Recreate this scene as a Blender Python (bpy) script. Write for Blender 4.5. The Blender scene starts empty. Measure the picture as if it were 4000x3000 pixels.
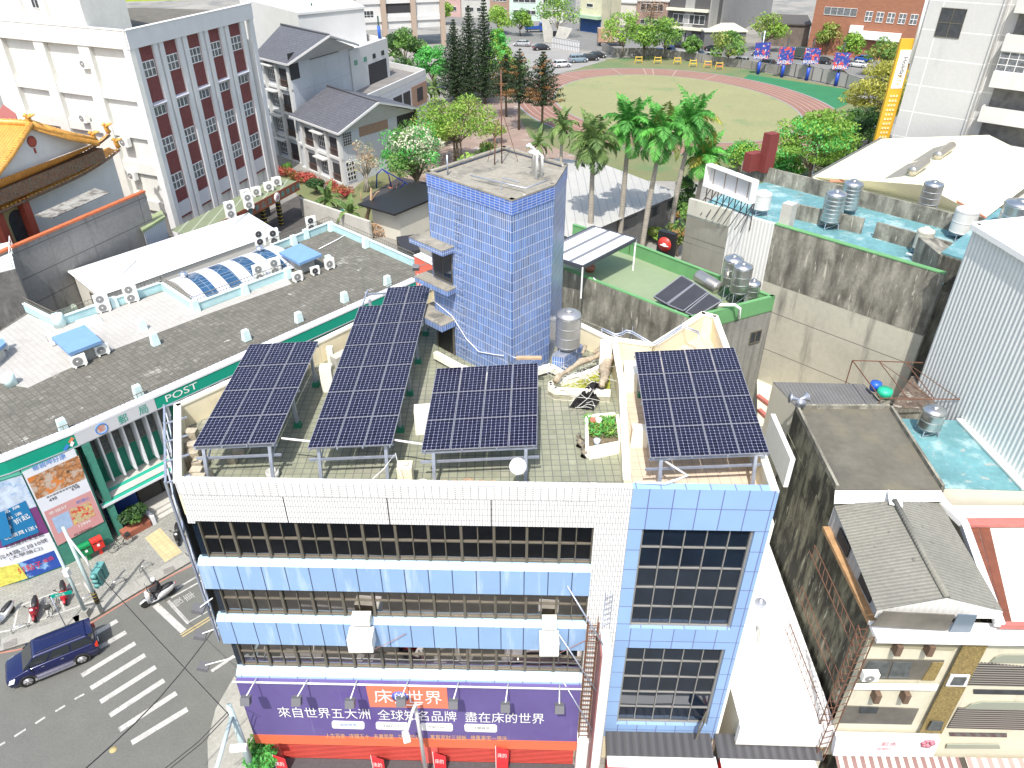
import bpy, bmesh, math, random
from math import pi, sin, cos, radians as R
from mathutils import Vector, Matrix
random.seed(7)
S = bpy.context.scene
COL = S.collection
# ---------------------------------------------------------------- camera (4000 x 3000 photograph, focal 2880 px)
FPX, CH = 2880.0, 38.0
TH = math.atan(FPX / 4380.0)
cam = bpy.data.cameras.new('camera'); camo = bpy.data.objects.new('camera', cam); COL.objects.link(camo)
cam.sensor_width = 36; cam.lens = FPX / 4000 * 36; cam.clip_start = .5; cam.clip_end = 3000
camo.location = (0, 0, CH); camo.rotation_euler = (pi/2 - TH, 0, 0)
S.camera = camo
# ---------------------------------------------------------------- light
SAZ, SEL = 10.5, 59.0      # sunlight travels towards +Y, a little towards +X
w = bpy.data.worlds.new('World'); S.world = w; w.use_nodes = True
nt = w.node_tree; bg = nt.nodes['Background']; sky = nt.nodes.new('ShaderNodeTexSky')
sky.sky_type = 'NISHITA'; sky.sun_disc = False; sky.sun_elevation = R(SEL); sky.sun_rotation = R(180 + SAZ)
sky.air_density = 1.4; sky.dust_density = 3.0; sky.ozone_density = 1.0
nt.links.new(sky.outputs[0], bg.inputs[0]); bg.inputs[1].default_value = .15
sun = bpy.data.lights.new('sun', 'SUN'); sun.energy = 3.35; sun.angle = R(.6); sun.color = (1, .96, .9)
suno = bpy.data.objects.new('sun', sun); COL.objects.link(suno)
sd = Vector((sin(R(SAZ))*cos(R(SEL)), cos(R(SAZ))*cos(R(SEL)), -sin(R(SEL))))
suno.rotation_euler = sd.to_track_quat('-Z', 'Y').to_euler(); suno.location = (0, -20, 80)
S.view_settings.view_transform = 'Standard'; S.view_settings.look = 'None'; S.view_settings.gamma = 1
S.view_settings.exposure = .73
S.render.engine = 'CYCLES'
S.cycles.max_bounces = 6; S.cycles.transparent_max_bounces = 8
# ---------------------------------------------------------------- pixel -> place
def ray(px, py):
    u = (px-2000)/FPX; v = (py-1500)/FPX
    return Vector((u, cos(TH)-v*sin(TH), -v*cos(TH)-sin(TH)))
def at(px, py, z=0):
    d = ray(px, py); t = (z-CH)/d.z
    return Vector((d.x*t, d.y*t, z))
def onv(px, py, A, B):
    """point seen at a pixel on the vertical plane through A and B"""
    d = ray(px, py); n = Vector((B[1]-A[1], A[0]-B[0]))
    t = (n.x*A[0]+n.y*A[1])/(n.x*d.x+n.y*d.y)
    return Vector((d.x*t, d.y*t, CH+d.z*t))
def sz(px, py, A, B):
    """same, as (distance along A->B, height)"""
    p = onv(px, py, A, B); e = (Vector(B[:2])-Vector(A[:2])).normalized()
    return (Vector(p[:2])-Vector(A[:2])).dot(e), p.z
def V(*a): return Vector(a)
def L(a, b, t): return a+(b-a)*t
# ---------------------------------------------------------------- materials
MC = {}
def mat(name, col, rough=.8, metal=0, noise=None, streak=None, grid=None, corr=None, patch=None, patch2=None, spec=.5, bump=0, emit=None, alpha=1, coat=0, sheen=0):
    if name in MC: return MC[name]
    m = bpy.data.materials.new(name); MC[name] = m; m.use_nodes = True
    n = m.node_tree.nodes; k = m.node_tree.links; b = n['Principled BSDF']
    if len(col) == 3: col = (*col, 1)
    b.inputs['Roughness'].default_value = rough; b.inputs['Metallic'].default_value = metal
    b.inputs['Specular IOR Level'].default_value = spec
    if coat: b.inputs['Coat Weight'].default_value = coat; b.inputs['Coat Roughness'].default_value = .05
    uv = n.new('ShaderNodeUVMap'); uv.uv_map = 'UV'
    geo = n.new('ShaderNodeNewGeometry')
    rgb = n.new('ShaderNodeRGB'); rgb.outputs[0].default_value = col; out = rgb.outputs[0]
    def tex(sc, vec=None, det=4, r=.6):
        t = n.new('ShaderNodeTexNoise'); t.inputs['Scale'].default_value = sc; t.inputs['Detail'].default_value = det; t.inputs['Roughness'].default_value = r
        k.new(vec or geo.outputs['Position'], t.inputs['Vector']); return t.outputs[0]
    def mapr(x, a, c, d=0, e=1):
        q = n.new('ShaderNodeMapRange'); q.inputs[1].default_value = a; q.inputs[2].default_value = c; q.inputs[3].default_value = d; q.inputs[4].default_value = e
        k.new(x, q.inputs[0]); return q.outputs[0]
    def mix(f, a, c, mode='MIX'):
        q = n.new('ShaderNodeMix'); q.data_type = 'RGBA'; q.blend_type = mode
        if isinstance(f, float): q.inputs[0].default_value = f
        else: k.new(f, q.inputs[0])
        for i, x in ((6, a), (7, c)):
            if isinstance(x, tuple): q.inputs[i].default_value = (*x[:3], 1)
            else: k.new(x, q.inputs[i])
        return q.outputs[2]
    if noise:
        for sc, amt in (noise if isinstance(noise[0], tuple) else (noise,)):
            f = mapr(tex(sc), .3, .7, 1-amt, 1+amt*.6)
            cmb = n.new('ShaderNodeCombineColor')
            for i in range(3): k.new(f, cmb.inputs[i])
            out = mix(1.0, out, cmb.outputs[0], 'MULTIPLY')
    if patch:   # (scale, lo, hi, colour) blotches with a shape of their own
        for p in (patch if isinstance(patch, list) else [patch]):
            out = mix(mapr(tex(p[0], det=6, r=.65), p[1], p[2]), out, p[3])
    if streak:  # (amount-threshold lo, hi, colour, u scale, v scale)
        for st in (streak if isinstance(streak, list) else [streak]):
            mp = n.new('ShaderNodeMapping'); mp.inputs['Scale'].default_value = (st[3], st[4], 1); k.new(uv.outputs[0], mp.inputs[0])
            out = mix(mapr(tex(1, mp.outputs[0], 5), st[0], st[1]), out, st[2])
    bh = None
    if grid:    # (brick w, row h, mortar, mortar colour, offset, colour variation)
        g = n.new('ShaderNodeTexBrick'); k.new(uv.outputs[0], g.inputs['Vector'])
        g.inputs['Scale'].default_value = 1; g.inputs['Brick Width'].default_value = grid[0]; g.inputs['Row Height'].default_value = grid[1]
        g.inputs['Mortar Size'].default_value = grid[2]; g.inputs['Mortar Smooth'].default_value = .1; g.offset = grid[4]; g.squash = 1
        g.inputs['Bias'].default_value = 0
        cv = grid[5] if len(grid) > 5 else 0
        g.inputs['Color1'].default_value = (1-cv, 1-cv, 1-cv, 1); g.inputs['Color2'].default_value = (1+cv*.4,)*3+(1,)
        g.inputs['Mortar'].default_value = (1, 1, 1, 1)
        out = mix(1.0, out, g.outputs['Color'], 'MULTIPLY')
        out = mix(g.outputs['Fac'], out, grid[3])
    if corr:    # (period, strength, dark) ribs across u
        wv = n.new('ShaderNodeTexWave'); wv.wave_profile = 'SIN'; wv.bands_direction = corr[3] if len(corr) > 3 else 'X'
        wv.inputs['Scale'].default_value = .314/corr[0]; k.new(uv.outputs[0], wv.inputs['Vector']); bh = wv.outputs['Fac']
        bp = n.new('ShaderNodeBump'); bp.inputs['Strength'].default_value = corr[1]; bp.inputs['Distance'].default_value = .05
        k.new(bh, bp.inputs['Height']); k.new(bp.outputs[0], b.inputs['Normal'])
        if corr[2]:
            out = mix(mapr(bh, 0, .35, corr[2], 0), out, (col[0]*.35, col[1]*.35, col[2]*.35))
    elif bump:
        bp = n.new('ShaderNodeBump'); bp.inputs['Strength'].default_value = bump; bp.inputs['Distance'].default_value = .03
        k.new(tex(12 if bump < 2 else 2), bp.inputs['Height']); k.new(bp.outputs[0], b.inputs['Normal'])
    k.new(out, b.inputs['Base Color'])
    if emit: b.inputs['Emission Color'].default_value = (*emit[:3], 1); b.inputs['Emission Strength'].default_value = emit[3]
    return m
def leafmat(name, c1, c2, tr=.35):
    c1 = tuple(x*1.3+.014 for x in c1); c2 = tuple(x*1.28+.02 for x in c2)
    if name in MC: return MC[name]
    m = bpy.data.materials.new(name); MC[name] = m; m.use_nodes = True
    n = m.node_tree.nodes; k = m.node_tree.links; b = n['Principled BSDF']; b.inputs['Roughness'].default_value = .55; b.inputs['Specular IOR Level'].default_value = .3
    at_ = n.new('ShaderNodeAttribute'); at_.attribute_name = 'tint'
    mx = n.new('ShaderNodeMix'); mx.data_type = 'RGBA'; mx.inputs[6].default_value = (*c1, 1); mx.inputs[7].default_value = (*c2, 1)
    k.new(at_.outputs['Fac'], mx.inputs[0]); k.new(mx.outputs[2], b.inputs['Base Color'])
    t = n.new('ShaderNodeBsdfTranslucent'); k.new(mx.outputs[2], t.inputs[0]); s = n.new('ShaderNodeMixShader'); s.inputs[0].default_value = tr
    o = n['Material Output']; k.new(b.outputs[0], s.inputs[1]); k.new(t.outputs[0], s.inputs[2]); k.new(s.outputs[0], o.inputs[0])
    return m
# ---------------------------------------------------------------- objects
def origin(o):
    v = Vector((0, 0, 0))
    while o is not None: v = v+o.location; o = o.parent
    return v
def tag(o, label=None, cat=None, group=None, kind=None):
    if label: o['label'] = label
    if cat: o['category'] = cat
    if group: o['group'] = group
    if kind: o['kind'] = kind
    return o
def thing(name, label, cat, loc=(0, 0, 0), group=None, rz=0):
    o = bpy.data.objects.new(name, None); COL.objects.link(o); o.location = loc; o.rotation_euler.z = rz; o.empty_display_size = .3
    return tag(o, label, cat, group)
def copytree(o, parent=None):
    c = o.copy(); COL.objects.link(c); c.parent = parent
    for ch in list(o.children): copytree(ch, c)
    return c
def place(o, loc, rz=0, label=None, group=None, sc=None):
    o.location = loc; o.rotation_euler.z = rz
    if sc: o.scale = (sc, sc, sc) if not isinstance(sc, tuple) else sc
    if label: o['label'] = label
    if group: o['group'] = group
    return o
class MB:
    def __init__(s, rot=0): s.v = []; s.f = []; s.fm = []; s.mats = []; s.cur = 0; s.rot = rot; s.sm = []; s.smooth = False; s.tint = None; s.M = None
    def use(s, m):
        if m not in s.mats: s.mats.append(m)
        s.cur = s.mats.index(m); return s
    def face(s, pts, sm=None):
        i = len(s.v)
        for p in pts:
            p = Vector(p) if len(p) == 3 else Vector((*p, 0))
            s.v.append(s.M @ p if s.M else p)
        s.f.append(tuple(range(i, i+len(pts)))); s.fm.append(s.cur); s.sm.append(s.smooth if sm is None else sm)
    def mesh(s, vs, fs, sm=None):
        i = len(s.v)
        for p in vs:
            p = Vector(p); s.v.append(s.M @ p if s.M else p)
        for f in fs: s.f.append(tuple(i+j for j in f)); s.fm.append(s.cur); s.sm.append(s.smooth if sm is None else sm)
    def hexa(s, b, t):   # bottom ring, top ring (same count)
        n = len(b); s.mesh(list(b)+list(t), [tuple(range(n-1, -1, -1)), tuple(range(n, 2*n))]+[(i, (i+1) % n, n+(i+1) % n, n+i) for i in range(n)])
    def prism(s, poly, z0, z1, top=True):
        poly = [Vector((p[0], p[1])) for p in poly]
        if sum(a.x*b.y-b.x*a.y for a, b in zip(poly, poly[1:]+poly[:1])) < 0: poly.reverse()
        s.hexa([(p.x, p.y, z0) for p in poly], [(p.x, p.y, z1) for p in poly])
    def box(s, c, d, rz=0, rx=0, ry=0, taper=1):
        m = Matrix.Translation(Vector(c)) @ Matrix.Rotation(rz, 4, 'Z') @ Matrix.Rotation(ry, 4, 'Y') @ Matrix.Rotation(rx, 4, 'X')
        x, y, z = d[0]/2, d[1]/2, d[2]/2
        b = [m @ Vector(q) for q in ((-x, -y, -z), (x, -y, -z), (x, y, -z), (-x, y, -z))]
        t = [m @ Vector((q[0]*taper, q[1]*taper, z)) for q in ((-x, -y), (x, -y), (x, y), (-x, y))]
        s.hexa(b, t)
    def bar(s, a, b, w, h=None, up=(0, 0, 1)):   # rectangular bar from a to b
        h = h or w; a = Vector(a); b = Vector(b); d = (b-a).normalized(); up = Vector(up)
        if abs(d.dot(up)) > .98: up = Vector((0, 1, 0))
        sx = d.cross(up).normalized()*w/2; sy = sx.cross(d).normalized()*h/2
        s.hexa([a-sx-sy, a+sx-sy, a+sx+sy, a-sx+sy][::-1], [b-sx-sy, b+sx-sy, b+sx+sy, b-sx+sy][::-1])
    def wall(s, A, B, z0, z1, th, z0b=None, z1b=None):  # slab from A to B (2d), thickness to the left of A->B
        A = Vector(A[:2]); B = Vector(B[:2]); e = (B-A).normalized(); n = Vector((-e.y, e.x))*th
        z0b = z0 if z0b is None else z0b; z1b = z1 if z1b is None else z1b
        b = [(A.x, A.y, z0), (B.x, B.y, z0b), (B.x+n.x, B.y+n.y, z0b), (A.x+n.x, A.y+n.y, z0)]
        t = [(A.x, A.y, z1), (B.x, B.y, z1b), (B.x+n.x, B.y+n.y, z1b), (A.x+n.x, A.y+n.y, z1)]
        if th < 0: b.reverse(); t.reverse()
        s.hexa(b, t)
    def tube(s, pts, r, n=6, cap=True):
        pts = [Vector(p) for p in pts]; rings = []
        rr = r if isinstance(r, (list, tuple)) else [r]*len(pts)
        for i, p in enumerate(pts):
            d = (pts[min(i+1, len(pts)-1)]-pts[max(i-1, 0)]).normalized()
            up = Vector((0, 0, 1)) if abs(d.z) < .9 else Vector((0, 1, 0))
            x = d.cross(up).normalized(); y = x.cross(d)
            rings.append([p+(x*cos(2*pi*j/n)+y*sin(2*pi*j/n))*rr[i] for j in range(n)])
        vs = [q for g in rings for q in g]; fs = []
        for i in range(len(pts)-1):
            for j in range(n): a = i*n+j; b = i*n+(j+1) % n; fs.append((a, a+n, b+n, b))
        if cap: fs += [tuple(range(n)), tuple(range((len(pts)-1)*n+n-1, (len(pts)-1)*n-1, -1))]
        s.mesh(vs, fs, sm=True if n > 5 else None)
    def lathe(s, prof, c=(0, 0, 0), n=20, axis=None, sm=True):
        c = Vector(c); vs = []; fs = []
        for r, z in prof:
            for j in range(n):
                a = 2*pi*j/n; p = Vector((r*cos(a), r*sin(a), z))
                vs.append(c+(axis @ p if axis else p))
        m = len(prof)
        for i in range(m-1):
            for j in range(n): a = i*n+j; b = i*n+(j+1) % n; fs.append((a, b, b+n, a+n))
        if prof[0][0] > 1e-4: fs.append(tuple(range(n-1, -1, -1)))
        if prof[-1][0] > 1e-4: fs.append(tuple(range((m-1)*n, m*n)))
        s.mesh(vs, fs, sm=sm)
    def loft(s, rings, cap=True, sm=False):
        n = len(rings[0]); vs = [p for g in rings for p in g]; fs = []
        for i in range(len(rings)-1):
            for j in range(n): a = i*n+j; b = i*n+(j+1) % n; fs.append((a, b, b+n, a+n))
        if cap: fs += [tuple(range(n-1, -1, -1)), tuple(range((len(rings)-1)*n, len(rings)*n))]
        s.mesh(vs, fs, sm=sm)
    def build(s, name, m=None, parent=None, label=None, cat=None, group=None, kind=None, bev=0, org=None):
        if m is not None: s.mats = [m]; s.fm = [0]*len(s.f)
        me = bpy.data.meshes.new(name)
        if parent is not None: o0 = origin(parent)
        elif org is not None: o0 = Vector(org)
        else:
            xs = [p.x for p in s.v]; ys = [p.y for p in s.v]; o0 = Vector(((min(xs)+max(xs))/2, (min(ys)+max(ys))/2, min(p.z for p in s.v)))
        me.from_pydata([p-o0 for p in s.v], [], s.f)
        for q in s.mats: me.materials.append(q)
        uvl = me.uv_layers.new(name='UV'); cr, sr = cos(s.rot), sin(s.rot)
        dat = []
        for pi_, po in enumerate(me.polygons):
            po.material_index = s.fm[pi_]; po.use_smooth = s.sm[pi_]
            nn = po.normal
            if abs(nn.z) > .995:
                for vi in po.vertices: p = s.v[vi]; dat += [p.x*cr+p.y*sr, -p.x*sr+p.y*cr]
            else:
                t = Vector((-nn.y, nn.x, 0)).normalized(); b = nn.cross(t)
                for vi in po.vertices: p = s.v[vi]; dat += [p.dot(t), p.dot(b)]
        uvl.data.foreach_set('uv', dat)
        if s.tint is not None:
            a = me.attributes.new('tint', 'FLOAT', 'FACE'); a.data.foreach_set('value', s.tint)
        o = bpy.data.objects.new(name, me); COL.objects.link(o)
        if parent is not None: o.parent = parent
        else: o.location = o0
        if bev:
            q = o.modifiers.new('b', 'BEVEL'); q.width = bev; q.segments = 2; q.limit_method = 'ANGLE'
        return tag(o, label, cat, group, kind)
def fixn(o):
    b = bmesh.new(); b.from_mesh(o.data); bmesh.ops.recalc_face_normals(b, faces=b.faces); b.to_mesh(o.data); b.free(); return o
def struct(name, mb, m=None): return mb.build(name, m, kind='structure')
def text(s, name, m, parent, A, B, z, h, out=.02, w=None, align='LEFT', up=None, label=None, ext=.004):
    """lettering laid on a plane: baseline starts at A (3d), runs towards B; up = second axis; h = glyph height, w = total width"""
    cu = bpy.data.curves.new('t', 'FONT'); cu.body = s; cu.size = 1; cu.extrude = 0; cu.resolution_u = 3
    t = bpy.data.objects.new('t', cu); COL.objects.link(t); bpy.context.view_layer.update()
    me = bpy.data.meshes.new_from_object(t); bpy.data.objects.remove(t)
    xs = [v.co.x for v in me.vertices]; ys = [v.co.y for v in me.vertices]
    if not xs: return None
    x0, x1, y0, y1 = min(xs), max(xs), min(ys), max(ys)
    A = Vector(A); B = Vector(B); e = (B-A).normalized(); up = Vector(up) if up is not None else Vector((0, 0, 1)); nn = e.cross(up).normalized()
    W = w or (x1-x0)*h/(y1-y0)
    o0 = origin(parent) if parent is not None else A
    for v in me.vertices:
        fx = (v.co.x-x0)/(x1-x0)*W; fy = (v.co.y-y0)/(y1-y0)*h
        v.co = A+e*fx+up*fy+nn*out-o0
    me.materials.clear(); me.materials.append(m)
    o = bpy.data.objects.new(name, me); COL.objects.link(o)
    if parent is not None: o.parent = parent
    else: o.location = o0
    if label: o['label'] = label
    return o
# ================================================================ builders for repeated kinds of thing
galv = mat("galvanised steel", (.45, .49, .58), .4, metal=.6, noise=(3, .15)); white = mat("white paint", (.80, .80, .78), .5, noise=(2, .04))
tyre_m = mat('tyre rubber', (.02, .02, .02), .8); rim_m = mat('alloy rim', (.6, .6, .62), .3, metal=.7)
carglass = mat('car glass', (.015, .02, .025), .05, spec=.9); headl = mat('headlamp', (.8, .82, .85), .15); taill = mat('tail lamp', (.5, .03, .01), .25)
trim = mat('black trim', (.03, .03, .03), .5); plate_m = mat('number plate', (.75, .75, .75), .5); chrome = mat('chrome', (.7, .7, .72), .15, metal=.9)
def wheel(parent, x, y, r, wd, side):
    A = Matrix.Rotation(side*pi/2, 3, 'X')
    mb = MB(); mb.lathe([(r*.62, -wd/2), (r*.95, -wd/2), (r, -wd*.3), (r, wd*.3), (r*.95, wd/2), (r*.62, wd/2)], (x, y, r), 20, A)
    w_ = mb.build('wheel', tyre_m, parent)
    mb = MB(); mb.lathe([(0, wd*.54), (r*.16, wd*.54), (r*.2, wd*.515), (r*.6, wd*.515), (r*.66, wd*.55)], (x, y, r), 20, A)
    for k in range(6):
        a = k*pi/3; d = V(cos(a), 0, sin(a)); c = V(x, y-side*wd*.54, r); mb.bar(c+d*r*.12, c+d*r*.6, .05, .03, up=(0, 1, 0))
    mb.build('rim', rim_m, w_)
def car(paint, kind='sedan', name='parked_car', label='', cat='car', group=None):
    P = dict(sedan=(4.5, 1.76, 1.45, .78, 1.55, .75, -.95, -1.75, .98, .33), hatch=(4.0, 1.72, 1.5, .8, 1.35, .65, -1.45, -1.85, .95, .32),
             suv=(4.8, 1.88, 1.85, 1.05, 1.45, .75, -2.1, -2.3, 1.2, .39), wagon=(4.4, 1.78, 1.68, .92, 1.4, .7, -1.75, -2.05, 1.08, .35))[kind]
    Ln, W, Hh, hood, xb, xr, xrr, xrb, belt, wr = P; h = Ln/2; w2 = W/2; gc = .2
    r = thing(name, label, cat, (0, 0, 0), group)
    wx = (h-1.0, -h+1.0) if kind == 'suv' else (h-.85, -h+.85)
    st = [(h, gc+.15, hood*.72, w2*.80), (h-.12, gc, hood*.86, w2*.93), (h-.6, gc, hood*.97, w2*.99), (xb, gc, hood+.06, w2), (xb-.3, gc, belt-.02, w2), (0, gc, belt, w2), (xrb+.1, gc, belt+.02, w2), (-h+.35, gc, (belt if kind != 'sedan' else belt+.0), w2*.98), (-h+.06, gc+.05, belt*.93, w2*.93), (-h, gc+.2, belt*.8, w2*.85)]
    rings = []
    for x, zb, zt, w_ in st:
        rings.append([V(x, -w_*.92, zb), V(x, w_*.92, zb), V(x, w_, zb+(zt-zb)*.3), V(x, w_, zb+(zt-zb)*.65), V(x, w_*.93, zt-.03), V(x, w_*.8, zt), V(x, -w_*.8, zt), V(x, -w_*.93, zt-.03), V(x, -w_, zb+(zt-zb)*.65), V(x, -w_, zb+(zt-zb)*.3)])
    mb = MB(); mb.loft(rings, sm=True)
    wt = w2*.78
    def ring(x, z, w_): return [V(x, -w_, z), V(x, w_, z)]
    b = [(xb, belt-.05, w2*.88), (xrb, belt-.05, w2*.88)]; t = [(xr, Hh-.05, wt), (xrr, Hh-.05, wt)]; xm = (xr+xrr)/2
    cab = [[V(xb, -w2*.88, belt-.08), V(xb, w2*.88, belt-.08), V(xrb, w2*.88, belt-.08), V(xrb, -w2*.88, belt-.08)],
           [V(xr, -wt, Hh-.07), V(xr, wt, Hh-.07), V(xrr, wt, Hh-.07), V(xrr, -wt, Hh-.07)],
           [V(xr-.12, -wt*.9, Hh), V(xr-.12, wt*.9, Hh), V(xrr+.12, wt*.9, Hh), V(xrr+.12, -wt*.9, Hh)]]
    mb.loft(cab, sm=False); body = fixn(mb.build('body', paint, r, bev=.03))
    # wheel arches + sills
    for x in wx:
        for s in (-1, 1): mb = MB(); mb.lathe([(wr*1.16, 0), (wr*1.16, .03)], (x, s*w2, wr), 20, Matrix.Rotation(-s*pi/2, 3, 'X'), sm=False); mb.build('wheel_arch', trim, r)
    for x in wx:
        for s in (-1, 1): wheel(r, x, s*(w2-.08), wr, .22, -s)
    def glass_quad(pts, nm='window', ins=.06):
        c = sum(pts, Vector())/4; q = [p+(c-p).normalized()*ins for p in pts]; n = (q[1]-q[0]).cross(q[2]-q[0]).normalized()
        if n.dot(c-V(xm, 0, belt)) < 0: n = -n
        m2 = MB(); m2.face([p+n*.012 for p in q]); m2.build(nm, carglass, r)
    B0, T0 = cab[0], cab[1]
    glass_quad([B0[0], B0[1], T0[1], T0[0]], 'windscreen', .07); glass_quad([B0[3], B0[2], T0[2], T0[3]], 'rear_window', .09)
    for i, j in ((1, 2), (0, 3)):
        n_ = 3 if kind in ('suv', 'wagon') else 2
        for k in range(n_):
            a, c = k/n_, (k+1)/n_
            z = V(0, 0, .1); glass_quad([L(B0[i], B0[j], a)+z, L(B0[i], B0[j], c)+z, L(T0[i], T0[j], c), L(T0[i], T0[j], a)], 'window', .05)
    for s in (-1, 1):
        mb = MB(); mb.hexa([V(h-.32, s*w2*.6, hood*.55), V(h+.01, s*w2*.55, hood*.55), V(h-.08, s*w2*.93, hood*.55), V(h-.35, s*w2*1.0, hood*.58)], [V(h-.45, s*w2*.62, hood*.84), V(h-.1, s*w2*.55, hood*.78), V(h-.2, s*w2*.93, hood*.8), V(h-.5, s*w2*.985, hood*.86)]); fixn(mb.build('headlight', headl, r))
        mb = MB(); mb.box((-h+.05, s*w2*.82, belt*.8), (.16, .24, .22)); mb.build('tail_light', taill, r)
        mb = MB(); mb.box((xb-.35, s*(w2+.09), belt+.05), (.12, .2, .13)); mb.build('mirror', paint, r, bev=.02)
        for k in (0, 1): mb = MB(); mb.box((.45-k*1.0, s*(w2+.005), belt-.14), (.16, .03, .03)); mb.build('door_handle', chrome, r)
    mb = MB(); mb.box((h-.03, 0, hood*.45), (.08, W*.55, .2)); mb.build('grille', trim, r)
    mb = MB(); mb.box((-h-.01, 0, .55), (.03, .34, .16)); mb.build('number_plate', plate_m, r)
    if kind in ('suv', 'wagon'):
        for s in (-1, 1):
            mb = MB(); mb.tube([(xr-.2, s*wt*.82, Hh), (xr-.25, s*wt*.82, Hh+.07), (xrr+.3, s*wt*.82, Hh+.07), (xrr+.25, s*wt*.82, Hh)], .02, 5); mb.build('roof_rail', trim if kind == 'suv' else chrome, r)
            if kind == 'suv': mb = MB(); mb.box((0, s*(w2+.07), .36), (2.1, .2, .06)); mb.build('running_board', chrome, r)
        if kind == 'suv':
            mb = MB(); mb.box((xrr-.12, 0, Hh-.02), (.3, wt*1.7, .05)); mb.build('spoiler', paint, r)
            for k in range(-2, 3): mb = MB(); mb.box(((xr+xrr)/2-.1, k*.2, Hh+.005), (2.1, .03, .012)); mb.build('roof_rib', paint, r)
    return r
def truck(paint, box, label, name='truck', group=None, boxh=1.7, Lb=3.2, open_=False):
    r = thing(name, label, 'truck', (0, 0, 0), group)
    mb = MB(); mb.loft([[V(x, -.85*w_, z0), V(x, .85*w_, z0), V(x+dx, .8*w_, z1), V(x+dx, -.8*w_, z1)] for x, w_, z0, z1, dx in ((2.4, .95, .45, 1.35, -.02), (2.35, 1, .4, 1.4, -.1), (2.0, 1, .4, 1.95, -.12), (1.0, 1, .4, 2.0, 0))]); fixn(mb.build('cab', paint, r, bev=.05))
    mb = MB(); mb.face([(2.4, -.7, 1.36), (2.4, .7, 1.36), (2.0, .66, 1.88), (2.0, -.66, 1.88)]); mb.build('windscreen', carglass, r)
    for s in (-1, 1): mb = MB(); mb.face([(1.15, s*.862, 1.3), (2.1, s*.862, 1.3), (1.85, s*.845, 1.82), (1.15, s*.845, 1.85)]); mb.build('window', carglass, r)
    mb = MB(); mb.box((.9-Lb/2, 0, .65), (Lb, 1.7, .18)); mb.build('bed', trim, r)
    if open_:
        mb = MB()
        for s in (-1, 1): mb.box((.9-Lb/2, s*.84, .95), (Lb, .05, .42))
        mb.box((.9-Lb, 0, .95), (.05, 1.7, .42)); mb.box((.9, 0, 1.1), (.06, 1.7, .8)); mb.build('bed_sides', box, r)
    else: mb = MB(); mb.box((.85-Lb/2, 0, .75+boxh/2), (Lb, 1.75, boxh)); mb.build('cargo_box', box, r, bev=.03)
    for x in (1.7, 1.1-Lb+.6):
        for s in (-1, 1): wheel(r, x, s*.76, .34, .2, -s)
    for s in (-1, 1): mb = MB(); mb.box((2.4, s*.62, .85), (.06, .25, .18)); mb.build('headlight', headl, r)
    return r
def scooter(paint, label, group=None, name='scooter', seatm=None, cat='scooter'):
    r = thing(name, label, cat, (0, 0, 0), group)
    for x in (.65, -.6):
        mb = MB(); A = Matrix.Rotation(pi/2, 3, 'X'); mb.lathe([(.14, -.05), (.22, -.055), (.25, 0), (.22, .055), (.14, .05)], (x, 0, .25), 18, A); w_ = mb.build('wheel', tyre_m, r)
        mb = MB(); mb.lathe([(0, -.04), (.15, -.045), (.15, .045), (0, .04)], (x, 0, .25), 14, A); mb.build('rim', rim_m, w_)
    def lf(st): return [[V(x, -w_, z0), V(x, w_, z0), V(x, w_*1.05, (z0+z1)/2), V(x, w_*.7, z1), V(x, -w_*.7, z1), V(x, -w_*1.05, (z0+z1)/2)] for x, w_, z0, z1 in st]
    mb = MB(); mb.loft(lf([(-.95, .07, .62, .75), (-.7, .15, .45, .78), (-.3, .17, .3, .72), (-.05, .16, .26, .55), (.1, .16, .24, .32), (.35, .16, .24, .32), (.45, .15, .24, .5)]), sm=True)
    mb.loft([[V(.42, -.2, .3), V(.42, .2, .3), V(.56, .16, .3), V(.56, -.16, .3)], [V(.38, -.22, .7), V(.38, .22, .7), V(.58, .14, .7), V(.58, -.14, .7)], [V(.3, -.14, 1.0), V(.3, .14, 1.0), V(.46, .1, .98), V(.46, -.1, .98)]], sm=True)
    fixn(mb.build('body', paint, r))
    mb = MB(); mb.loft([[V(x, -.08, .5-abs(x-.65)*.5), V(x, .08, .5-abs(x-.65)*.5), V(x, .05, .55-abs(x-.65)*.5), V(x, -.05, .55-abs(x-.65)*.5)] for x in (.42, .55, .65, .78, .9)], sm=True); fixn(mb.build('mudguard', paint, r))
    mb = MB(); mb.loft(lf([(-.85, .08, .76, .84), (-.6, .14, .74, .86), (-.25, .15, .7, .8), (.0, .11, .66, .74)]), sm=True); fixn(mb.build('seat', seatm or mat('scooter seat vinyl', (.02, .02, .022), .5), r))
    mb = MB(); mb.tube([(.28, -.33, 1.05), (.36, -.15, 1.02), (.38, 0, 1.0), (.36, .15, 1.02), (.28, .33, 1.05)], .02, 6); mb.tube([(.38, 0, 1.0), (.65, 0, .3)], .03, 6); mb.build('handlebar', trim, r)
    for s in (-1, 1): mb = MB(); mb.tube([(.34, s*.2, 1.04), (.36, s*.3, 1.2)], .008, 4); mb.box((.36, s*.3, 1.22), (.02, .13, .08)); mb.build('mirror', trim, r)
    mb = MB(); mb.box((.5, 0, .92), (.06, .16, .1)); mb.build('headlight', headl, r)
    mb = MB(); mb.box((-.95, 0, .7), (.05, .14, .06)); mb.build('tail_light', taill, r)
    return r
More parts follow.
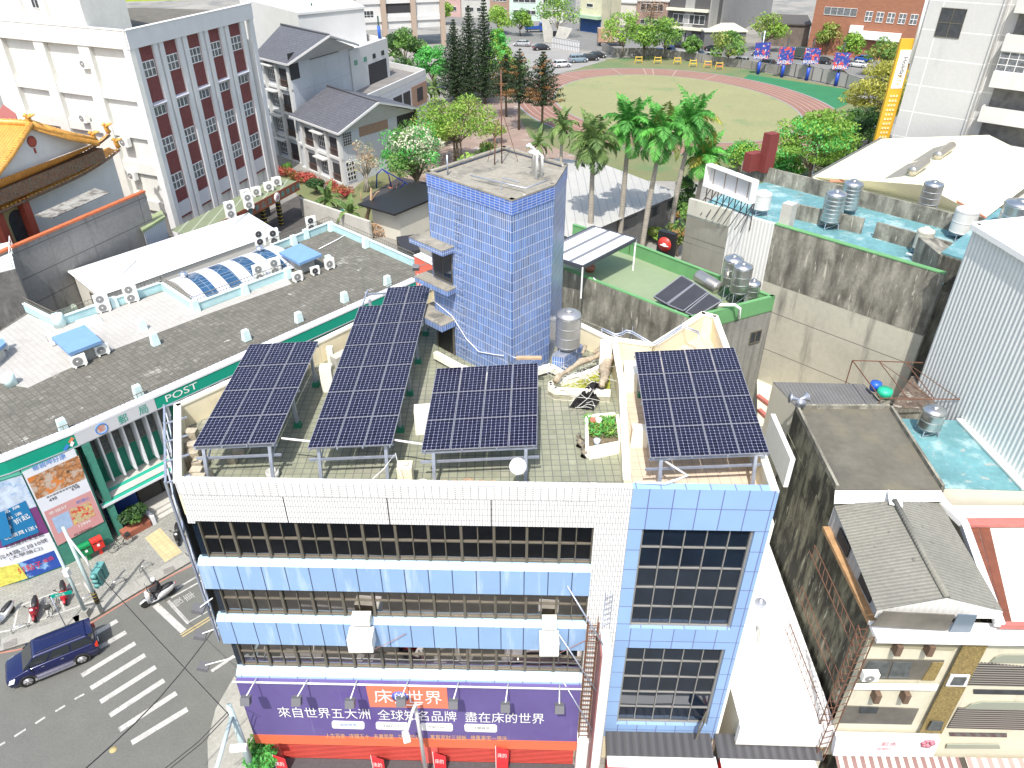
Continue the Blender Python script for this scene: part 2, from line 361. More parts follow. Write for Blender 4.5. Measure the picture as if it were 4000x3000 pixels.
def bicycle(col, label, group=None):
    r = thing('bicycle', label, 'bicycle', (0, 0, 0), group)
    for x in (.52, -.52):
        mb = MB(); mb.tube([V(x+.33*cos(a), 0, .34+.33*sin(a)) for a in [k*pi/12 for k in range(25)]], .018, 6, cap=False); w_ = mb.build('wheel', tyre_m, r)
        mb = MB()
        for k in range(8): a = k*pi/4; mb.bar((x, 0, .34), (x+.32*cos(a), 0, .34+.32*sin(a)), .006)
        mb.build('spokes', chrome, w_)
    mb = MB()
    for a, b in (((-.52, 0, .34), (-.15, 0, .8)), ((-.52, 0, .34), (0, 0, .3)), ((0, 0, .3), (-.18, 0, .88)), ((-.15, 0, .78), (.38, 0, .82)), ((0, 0, .3), (.4, 0, .75)), ((.36, 0, 1.0), (.52, 0, .34))): mb.tube([a, b], .02, 5)
    mb.build('frame', col, r); mb = MB(); mb.tube([(.25, -.28, 1.02), (.38, -.1, 1.02), (.38, .1, 1.02), (.25, .28, 1.02)], .015, 5); mb.build('handlebar', trim, r)
    mb = MB(); mb.box((-.2, 0, .92), (.26, .15, .06)); mb.build('saddle', trim, r, bev=.02); mb = MB(); mb.box((.6, 0, .85), (.28, .3, .22)); mb.build('basket', trim, r)
    return r
acw = mat('ivory appliance paint', (.80, .80, .76), .5, noise=(2, .05)); acg = mat('grey fan grille', (.33, .33, .33), .5, grid=(.06, .03, .006, (.12, .12, .12), 0)); fan_d = mat('dark fan well', (.04, .04, .045), .6)
def acunit(label, fans=1, w_=.85, h=None, d=.33, dark=False, group=None, feet=True, name='air_conditioner'):
    """outdoor condenser, fan side facing -Y"""
    h = h or (.65 if fans == 1 else 1.35); r = thing(name, label, 'air conditioner', (0, 0, 0), group); z0 = .1 if feet else 0
    mb = MB(); mb.box((0, 0, z0+h/2), (w_, d, h)); mb.build('casing', acw, r, bev=.02)
    for k in range(fans):
        R_ = min(w_*.33, h/fans*.4); c = (-w_*.1, -d/2-.005, z0+h*(k+.5)/fans); A = Matrix.Rotation(pi/2, 3, 'X')
        mb = MB(); mb.lathe([(0, .0), (R_, .0), (R_, .03), (R_*.92, .03)], c, 20, A, sm=False); f = mb.build('fan_grille', fan_d if dark else acg, r)
        mb = MB(); mb.lathe([(0, .02), (R_*.22, .02), (R_*.2, .04), (0, .045)], c, 12, A)
        for q in range(3): a = q*2*pi/3; mb.bar(V(*c)+V(0, -.015, 0), V(*c)+V(R_*.85*cos(a), -.015, R_*.85*sin(a)), .1, .012, up=(0, 1, 0))
        mb.build('fan', acg if dark else acw, f)
    if feet:
        for s in (-1, 1): mb = MB(); mb.box((s*w_*.33, 0, .05), (.14, d*1.2, .1)); mb.build('foot', acw, r)
    return r
steel = mat('brushed stainless steel', (.56, .56, .55), .28, metal=.92, noise=(1.5, .12))
def tank(label, r_=.6, h=1.7, leg=.35, group=None, m=None, ribs=4, cat='water tank', legm=None, frame=True):
    m = m or steel; t = thing('water_tank', label, cat, (0, 0, 0), group)
    pr = [(r_*.2, leg), (r_*.93, leg+.03), (r_, leg+.12)]
    for k in range(ribs):
        z = leg+.15+(h-.45)*k/(ribs-1 or 1); pr += [(r_, z-.06), (r_, z-.022), (r_*1.02, z-.01), (r_*1.02, z+.01), (r_, z+.022), (r_, z+.06)]
    pr += [(r_, leg+h-.3), (r_, leg+h-.25), (r_*.95, leg+h-.14), (r_*.55, leg+h-.03), (r_*.35, leg+h), (r_*.33, leg+h+.0), (.001, leg+h)]
    mb = MB(); mb.lathe(pr, n=28); mb.build('tank_body', m, t)
    mb = MB(); mb.lathe([(r_*.34, leg+h-.02), (r_*.34, leg+h+.05), (r_*.28, leg+h+.08), (.001, leg+h+.1)], n=18); mb.build('lid', m, t)
    if leg > .08:
        for k in range(4): a = pi/4+k*pi/2; mb = MB(); mb.bar((r_*1.0*cos(a), r_*1.0*sin(a), 0), (r_*.9*cos(a), r_*.9*sin(a), leg+.1), .05); mb.build('leg', legm or galv, t)
        if frame and leg > .3:
            mb = MB()
            for k in range(4):
                a = pi/4+k*pi/2; b = a+pi/2; mb.bar((r_*cos(a), r_*sin(a), .06), (r_*.95*cos(b), r_*.95*sin(b), leg), .03); mb.bar((r_*.95*cos(a), r_*.95*sin(a), leg), (r_*.95*cos(b), r_*.95*sin(b), leg), .035)
            mb.build('stand_frame', legm or galv, t)
    return t
# ---------------------------------------------------------------- plants
bark = mat('bark', (.16, .125, .09), .9, noise=(3, .3)); bark_g = mat('grey bark', (.33, .30, .25), .9, noise=(2, .2), grid=(3, .35, .02, (.2, .18, .15), 0))
G = dict(
    lime=leafmat('lime leaves', (.09, .20, .025), (.27, .42, .06)), green=leafmat('green leaves', (.055, .14, .025), (.16, .30, .06)), dark=leafmat('dark leaves', (.015, .05, .012), (.05, .12, .03)),
    olive=leafmat('olive leaves', (.10, .15, .03), (.28, .32, .07)), yellow=leafmat('yellow green leaves', (.20, .22, .03), (.46, .44, .10)), conif=leafmat('conifer needles', (.008, .022, .008), (.035, .07, .02)),
    palm=leafmat('palm fronds', (.03, .15, .025), (.13, .42, .07)), palmd=leafmat('dull palm fronds', (.05, .12, .03), (.2, .28, .08)), vivid=leafmat('vivid leaves', (.03, .2, .03), (.12, .45, .09)), red=leafmat('red leaves', (.25, .03, .03), (.5, .12, .08)), dry=leafmat('dry leaves', (.25, .13, .06), (.45, .30, .18)), pink=leafmat('flower clusters', (.35, .38, .25), (.62, .60, .48)), rustl=leafmat('rusty needles', (.14, .07, .02), (.30, .17, .05)))
def leaves(mb, c, r, n, size, tint, rnd, flat=1.0, up=.35):
    for _ in range(n):
        while True:
            d = Vector((rnd.uniform(-1, 1), rnd.uniform(-1, 1), rnd.uniform(-1, 1)))
            if .05 < d.length < 1: break
        d = d.normalized()*(d.length**.45)
        p = c+Vector((d.x*r, d.y*r, d.z*r*flat))
        nn = (Vector((rnd.gauss(0, 1), rnd.gauss(0, 1), rnd.gauss(0, 1)))+Vector((d.x, d.y, d.z+up))*1.2).normalized()
        t = nn.orthogonal().normalized(); b = nn.cross(t); a = rnd.uniform(0, 6.3); t, b = t*cos(a)+b*sin(a), b*cos(a)-t*sin(a)
        s = size*rnd.uniform(.6, 1.3)
        mb.face([p-t*s*.9, p-b*s*.45, p+t*s*.9, p+b*s*.45]); mb.tint.append(min(1, max(0, tint+rnd.uniform(-.22, .22))))
def tree(label, h=8, cr=3, cz=.45, mats=('green',), n=3000, leaf=.3, clumps=26, seed=1, flat=.7, name='tree', cat='tree', group=None, trunk_r=.18, barkm=None, layered=False, stems=1, shape='round'):
    rnd = random.Random(seed); r = thing(name, label, cat, (0, 0, 0), group)
    C = []
    for k in range(clumps):
        if shape == 'cone':
            f = (k+.5)/clumps; z = h*(cz+(1-cz)*f); rr = cr*(1-f)**.75*rnd.uniform(.35, .95); a = k*2.4+rnd.uniform(-.3, .3); C.append((V(rr*cos(a), rr*sin(a), z), cr*(.2+.28*(1-f))))
        else:
            a = rnd.uniform(0, 6.28); u = rnd.uniform(-.55, 1); rr = math.sqrt(max(0, 1-u*u))*rnd.uniform(.45, 1)
            z = h*cz+(h*(1-cz))*(.42+.5*u*rnd.uniform(.8, 1)); C.append((V(cr*.8*rr*cos(a), cr*.8*rr*sin(a), min(z, h*.97)), cr*rnd.uniform(.2, .42)))
    m = MB()
    for s in range(stems):
        lean = V(rnd.uniform(-.1, .1)*h+(s-(stems-1)/2)*.3, rnd.uniform(-.06, .06)*h, 0); top = V(0, 0, h*(cz+(.2 if shape != 'cone' else .52)))+lean*.5
        if shape == 'cone': top = V(0, 0, h*.98); lean = V(0, 0, 0)
        m.tube([V((s-(stems-1)/2)*.35, 0, -.3), lean*.5+V(0, 0, h*cz*.5), top], [trunk_r*1.25, trunk_r, trunk_r*.25 if shape == 'cone' else trunk_r*.6], 8)
        for c, rr in C[s::stems][:max(6, clumps//2)]:
            st = V(0, 0, h*cz*.8)+lean*.4 if shape != 'cone' else V(0, 0, c.z-.3); m.tube([st, L(st, c, .55)+V(0, 0, .1*h*.2), c], [trunk_r*.5, trunk_r*.3, .02], 5)
    m.build('trunk', barkm or bark, r)
    mb = MB(); mb.tint = []
    for c, rr in C:
        i = rnd.randrange(len(mats)); mb.use(G[mats[i]]); leaves(mb, c, rr, int(n/clumps), leaf, rnd.uniform(.15, .85), rnd, flat if not layered else .3)
    mb.build('crown', None, r)
    return r
def shrub(label, h=1.2, r_=1.0, mats=('green',), n=600, leaf=.16, seed=1, name='shrub', cat='shrub', group=None):
    rnd = random.Random(seed); t = thing(name, label, cat, (0, 0, 0), group)
    m = MB(); mb = MB(); mb.tint = []
    for k in range(9):
        a = k*.7+rnd.uniform(0, .5); c = V(cos(a)*r_*rnd.uniform(.1, .65), sin(a)*r_*rnd.uniform(.1, .65), h*rnd.uniform(.4, .75)); m.tube([(0, 0, 0), c], .025, 5)
        mb.use(G[rnd.choice(mats)]); leaves(mb, c, r_*.45, n//9, leaf, rnd.uniform(.2, .8), rnd, .8)
    m.build('stem', bark, t); mb.build('foliage', None, t); return t
def frond(mb, base, az, ln, el, droop, wd, rnd, nl=42, tint=.5, dead=False):
    pts = []; p = base.copy(); e = el
    for k in range(9):
        pts.append(p.copy()); p = p+V(cos(az)*cos(e), sin(az)*cos(e), sin(e))*ln/8; e -= droop/8*(1+k*.12)
    side = V(-sin(az), cos(az), 0)
    for k in range(len(pts)-1):
        mb.bar(pts[k], pts[k+1], .05*(1-k/9)+.01); mb.tint += [tint*.6]*6
    for i in range(nl):
        f = (i+1.5)/(nl+1)*8; k = min(7, int(f)); q = L(pts[k], pts[k+1], f-k); d = (pts[k+1]-pts[k]).normalized()
        l = wd*sin(pi*min(1, .18+f/8*.86))+.1
        for s in (-1, 1):
            dr = (side*s*.85+d*.55+V(0, 0, rnd.uniform(-.55, .15))).normalized(); tip = q+dr*l+V(0, 0, -.25*l*rnd.uniform(.4, 1.4)); mid = L(q, tip, .5)+V(0, 0, .06*l); w_ = d*.11
            mb.face([q-w_*.5, mid-w_, tip, mid+w_]); mb.tint.append(min(1, max(0, tint+rnd.uniform(-.25, .3))))
def palm(label, h=9, fl=3.2, nf=16, seed=1, m=('palm',), group=None, tr=.22, leaf=.75, name='palm_tree', cat='palm tree', lean=0):
    rnd = random.Random(seed); r = thing(name, label, cat, (0, 0, 0), group); top = V(lean, 0, h)
    mb = MB(); mb.tube([(0, 0, -.3), (lean*.1, 0, h*.12), (lean*.4, 0, h*.5), (lean*.9, 0, h*.9), top], [tr*1.3, tr*1.1, tr*1.15, tr*.75, tr*.6], 10); mb.build('trunk', bark_g, r)
    mb = MB(); mb.tube([top, top+V(0, 0, .5), top+V(0, 0, 1.1)], [tr*.62, tr*.6, tr*.25], 8); mb.build('crownshaft', mat('green crownshaft', (.12, .28, .07), .5), r)
    for k in range(nf):
        f = k/(nf-1); az = k*2.399+rnd.uniform(-.2, .2); el = L(-.55, 1.45, f)+rnd.uniform(-.08, .08)
        mb = MB(); mb.tint = []; mb.use(G[m[0] if (rnd.random() < .9 or len(m) < 2) else m[1]]); frond(mb, top+V(0, 0, .7+.4*f), az, fl*rnd.uniform(.85, 1.1), el, 1.5 if f < .8 else .7, leaf*rnd.uniform(.85, 1.15), rnd, tint=rnd.uniform(.2, .8)); mb.build('frond', None, r)
    return r
def conifer(label, h=16, cr=2.6, seed=1, cz=.15, group=None, mats=('conif',), n=26, dens=1.0):
    rnd = random.Random(seed); r = thing('conifer_tree', label, 'conifer', (0, 0, 0), group)
    mb = MB(); mb.tube([(0, 0, -.3), (0, 0, h*.5), (0, 0, h)], [.26, .18, .04], 8); mb.build('trunk', bark, r)
    mb = MB(); mb.tint = []
    for k in range(n):
        f = (k+.5)/n; z = h*(cz+(1-cz)*f); rr = cr*(1-f**1.4)*rnd.uniform(.75, 1.05)+.15; nb = 6
        for b in range(nb):
            if rnd.random() > dens: continue
            a = b*2*pi/nb+k*.5+rnd.uniform(-.2, .2); tip = V(cos(a)*rr, sin(a)*rr, z+rr*.18)
            st = V(0, 0, z); mb.use(G[rnd.choice(mats)]); ns = max(4, int(rr*5))
            tn = rnd.uniform(.1, .8)
            for q in range(ns):
                p = L(st, tip, (q+.6)/ns)
                leaves(mb, p, .16+.12*rr*(1-.5*q/ns), 5, .2, tn, rnd, .6)
    mb.build('foliage', None, r); return r
def lamp_post(label, name='street_lamp', h=8, arm=1.8, m=None, cat='street lamp', group=None):
    t = thing(name, label, cat, (0, 0, 0), group); m = m or galv
    mb = MB(); mb.tube([(0, 0, 0), (0, 0, h*.8), (arm*.15, 0, h*.95), (arm*.5, 0, h), (arm, 0, h*.99)], [.1, .08, .06, .05, .04], 8); mb.build('pole', m, t)
    mb = MB(); mb.box((arm+.3, 0, h*.99-.03), (.7, .26, .12)); mb.build('lamp_head', white, t, bev=.03); return t
# ================================================================ main corner building
cream = mat('cream paint', (.78, .70, .50), .85, noise=(1.2, .08), patch=(1.1, .62, .78, (.55, .50, .36)))
creamw = mat('cream coping', (.86, .82, .70), .85, noise=(1.5, .06))
wtile = mat('white facade tile', (.80, .80, .78), .35, grid=(.105, .30, .012, (.22, .21, .23), 0, .05), noise=(.7, .05))
wtileh = mat('white facade tile laid flat', (.80, .80, .78), .35, grid=(.30, .105, .012, (.22, .21, .23), 0, .05))
bclad = mat('light blue metal cladding', (.255, .395, .61), .4, noise=(.5, .05), grid=(1.0, 60, .022, (.05, .06, .12), 0, .06), streak=[(.54, .8, (.48, .60, .78), 2.2, .25), (.62, .8, (.20, .30, .52), 3.1, .2)], spec=.5)
bclad2 = mat('light blue tile cladding', (.255, .395, .62), .4, noise=(.5, .05), grid=(.95, 1.14, .02, (.12, .13, .3), 0, .07))
bledge = mat('pale blue ledge', (.37, .53, .66), .5, grid=(1.33, 60, .03, (.2, .25, .4), 0, .03), noise=(2, .1))
frame_m = mat('bronze aluminium frame', (.15, .135, .105), .45, metal=.3)
glass = mat('dark mirror glass', (.30, .28, .27), .03, metal=1, noise=(.8, .25))
glass2 = mat('dark tinted glass', (.010, .017, .030), .04, spec=1, noise=(1, .3))
dtile = mat('roof deck tile green grey', (.25, .26, .185), .8, grid=(.36, .36, .02, (.12, .13, .11), 0, .12), noise=((.5, .14), (3, .12)), patch=[(.35, .52, .7, (.30, .285, .235))])
btile = mat('roof deck tile beige', (.62, .50, .38), .8, grid=(.45, .45, .015, (.36, .30, .25), 0, .06), noise=((.5, .08), (3, .08)))
twtile = mat('blue glazed tile', (.085, .19, .46), .28, grid=(.12, .48, .014, (.52, .54, .62), 0, .35), noise=((.8, .2),), patch=(.5, .55, .8, (.17, .21, .32)), streak=(.6, .8, (.22, .25, .34), 1.5, .12), spec=.6)
conc = mat('weathered concrete', (.27, .25, .205), .9, noise=((.6, .15), (4, .18)), patch=[(.7, .52, .66, (.11, .105, .09)), (1.4, .62, .72, (.5, .48, .42))])
conc_l = mat('pale concrete', (.45, .44, .40), .9, noise=((.6, .1), (5, .1)), patch=[(.8, .58, .75, (.22, .21, .19))])

rust = mat('rusty steel', (.16, .075, .045), .8, noise=(5, .3))

black = mat('black', (.015, .015, .017), .5)
dgreen = mat('green footing paint', (.01, .16, .09), .6)
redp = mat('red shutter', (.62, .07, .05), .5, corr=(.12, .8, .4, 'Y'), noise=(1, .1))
redpil = mat('red pillar', (.70, .13, .11), .6, noise=(1, .08))
FA, FB = V(-13.03, 21.70), V(10.1, 21.15)
fe = (FB-FA).normalized(); fn = V(fe.y, -fe.x)
def fp(s, z, o=0):
    p = FA+fe*s+fn*o; return V(p.x, p.y, z)
MAINH, DECK = 19.2, 18.0
bld = thing('commercial_building', 'white and light blue tiled corner building with ribbon windows and a blue stair tower', 'building', (0, 28, 0))
plan = [(-13.03, 21.7), (10.1, 21.15), (10.88, 32.06), (11.07, 35.26), (10.36, 35.7), (7.14, 32.32), (5.0, 32.95), (3.47, 34.59), (-4.59, 39.01), (-9.97, 32.55), (-15.0, 26.9)]
def fbox(mb, s0, s1, z0, z1, o0, o1):   # box on the facade frame
    mb.hexa([fp(s0, z0, o1), fp(s1, z0, o1), fp(s1, z0, o0), fp(s0, z0, o0)], [fp(s0, z1, o1), fp(s1, z1, o1), fp(s1, z1, o0), fp(s0, z1, o0)])
# body: core set back behind the cladding
mb = MB(); mb.use(cream)
inner = [(-12.8, 22.2), (9.95, 21.65), (10.8, 32.0), (10.9, 35.2), (10.4, 35.5), (7.2, 32.15), (4.95, 32.8), (3.4, 34.4), (-4.5, 38.8), (-9.8, 32.5), (-14.7, 27.0)]
mb.prism(inner, 0, DECK-.3)
mb.build('wall', None, bld)
mb = MB(rot=0.02); mb.prism([(-12.9, 21.9), (4.6, 21.45), (5.25, 32.7), (3.5, 34.5), (-4.6, 38.9), (-9.9, 32.5), (-14.9, 27)], DECK-.29, DECK); mb.build('roof_deck', dtile, bld)
mb = MB(); mb.prism([(4.6, 21.5), (10.0, 21.3), (10.8, 32.06), (10.9, 35.3), (10.3, 35.5), (7.14, 32.2), (5.25, 32.7)], DECK-.28, DECK+.02); mb.build('roof_terrace', btile, bld)
# parapets
mb = MB(); mb.use(cream)
def para(mb, a, b, z1=MAINH, th=.22, z0=DECK-.5, z1b=None):
    mb.use(cream); mb.wall(a, b, z0, z1-.06, th, z1b=(None if z1b is None else z1b-.06)); mb.use(creamw)
    A = Vector(a); B = Vector(b); e = (B-A).normalized(); n = V(-e.y, e.x)
    mb.wall(A-n*.04*(1 if th > 0 else -1), B-n*.04*(1 if th > 0 else -1), z1-.06, z1+.05, th+.08*(1 if th > 0 else -1), z0b=(None if z1b is None else z1b-.06), z1b=(None if z1b is None else z1b+.05))
pts = plan[1:]+[plan[0]]
for a, b in zip(pts[:-1], pts[1:]): para(mb, a, b, th=.22)
mb.build('parapet', None, bld)
mb = MB(); mb.use(cream); mb.wall((4.35, 21.9), (5.0, 28.6), DECK-.2, 19.15, -.22); mb.wall((5.0, 28.6), (5.1, 32.7), DECK-.2, 19.15, -.22)
mb.use(creamw); mb.wall((4.31, 21.9), (4.96, 28.6), 19.15, 19.23, -.3); mb.wall((4.96, 28.6), (5.06, 32.7), 19.15, 19.23, -.3)
for p, h, d in (((5.55, 25.6), 18.95, (.75, .5)), ((5.75, 30.3), 19.05, (.7, 1.3)), ((4.65, 31.6), 19.5, (.6, 1.4))):
    mb.use(creamw); mb.box((p[0], p[1], (DECK+h)/2), (d[0], d[1], h-DECK), rz=-.09, taper=.9)
mb.build('divider_wall', None, bld)
# top fascia of tile
mb = MB(); mb.use(wtileh); fbox(mb, 0, 16.3, 18.55, MAINH+.04, -.3, 0)
mb.use(wtile); fbox(mb, 0, 16.3, 17.13, 18.5, -.3, -.03)
mb.use(black); fbox(mb, 0, 16.3, 18.5, 18.55, -.3, -.05)
for k in (.25, .5, .75): fbox(mb, 16.3*k-.02, 16.3*k+.02, 17.13, 18.5, -.2, -.022)
mb.use(wtile); fbox(mb, 16.3, 17.65, 0, MAINH+.04, -.3, 0)
fbox(mb, -.02, .28, 17.0, 17.12, -.3, -.03)
mb.build('tile_cladding', None, bld)
# ribbons
rib = [(14.95, 17.1), (11.38, 13.3), (7.68, 9.65)]
W0, NB = .3, 12; BW = 16.0/NB
def window(z0, z1, s0, s1, nx, ny, gm, parent, mw=.055):
    f = MB(); o0, o1 = -.32, -.2
    fbox(f, s0, s0+mw, z0, z1, o0, o1+.06); fbox(f, s1-mw, s1, z0, z1, o0, o1+.06)
    fbox(f, s0+mw, s1-mw, z0, z0+.07, o0, o1+.02); fbox(f, s0+mw, s1-mw, z1-.05, z1, o0, o1)
    for i in range(1, nx): x = L(s0, s1, i/nx); fbox(f, x-.022, x+.022, z0+.09, z1-.05, o0, o1)
    for j in range(1, ny):
        y = L(z0, z1, j/ny)
        for i in range(nx): fbox(f, L(s0, s1, i/nx)+(.035 if i else mw), L(s0, s1, (i+1)/nx)-(.035 if i < nx-1 else mw), y-.035, y+.035, o0, o1-.01)
    fo = f.build('window', frame_m if nx == 2 else mat('grey wing mullion', (.27, .265, .25), .45, metal=.2), parent)
    g = MB()
    for i in range(nx):
        for j in range(ny):
            t = random.uniform(-.018, .018); x0, x1 = L(s0, s1, i/nx)+.03, L(s0, s1, (i+1)/nx)-.03; y0, y1 = L(z0, z1, j/ny)+.04, L(z0, z1, (j+1)/ny)-.04
            g.face([fp(x0, y0, -.26), fp(x1, y0, -.26+t), fp(x1, y1, -.26+t), fp(x0, y1, -.26)])
    g.build('glass', gm, fo)
for z0, z1 in rib:
    for i in range(NB): window(z0, z1, W0+BW*i, W0+BW*(i+1), 2, 2, glass, bld)
# side glazing that turns the left corner
for z0, z1 in rib: mb = MB(); fbox(mb, .02, .28, z0, z1, -3.2, -.2); mb.build('side_glazing', glass2, bld)
# spandrels with sloping top ledge
for z0, z1 in ((13.3, 14.95), (9.65, 11.38)):
    mb = MB(rot=0); mb.use(bclad)
    a0, a1 = -.12, 16.3
    mb.hexa([fp(a0, z0, .12), fp(a1, z0, .12), fp(a1, z0, -.3), fp(a0, z0, -.3)], [fp(a0, z1-.22, .12), fp(a1, z1-.22, .12), fp(a1, z1-.22, -.3), fp(a0, z1-.22, -.3)])
    mb.use(bledge); mb.hexa([fp(a0, z1-.22, .12), fp(a1, z1-.22, .12), fp(a1, z1-.22, -.3), fp(a0, z1-.22, -.3)], [fp(a0, z1-.02, -.12), fp(a1, z1-.02, -.12), fp(a1, z1-.02, -.3), fp(a0, z1-.02, -.3)])
    mb.build('spandrel', None, bld)
mb = MB(); mb.use(bledge); mb.hexa([fp(-.02, 6.9, .15), fp(16.3, 6.9, .15), fp(16.3, 6.9, -.3), fp(-.02, 6.9, -.3)], [fp(-.02, 7.35, .15), fp(16.3, 7.35, .15), fp(16.3, 7.66, -.3), fp(-.02, 7.66, -.3)])
mb.build('window_ledge', None, bld)
# right wing
mb = MB(); mb.use(bclad2)
for s0, s1, z0, z1 in ((17.65, 18.2, 2.8, MAINH+.03), (22.65, 23.2, 2.8, MAINH+.03), (18.2, 22.65, 17.12, MAINH+.03), (18.2, 22.65, 9.77, 11.12), (18.2, 22.65, 2.8, 3.83)): fbox(mb, s0, s1, z0, z1, -.35, 0)
mb.build('blue_cladding', None, bld)
window(11.12, 17.12, 18.2, 22.65, 5, 5, glass2, bld, .09); window(3.83, 9.77, 18.2, 22.65, 5, 5, glass2, bld, .09)
f = MB()   # one casement stands open
c0, c1 = fp(22.5, 3.95, -.05), fp(22.0, 3.95, .75)
f.bar(c0, c1, .06); f.bar(c0+V(0, 0, 1), c1+V(0, 0, 1), .06); f.bar(c0, c0+V(0, 0, 1), .06); f.bar(c1, c1+V(0, 0, 1), .06)
fo = f.build('open_sash', frame_m, bld); f = MB(); f.face([c0, c1, c1+V(0, 0, 1), c0+V(0, 0, 1)]); f.build('glass', glass2, fo)
# right side wall
mb = MB(); mb.use(creamw); mb.wall((10.1, 21.17), (10.95, 32.1), 0, DECK-.5, -.2); mb.build('side_wall', None, bld)
# ground floor
for s0, s1 in ((1.0, 8.3), (9.2, 16.2)): mb = MB(); fbox(mb, s0, s1, .05, 3.6, -.2, -.02); mb.build('shutter', redp, bld)
for s0, s1 in ((.25, 1.0), (8.3, 9.2)): mb = MB(); fbox(mb, s0, s1, 0, 3.6, -.3, .12); mb.build('pillar', redpil, bld)
mb = MB(); mb.use(mat('dark granite step', (.07, .07, .075), .6, noise=(6, .2))); fbox(mb, .3, 16.4, .11, .15, .0, 1.1); mb.build('step', None, bld)
# ---- stair tower
TA, TB, TC, TD, TE = V(-4.0, 34.2), V(0.0, 30.3), V(1.9, 32.35), V(2.65, 35.3), V(-.41, 38.4)
TH_, TZ = 27.2, DECK
mb = MB(); mb.use(twtile); mb.prism([TA, TB, TC, TD, TE], DECK-.4, TH_-.02)
tw = mb.build('stair_tower', None, bld)
mb = MB(); mb.use(conc); mb.prism([TA, TB, TC, TD, TE], TH_-.02, TH_+.02); mb.build('roof', None, tw)
mb = MB(); mb.use(mat('blue tile band', (.06, .16, .52), .3, grid=(.3, .12, .012, (.45, .47, .55), 0, .3)))
ring = [TA, TB, TC, TD, TE]
for a, b in zip(ring, ring[1:]+ring[:1]): mb.wall(a+(a-V(0, 34)).normalized()*.03, b+(b-V(0, 34)).normalized()*.03, TH_-.5, TH_+.12, .1)
mb.use(conc)
for a, b in zip(ring, ring[1:]+ring[:1]): mb.wall(a+(a-V(0, 34)).normalized()*.04, b+(b-V(0, 34)).normalized()*.04, TH_+.12, TH_+.2, .22)
mb.build('rim', None, tw)
te = (TB-TA).normalized(); tn = V(te.y, -te.x)
def tp(s, z, o=0): p = TA+te*s+tn*o; return V(p.x, p.y, z)
def tbox(mb, s0, s1, z0, z1, o0, o1): mb.hexa([tp(s0, z0, o1), tp(s1, z0, o1), tp(s1, z0, o0), tp(s0, z0, o0)], [tp(s0, z1, o1), tp(s1, z1, o1), tp(s1, z1, o0), tp(s0, z1, o0)])
for z, ln, ou, th in ((24.15, 1.75, .75, .28), (22.0, 1.75, .6, .28), (20.15, 1.6, .95, .35)):
    mb = MB(); mb.use(twtile); tbox(mb, -.75, ln, z-th, z-.03, -.5, ou); mb.use(conc); tbox(mb, -.75, ln, z-.03, z+.02, -.5, ou); mb.build('canopy', None, tw)
mb = MB(); mb.use(frame_m); tbox(mb, .1, 1.55, 22.1, 23.8, .01, .05); w_ = mb.build('window', None, tw); mb = MB(); mb.use(glass2); tbox(mb, .2, .82, 22.2, 23.7, .03, .07); tbox(mb, .88, 1.5, 22.2, 23.7, .03, .07); mb.build('glass', None, w_)
mb = MB(); mb.use(black); tbox(mb, .15, 1.45, DECK+.02, 19.75, .01, .04); mb.build('doorway', None, tw)
mb = MB(); mb.use(frame_m); tbox(mb, .12, .2, DECK+.02, 19.8, .0, .1); tbox(mb, 1.4, 1.48, DECK+.02, 19.8, .0, .1); mb.build('door_frame', None, tw)
mb = MB()   # steel rungs
for i in range(24):
    z = 18.6+i*.35; s = 2.0
    mb.tube([tp(s, z, 0), tp(s, z, .18), tp(s+.4, z, .18), tp(s+.4, z, 0)], .012, 5)
mb.build('ladder_rungs', galv, tw)['kind'] = 'stuff'
mb = MB(); mb.use(galv)  # pipes standing on the tower roof
for p, h in (((1.1, 33.6), 1.1), ((1.35, 33.9), 1.0), ((1.0, 34.3), 1.2)):
    q = V(p[0], p[1], TH_); mb.tube([q, q+V(0, 0, h), q+V(-.18, .22, h+.12), q+V(-.3, .4, h)], .09, 8)
mb.build('vent_pipes', white, tw)
mb = MB(); a = V(-.5, 36.0, TH_); mb.tube([a, a+V(0, 0, 4.3)], .03, 6)
for dx in (-.7, .8): mb.tube([a+V(dx, .3, 0), a+V(0, 0, 2.6)], .015, 5)
mb.tube([a+V(-.35, -.2, 0), a+V(-.3, -.2, 1.3)], .03, 6)
for z in (3.2, 3.7): mb.tube([a+V(-.3, 0, z), a+V(.3, 0, z)], .012, 5)
mb.build('antenna_mast', rust, tw)
mb = MB(); z = TH_+.25; mb.tube([V(-1.9, 33.4, z), V(.6, 31.6, z), V(1.6, 32.7, z)], .03, 6); mb.tube([V(-3, 34.2, TH_), V(-3, 34.2, z+.7)], .04, 6); mb.tube([V(-.5, 32, TH_), V(-.4, 32.1, z+.3), V(.3, 32.4, z)], .03, 5); mb.build('loose_pipes', galv, tw)
# low coping by the tower foot
mb = MB(); mb.use(creamw)
q = [at(1700, 1385, 18.35), at(1800, 1440, 18.35), at(1960, 1490, 18.35)]
for a, b in zip(q[:-1], q[1:]): mb.bar(a, b, .25, .35)
q = [at(2010, 1478, 18.35), at(2150, 1435, 18.35), at(2210, 1470, 18.35)]
for a, b in zip(q[:-1], q[1:]): mb.bar(a, b, .22, .35)
mb.build('coping', None, bld)
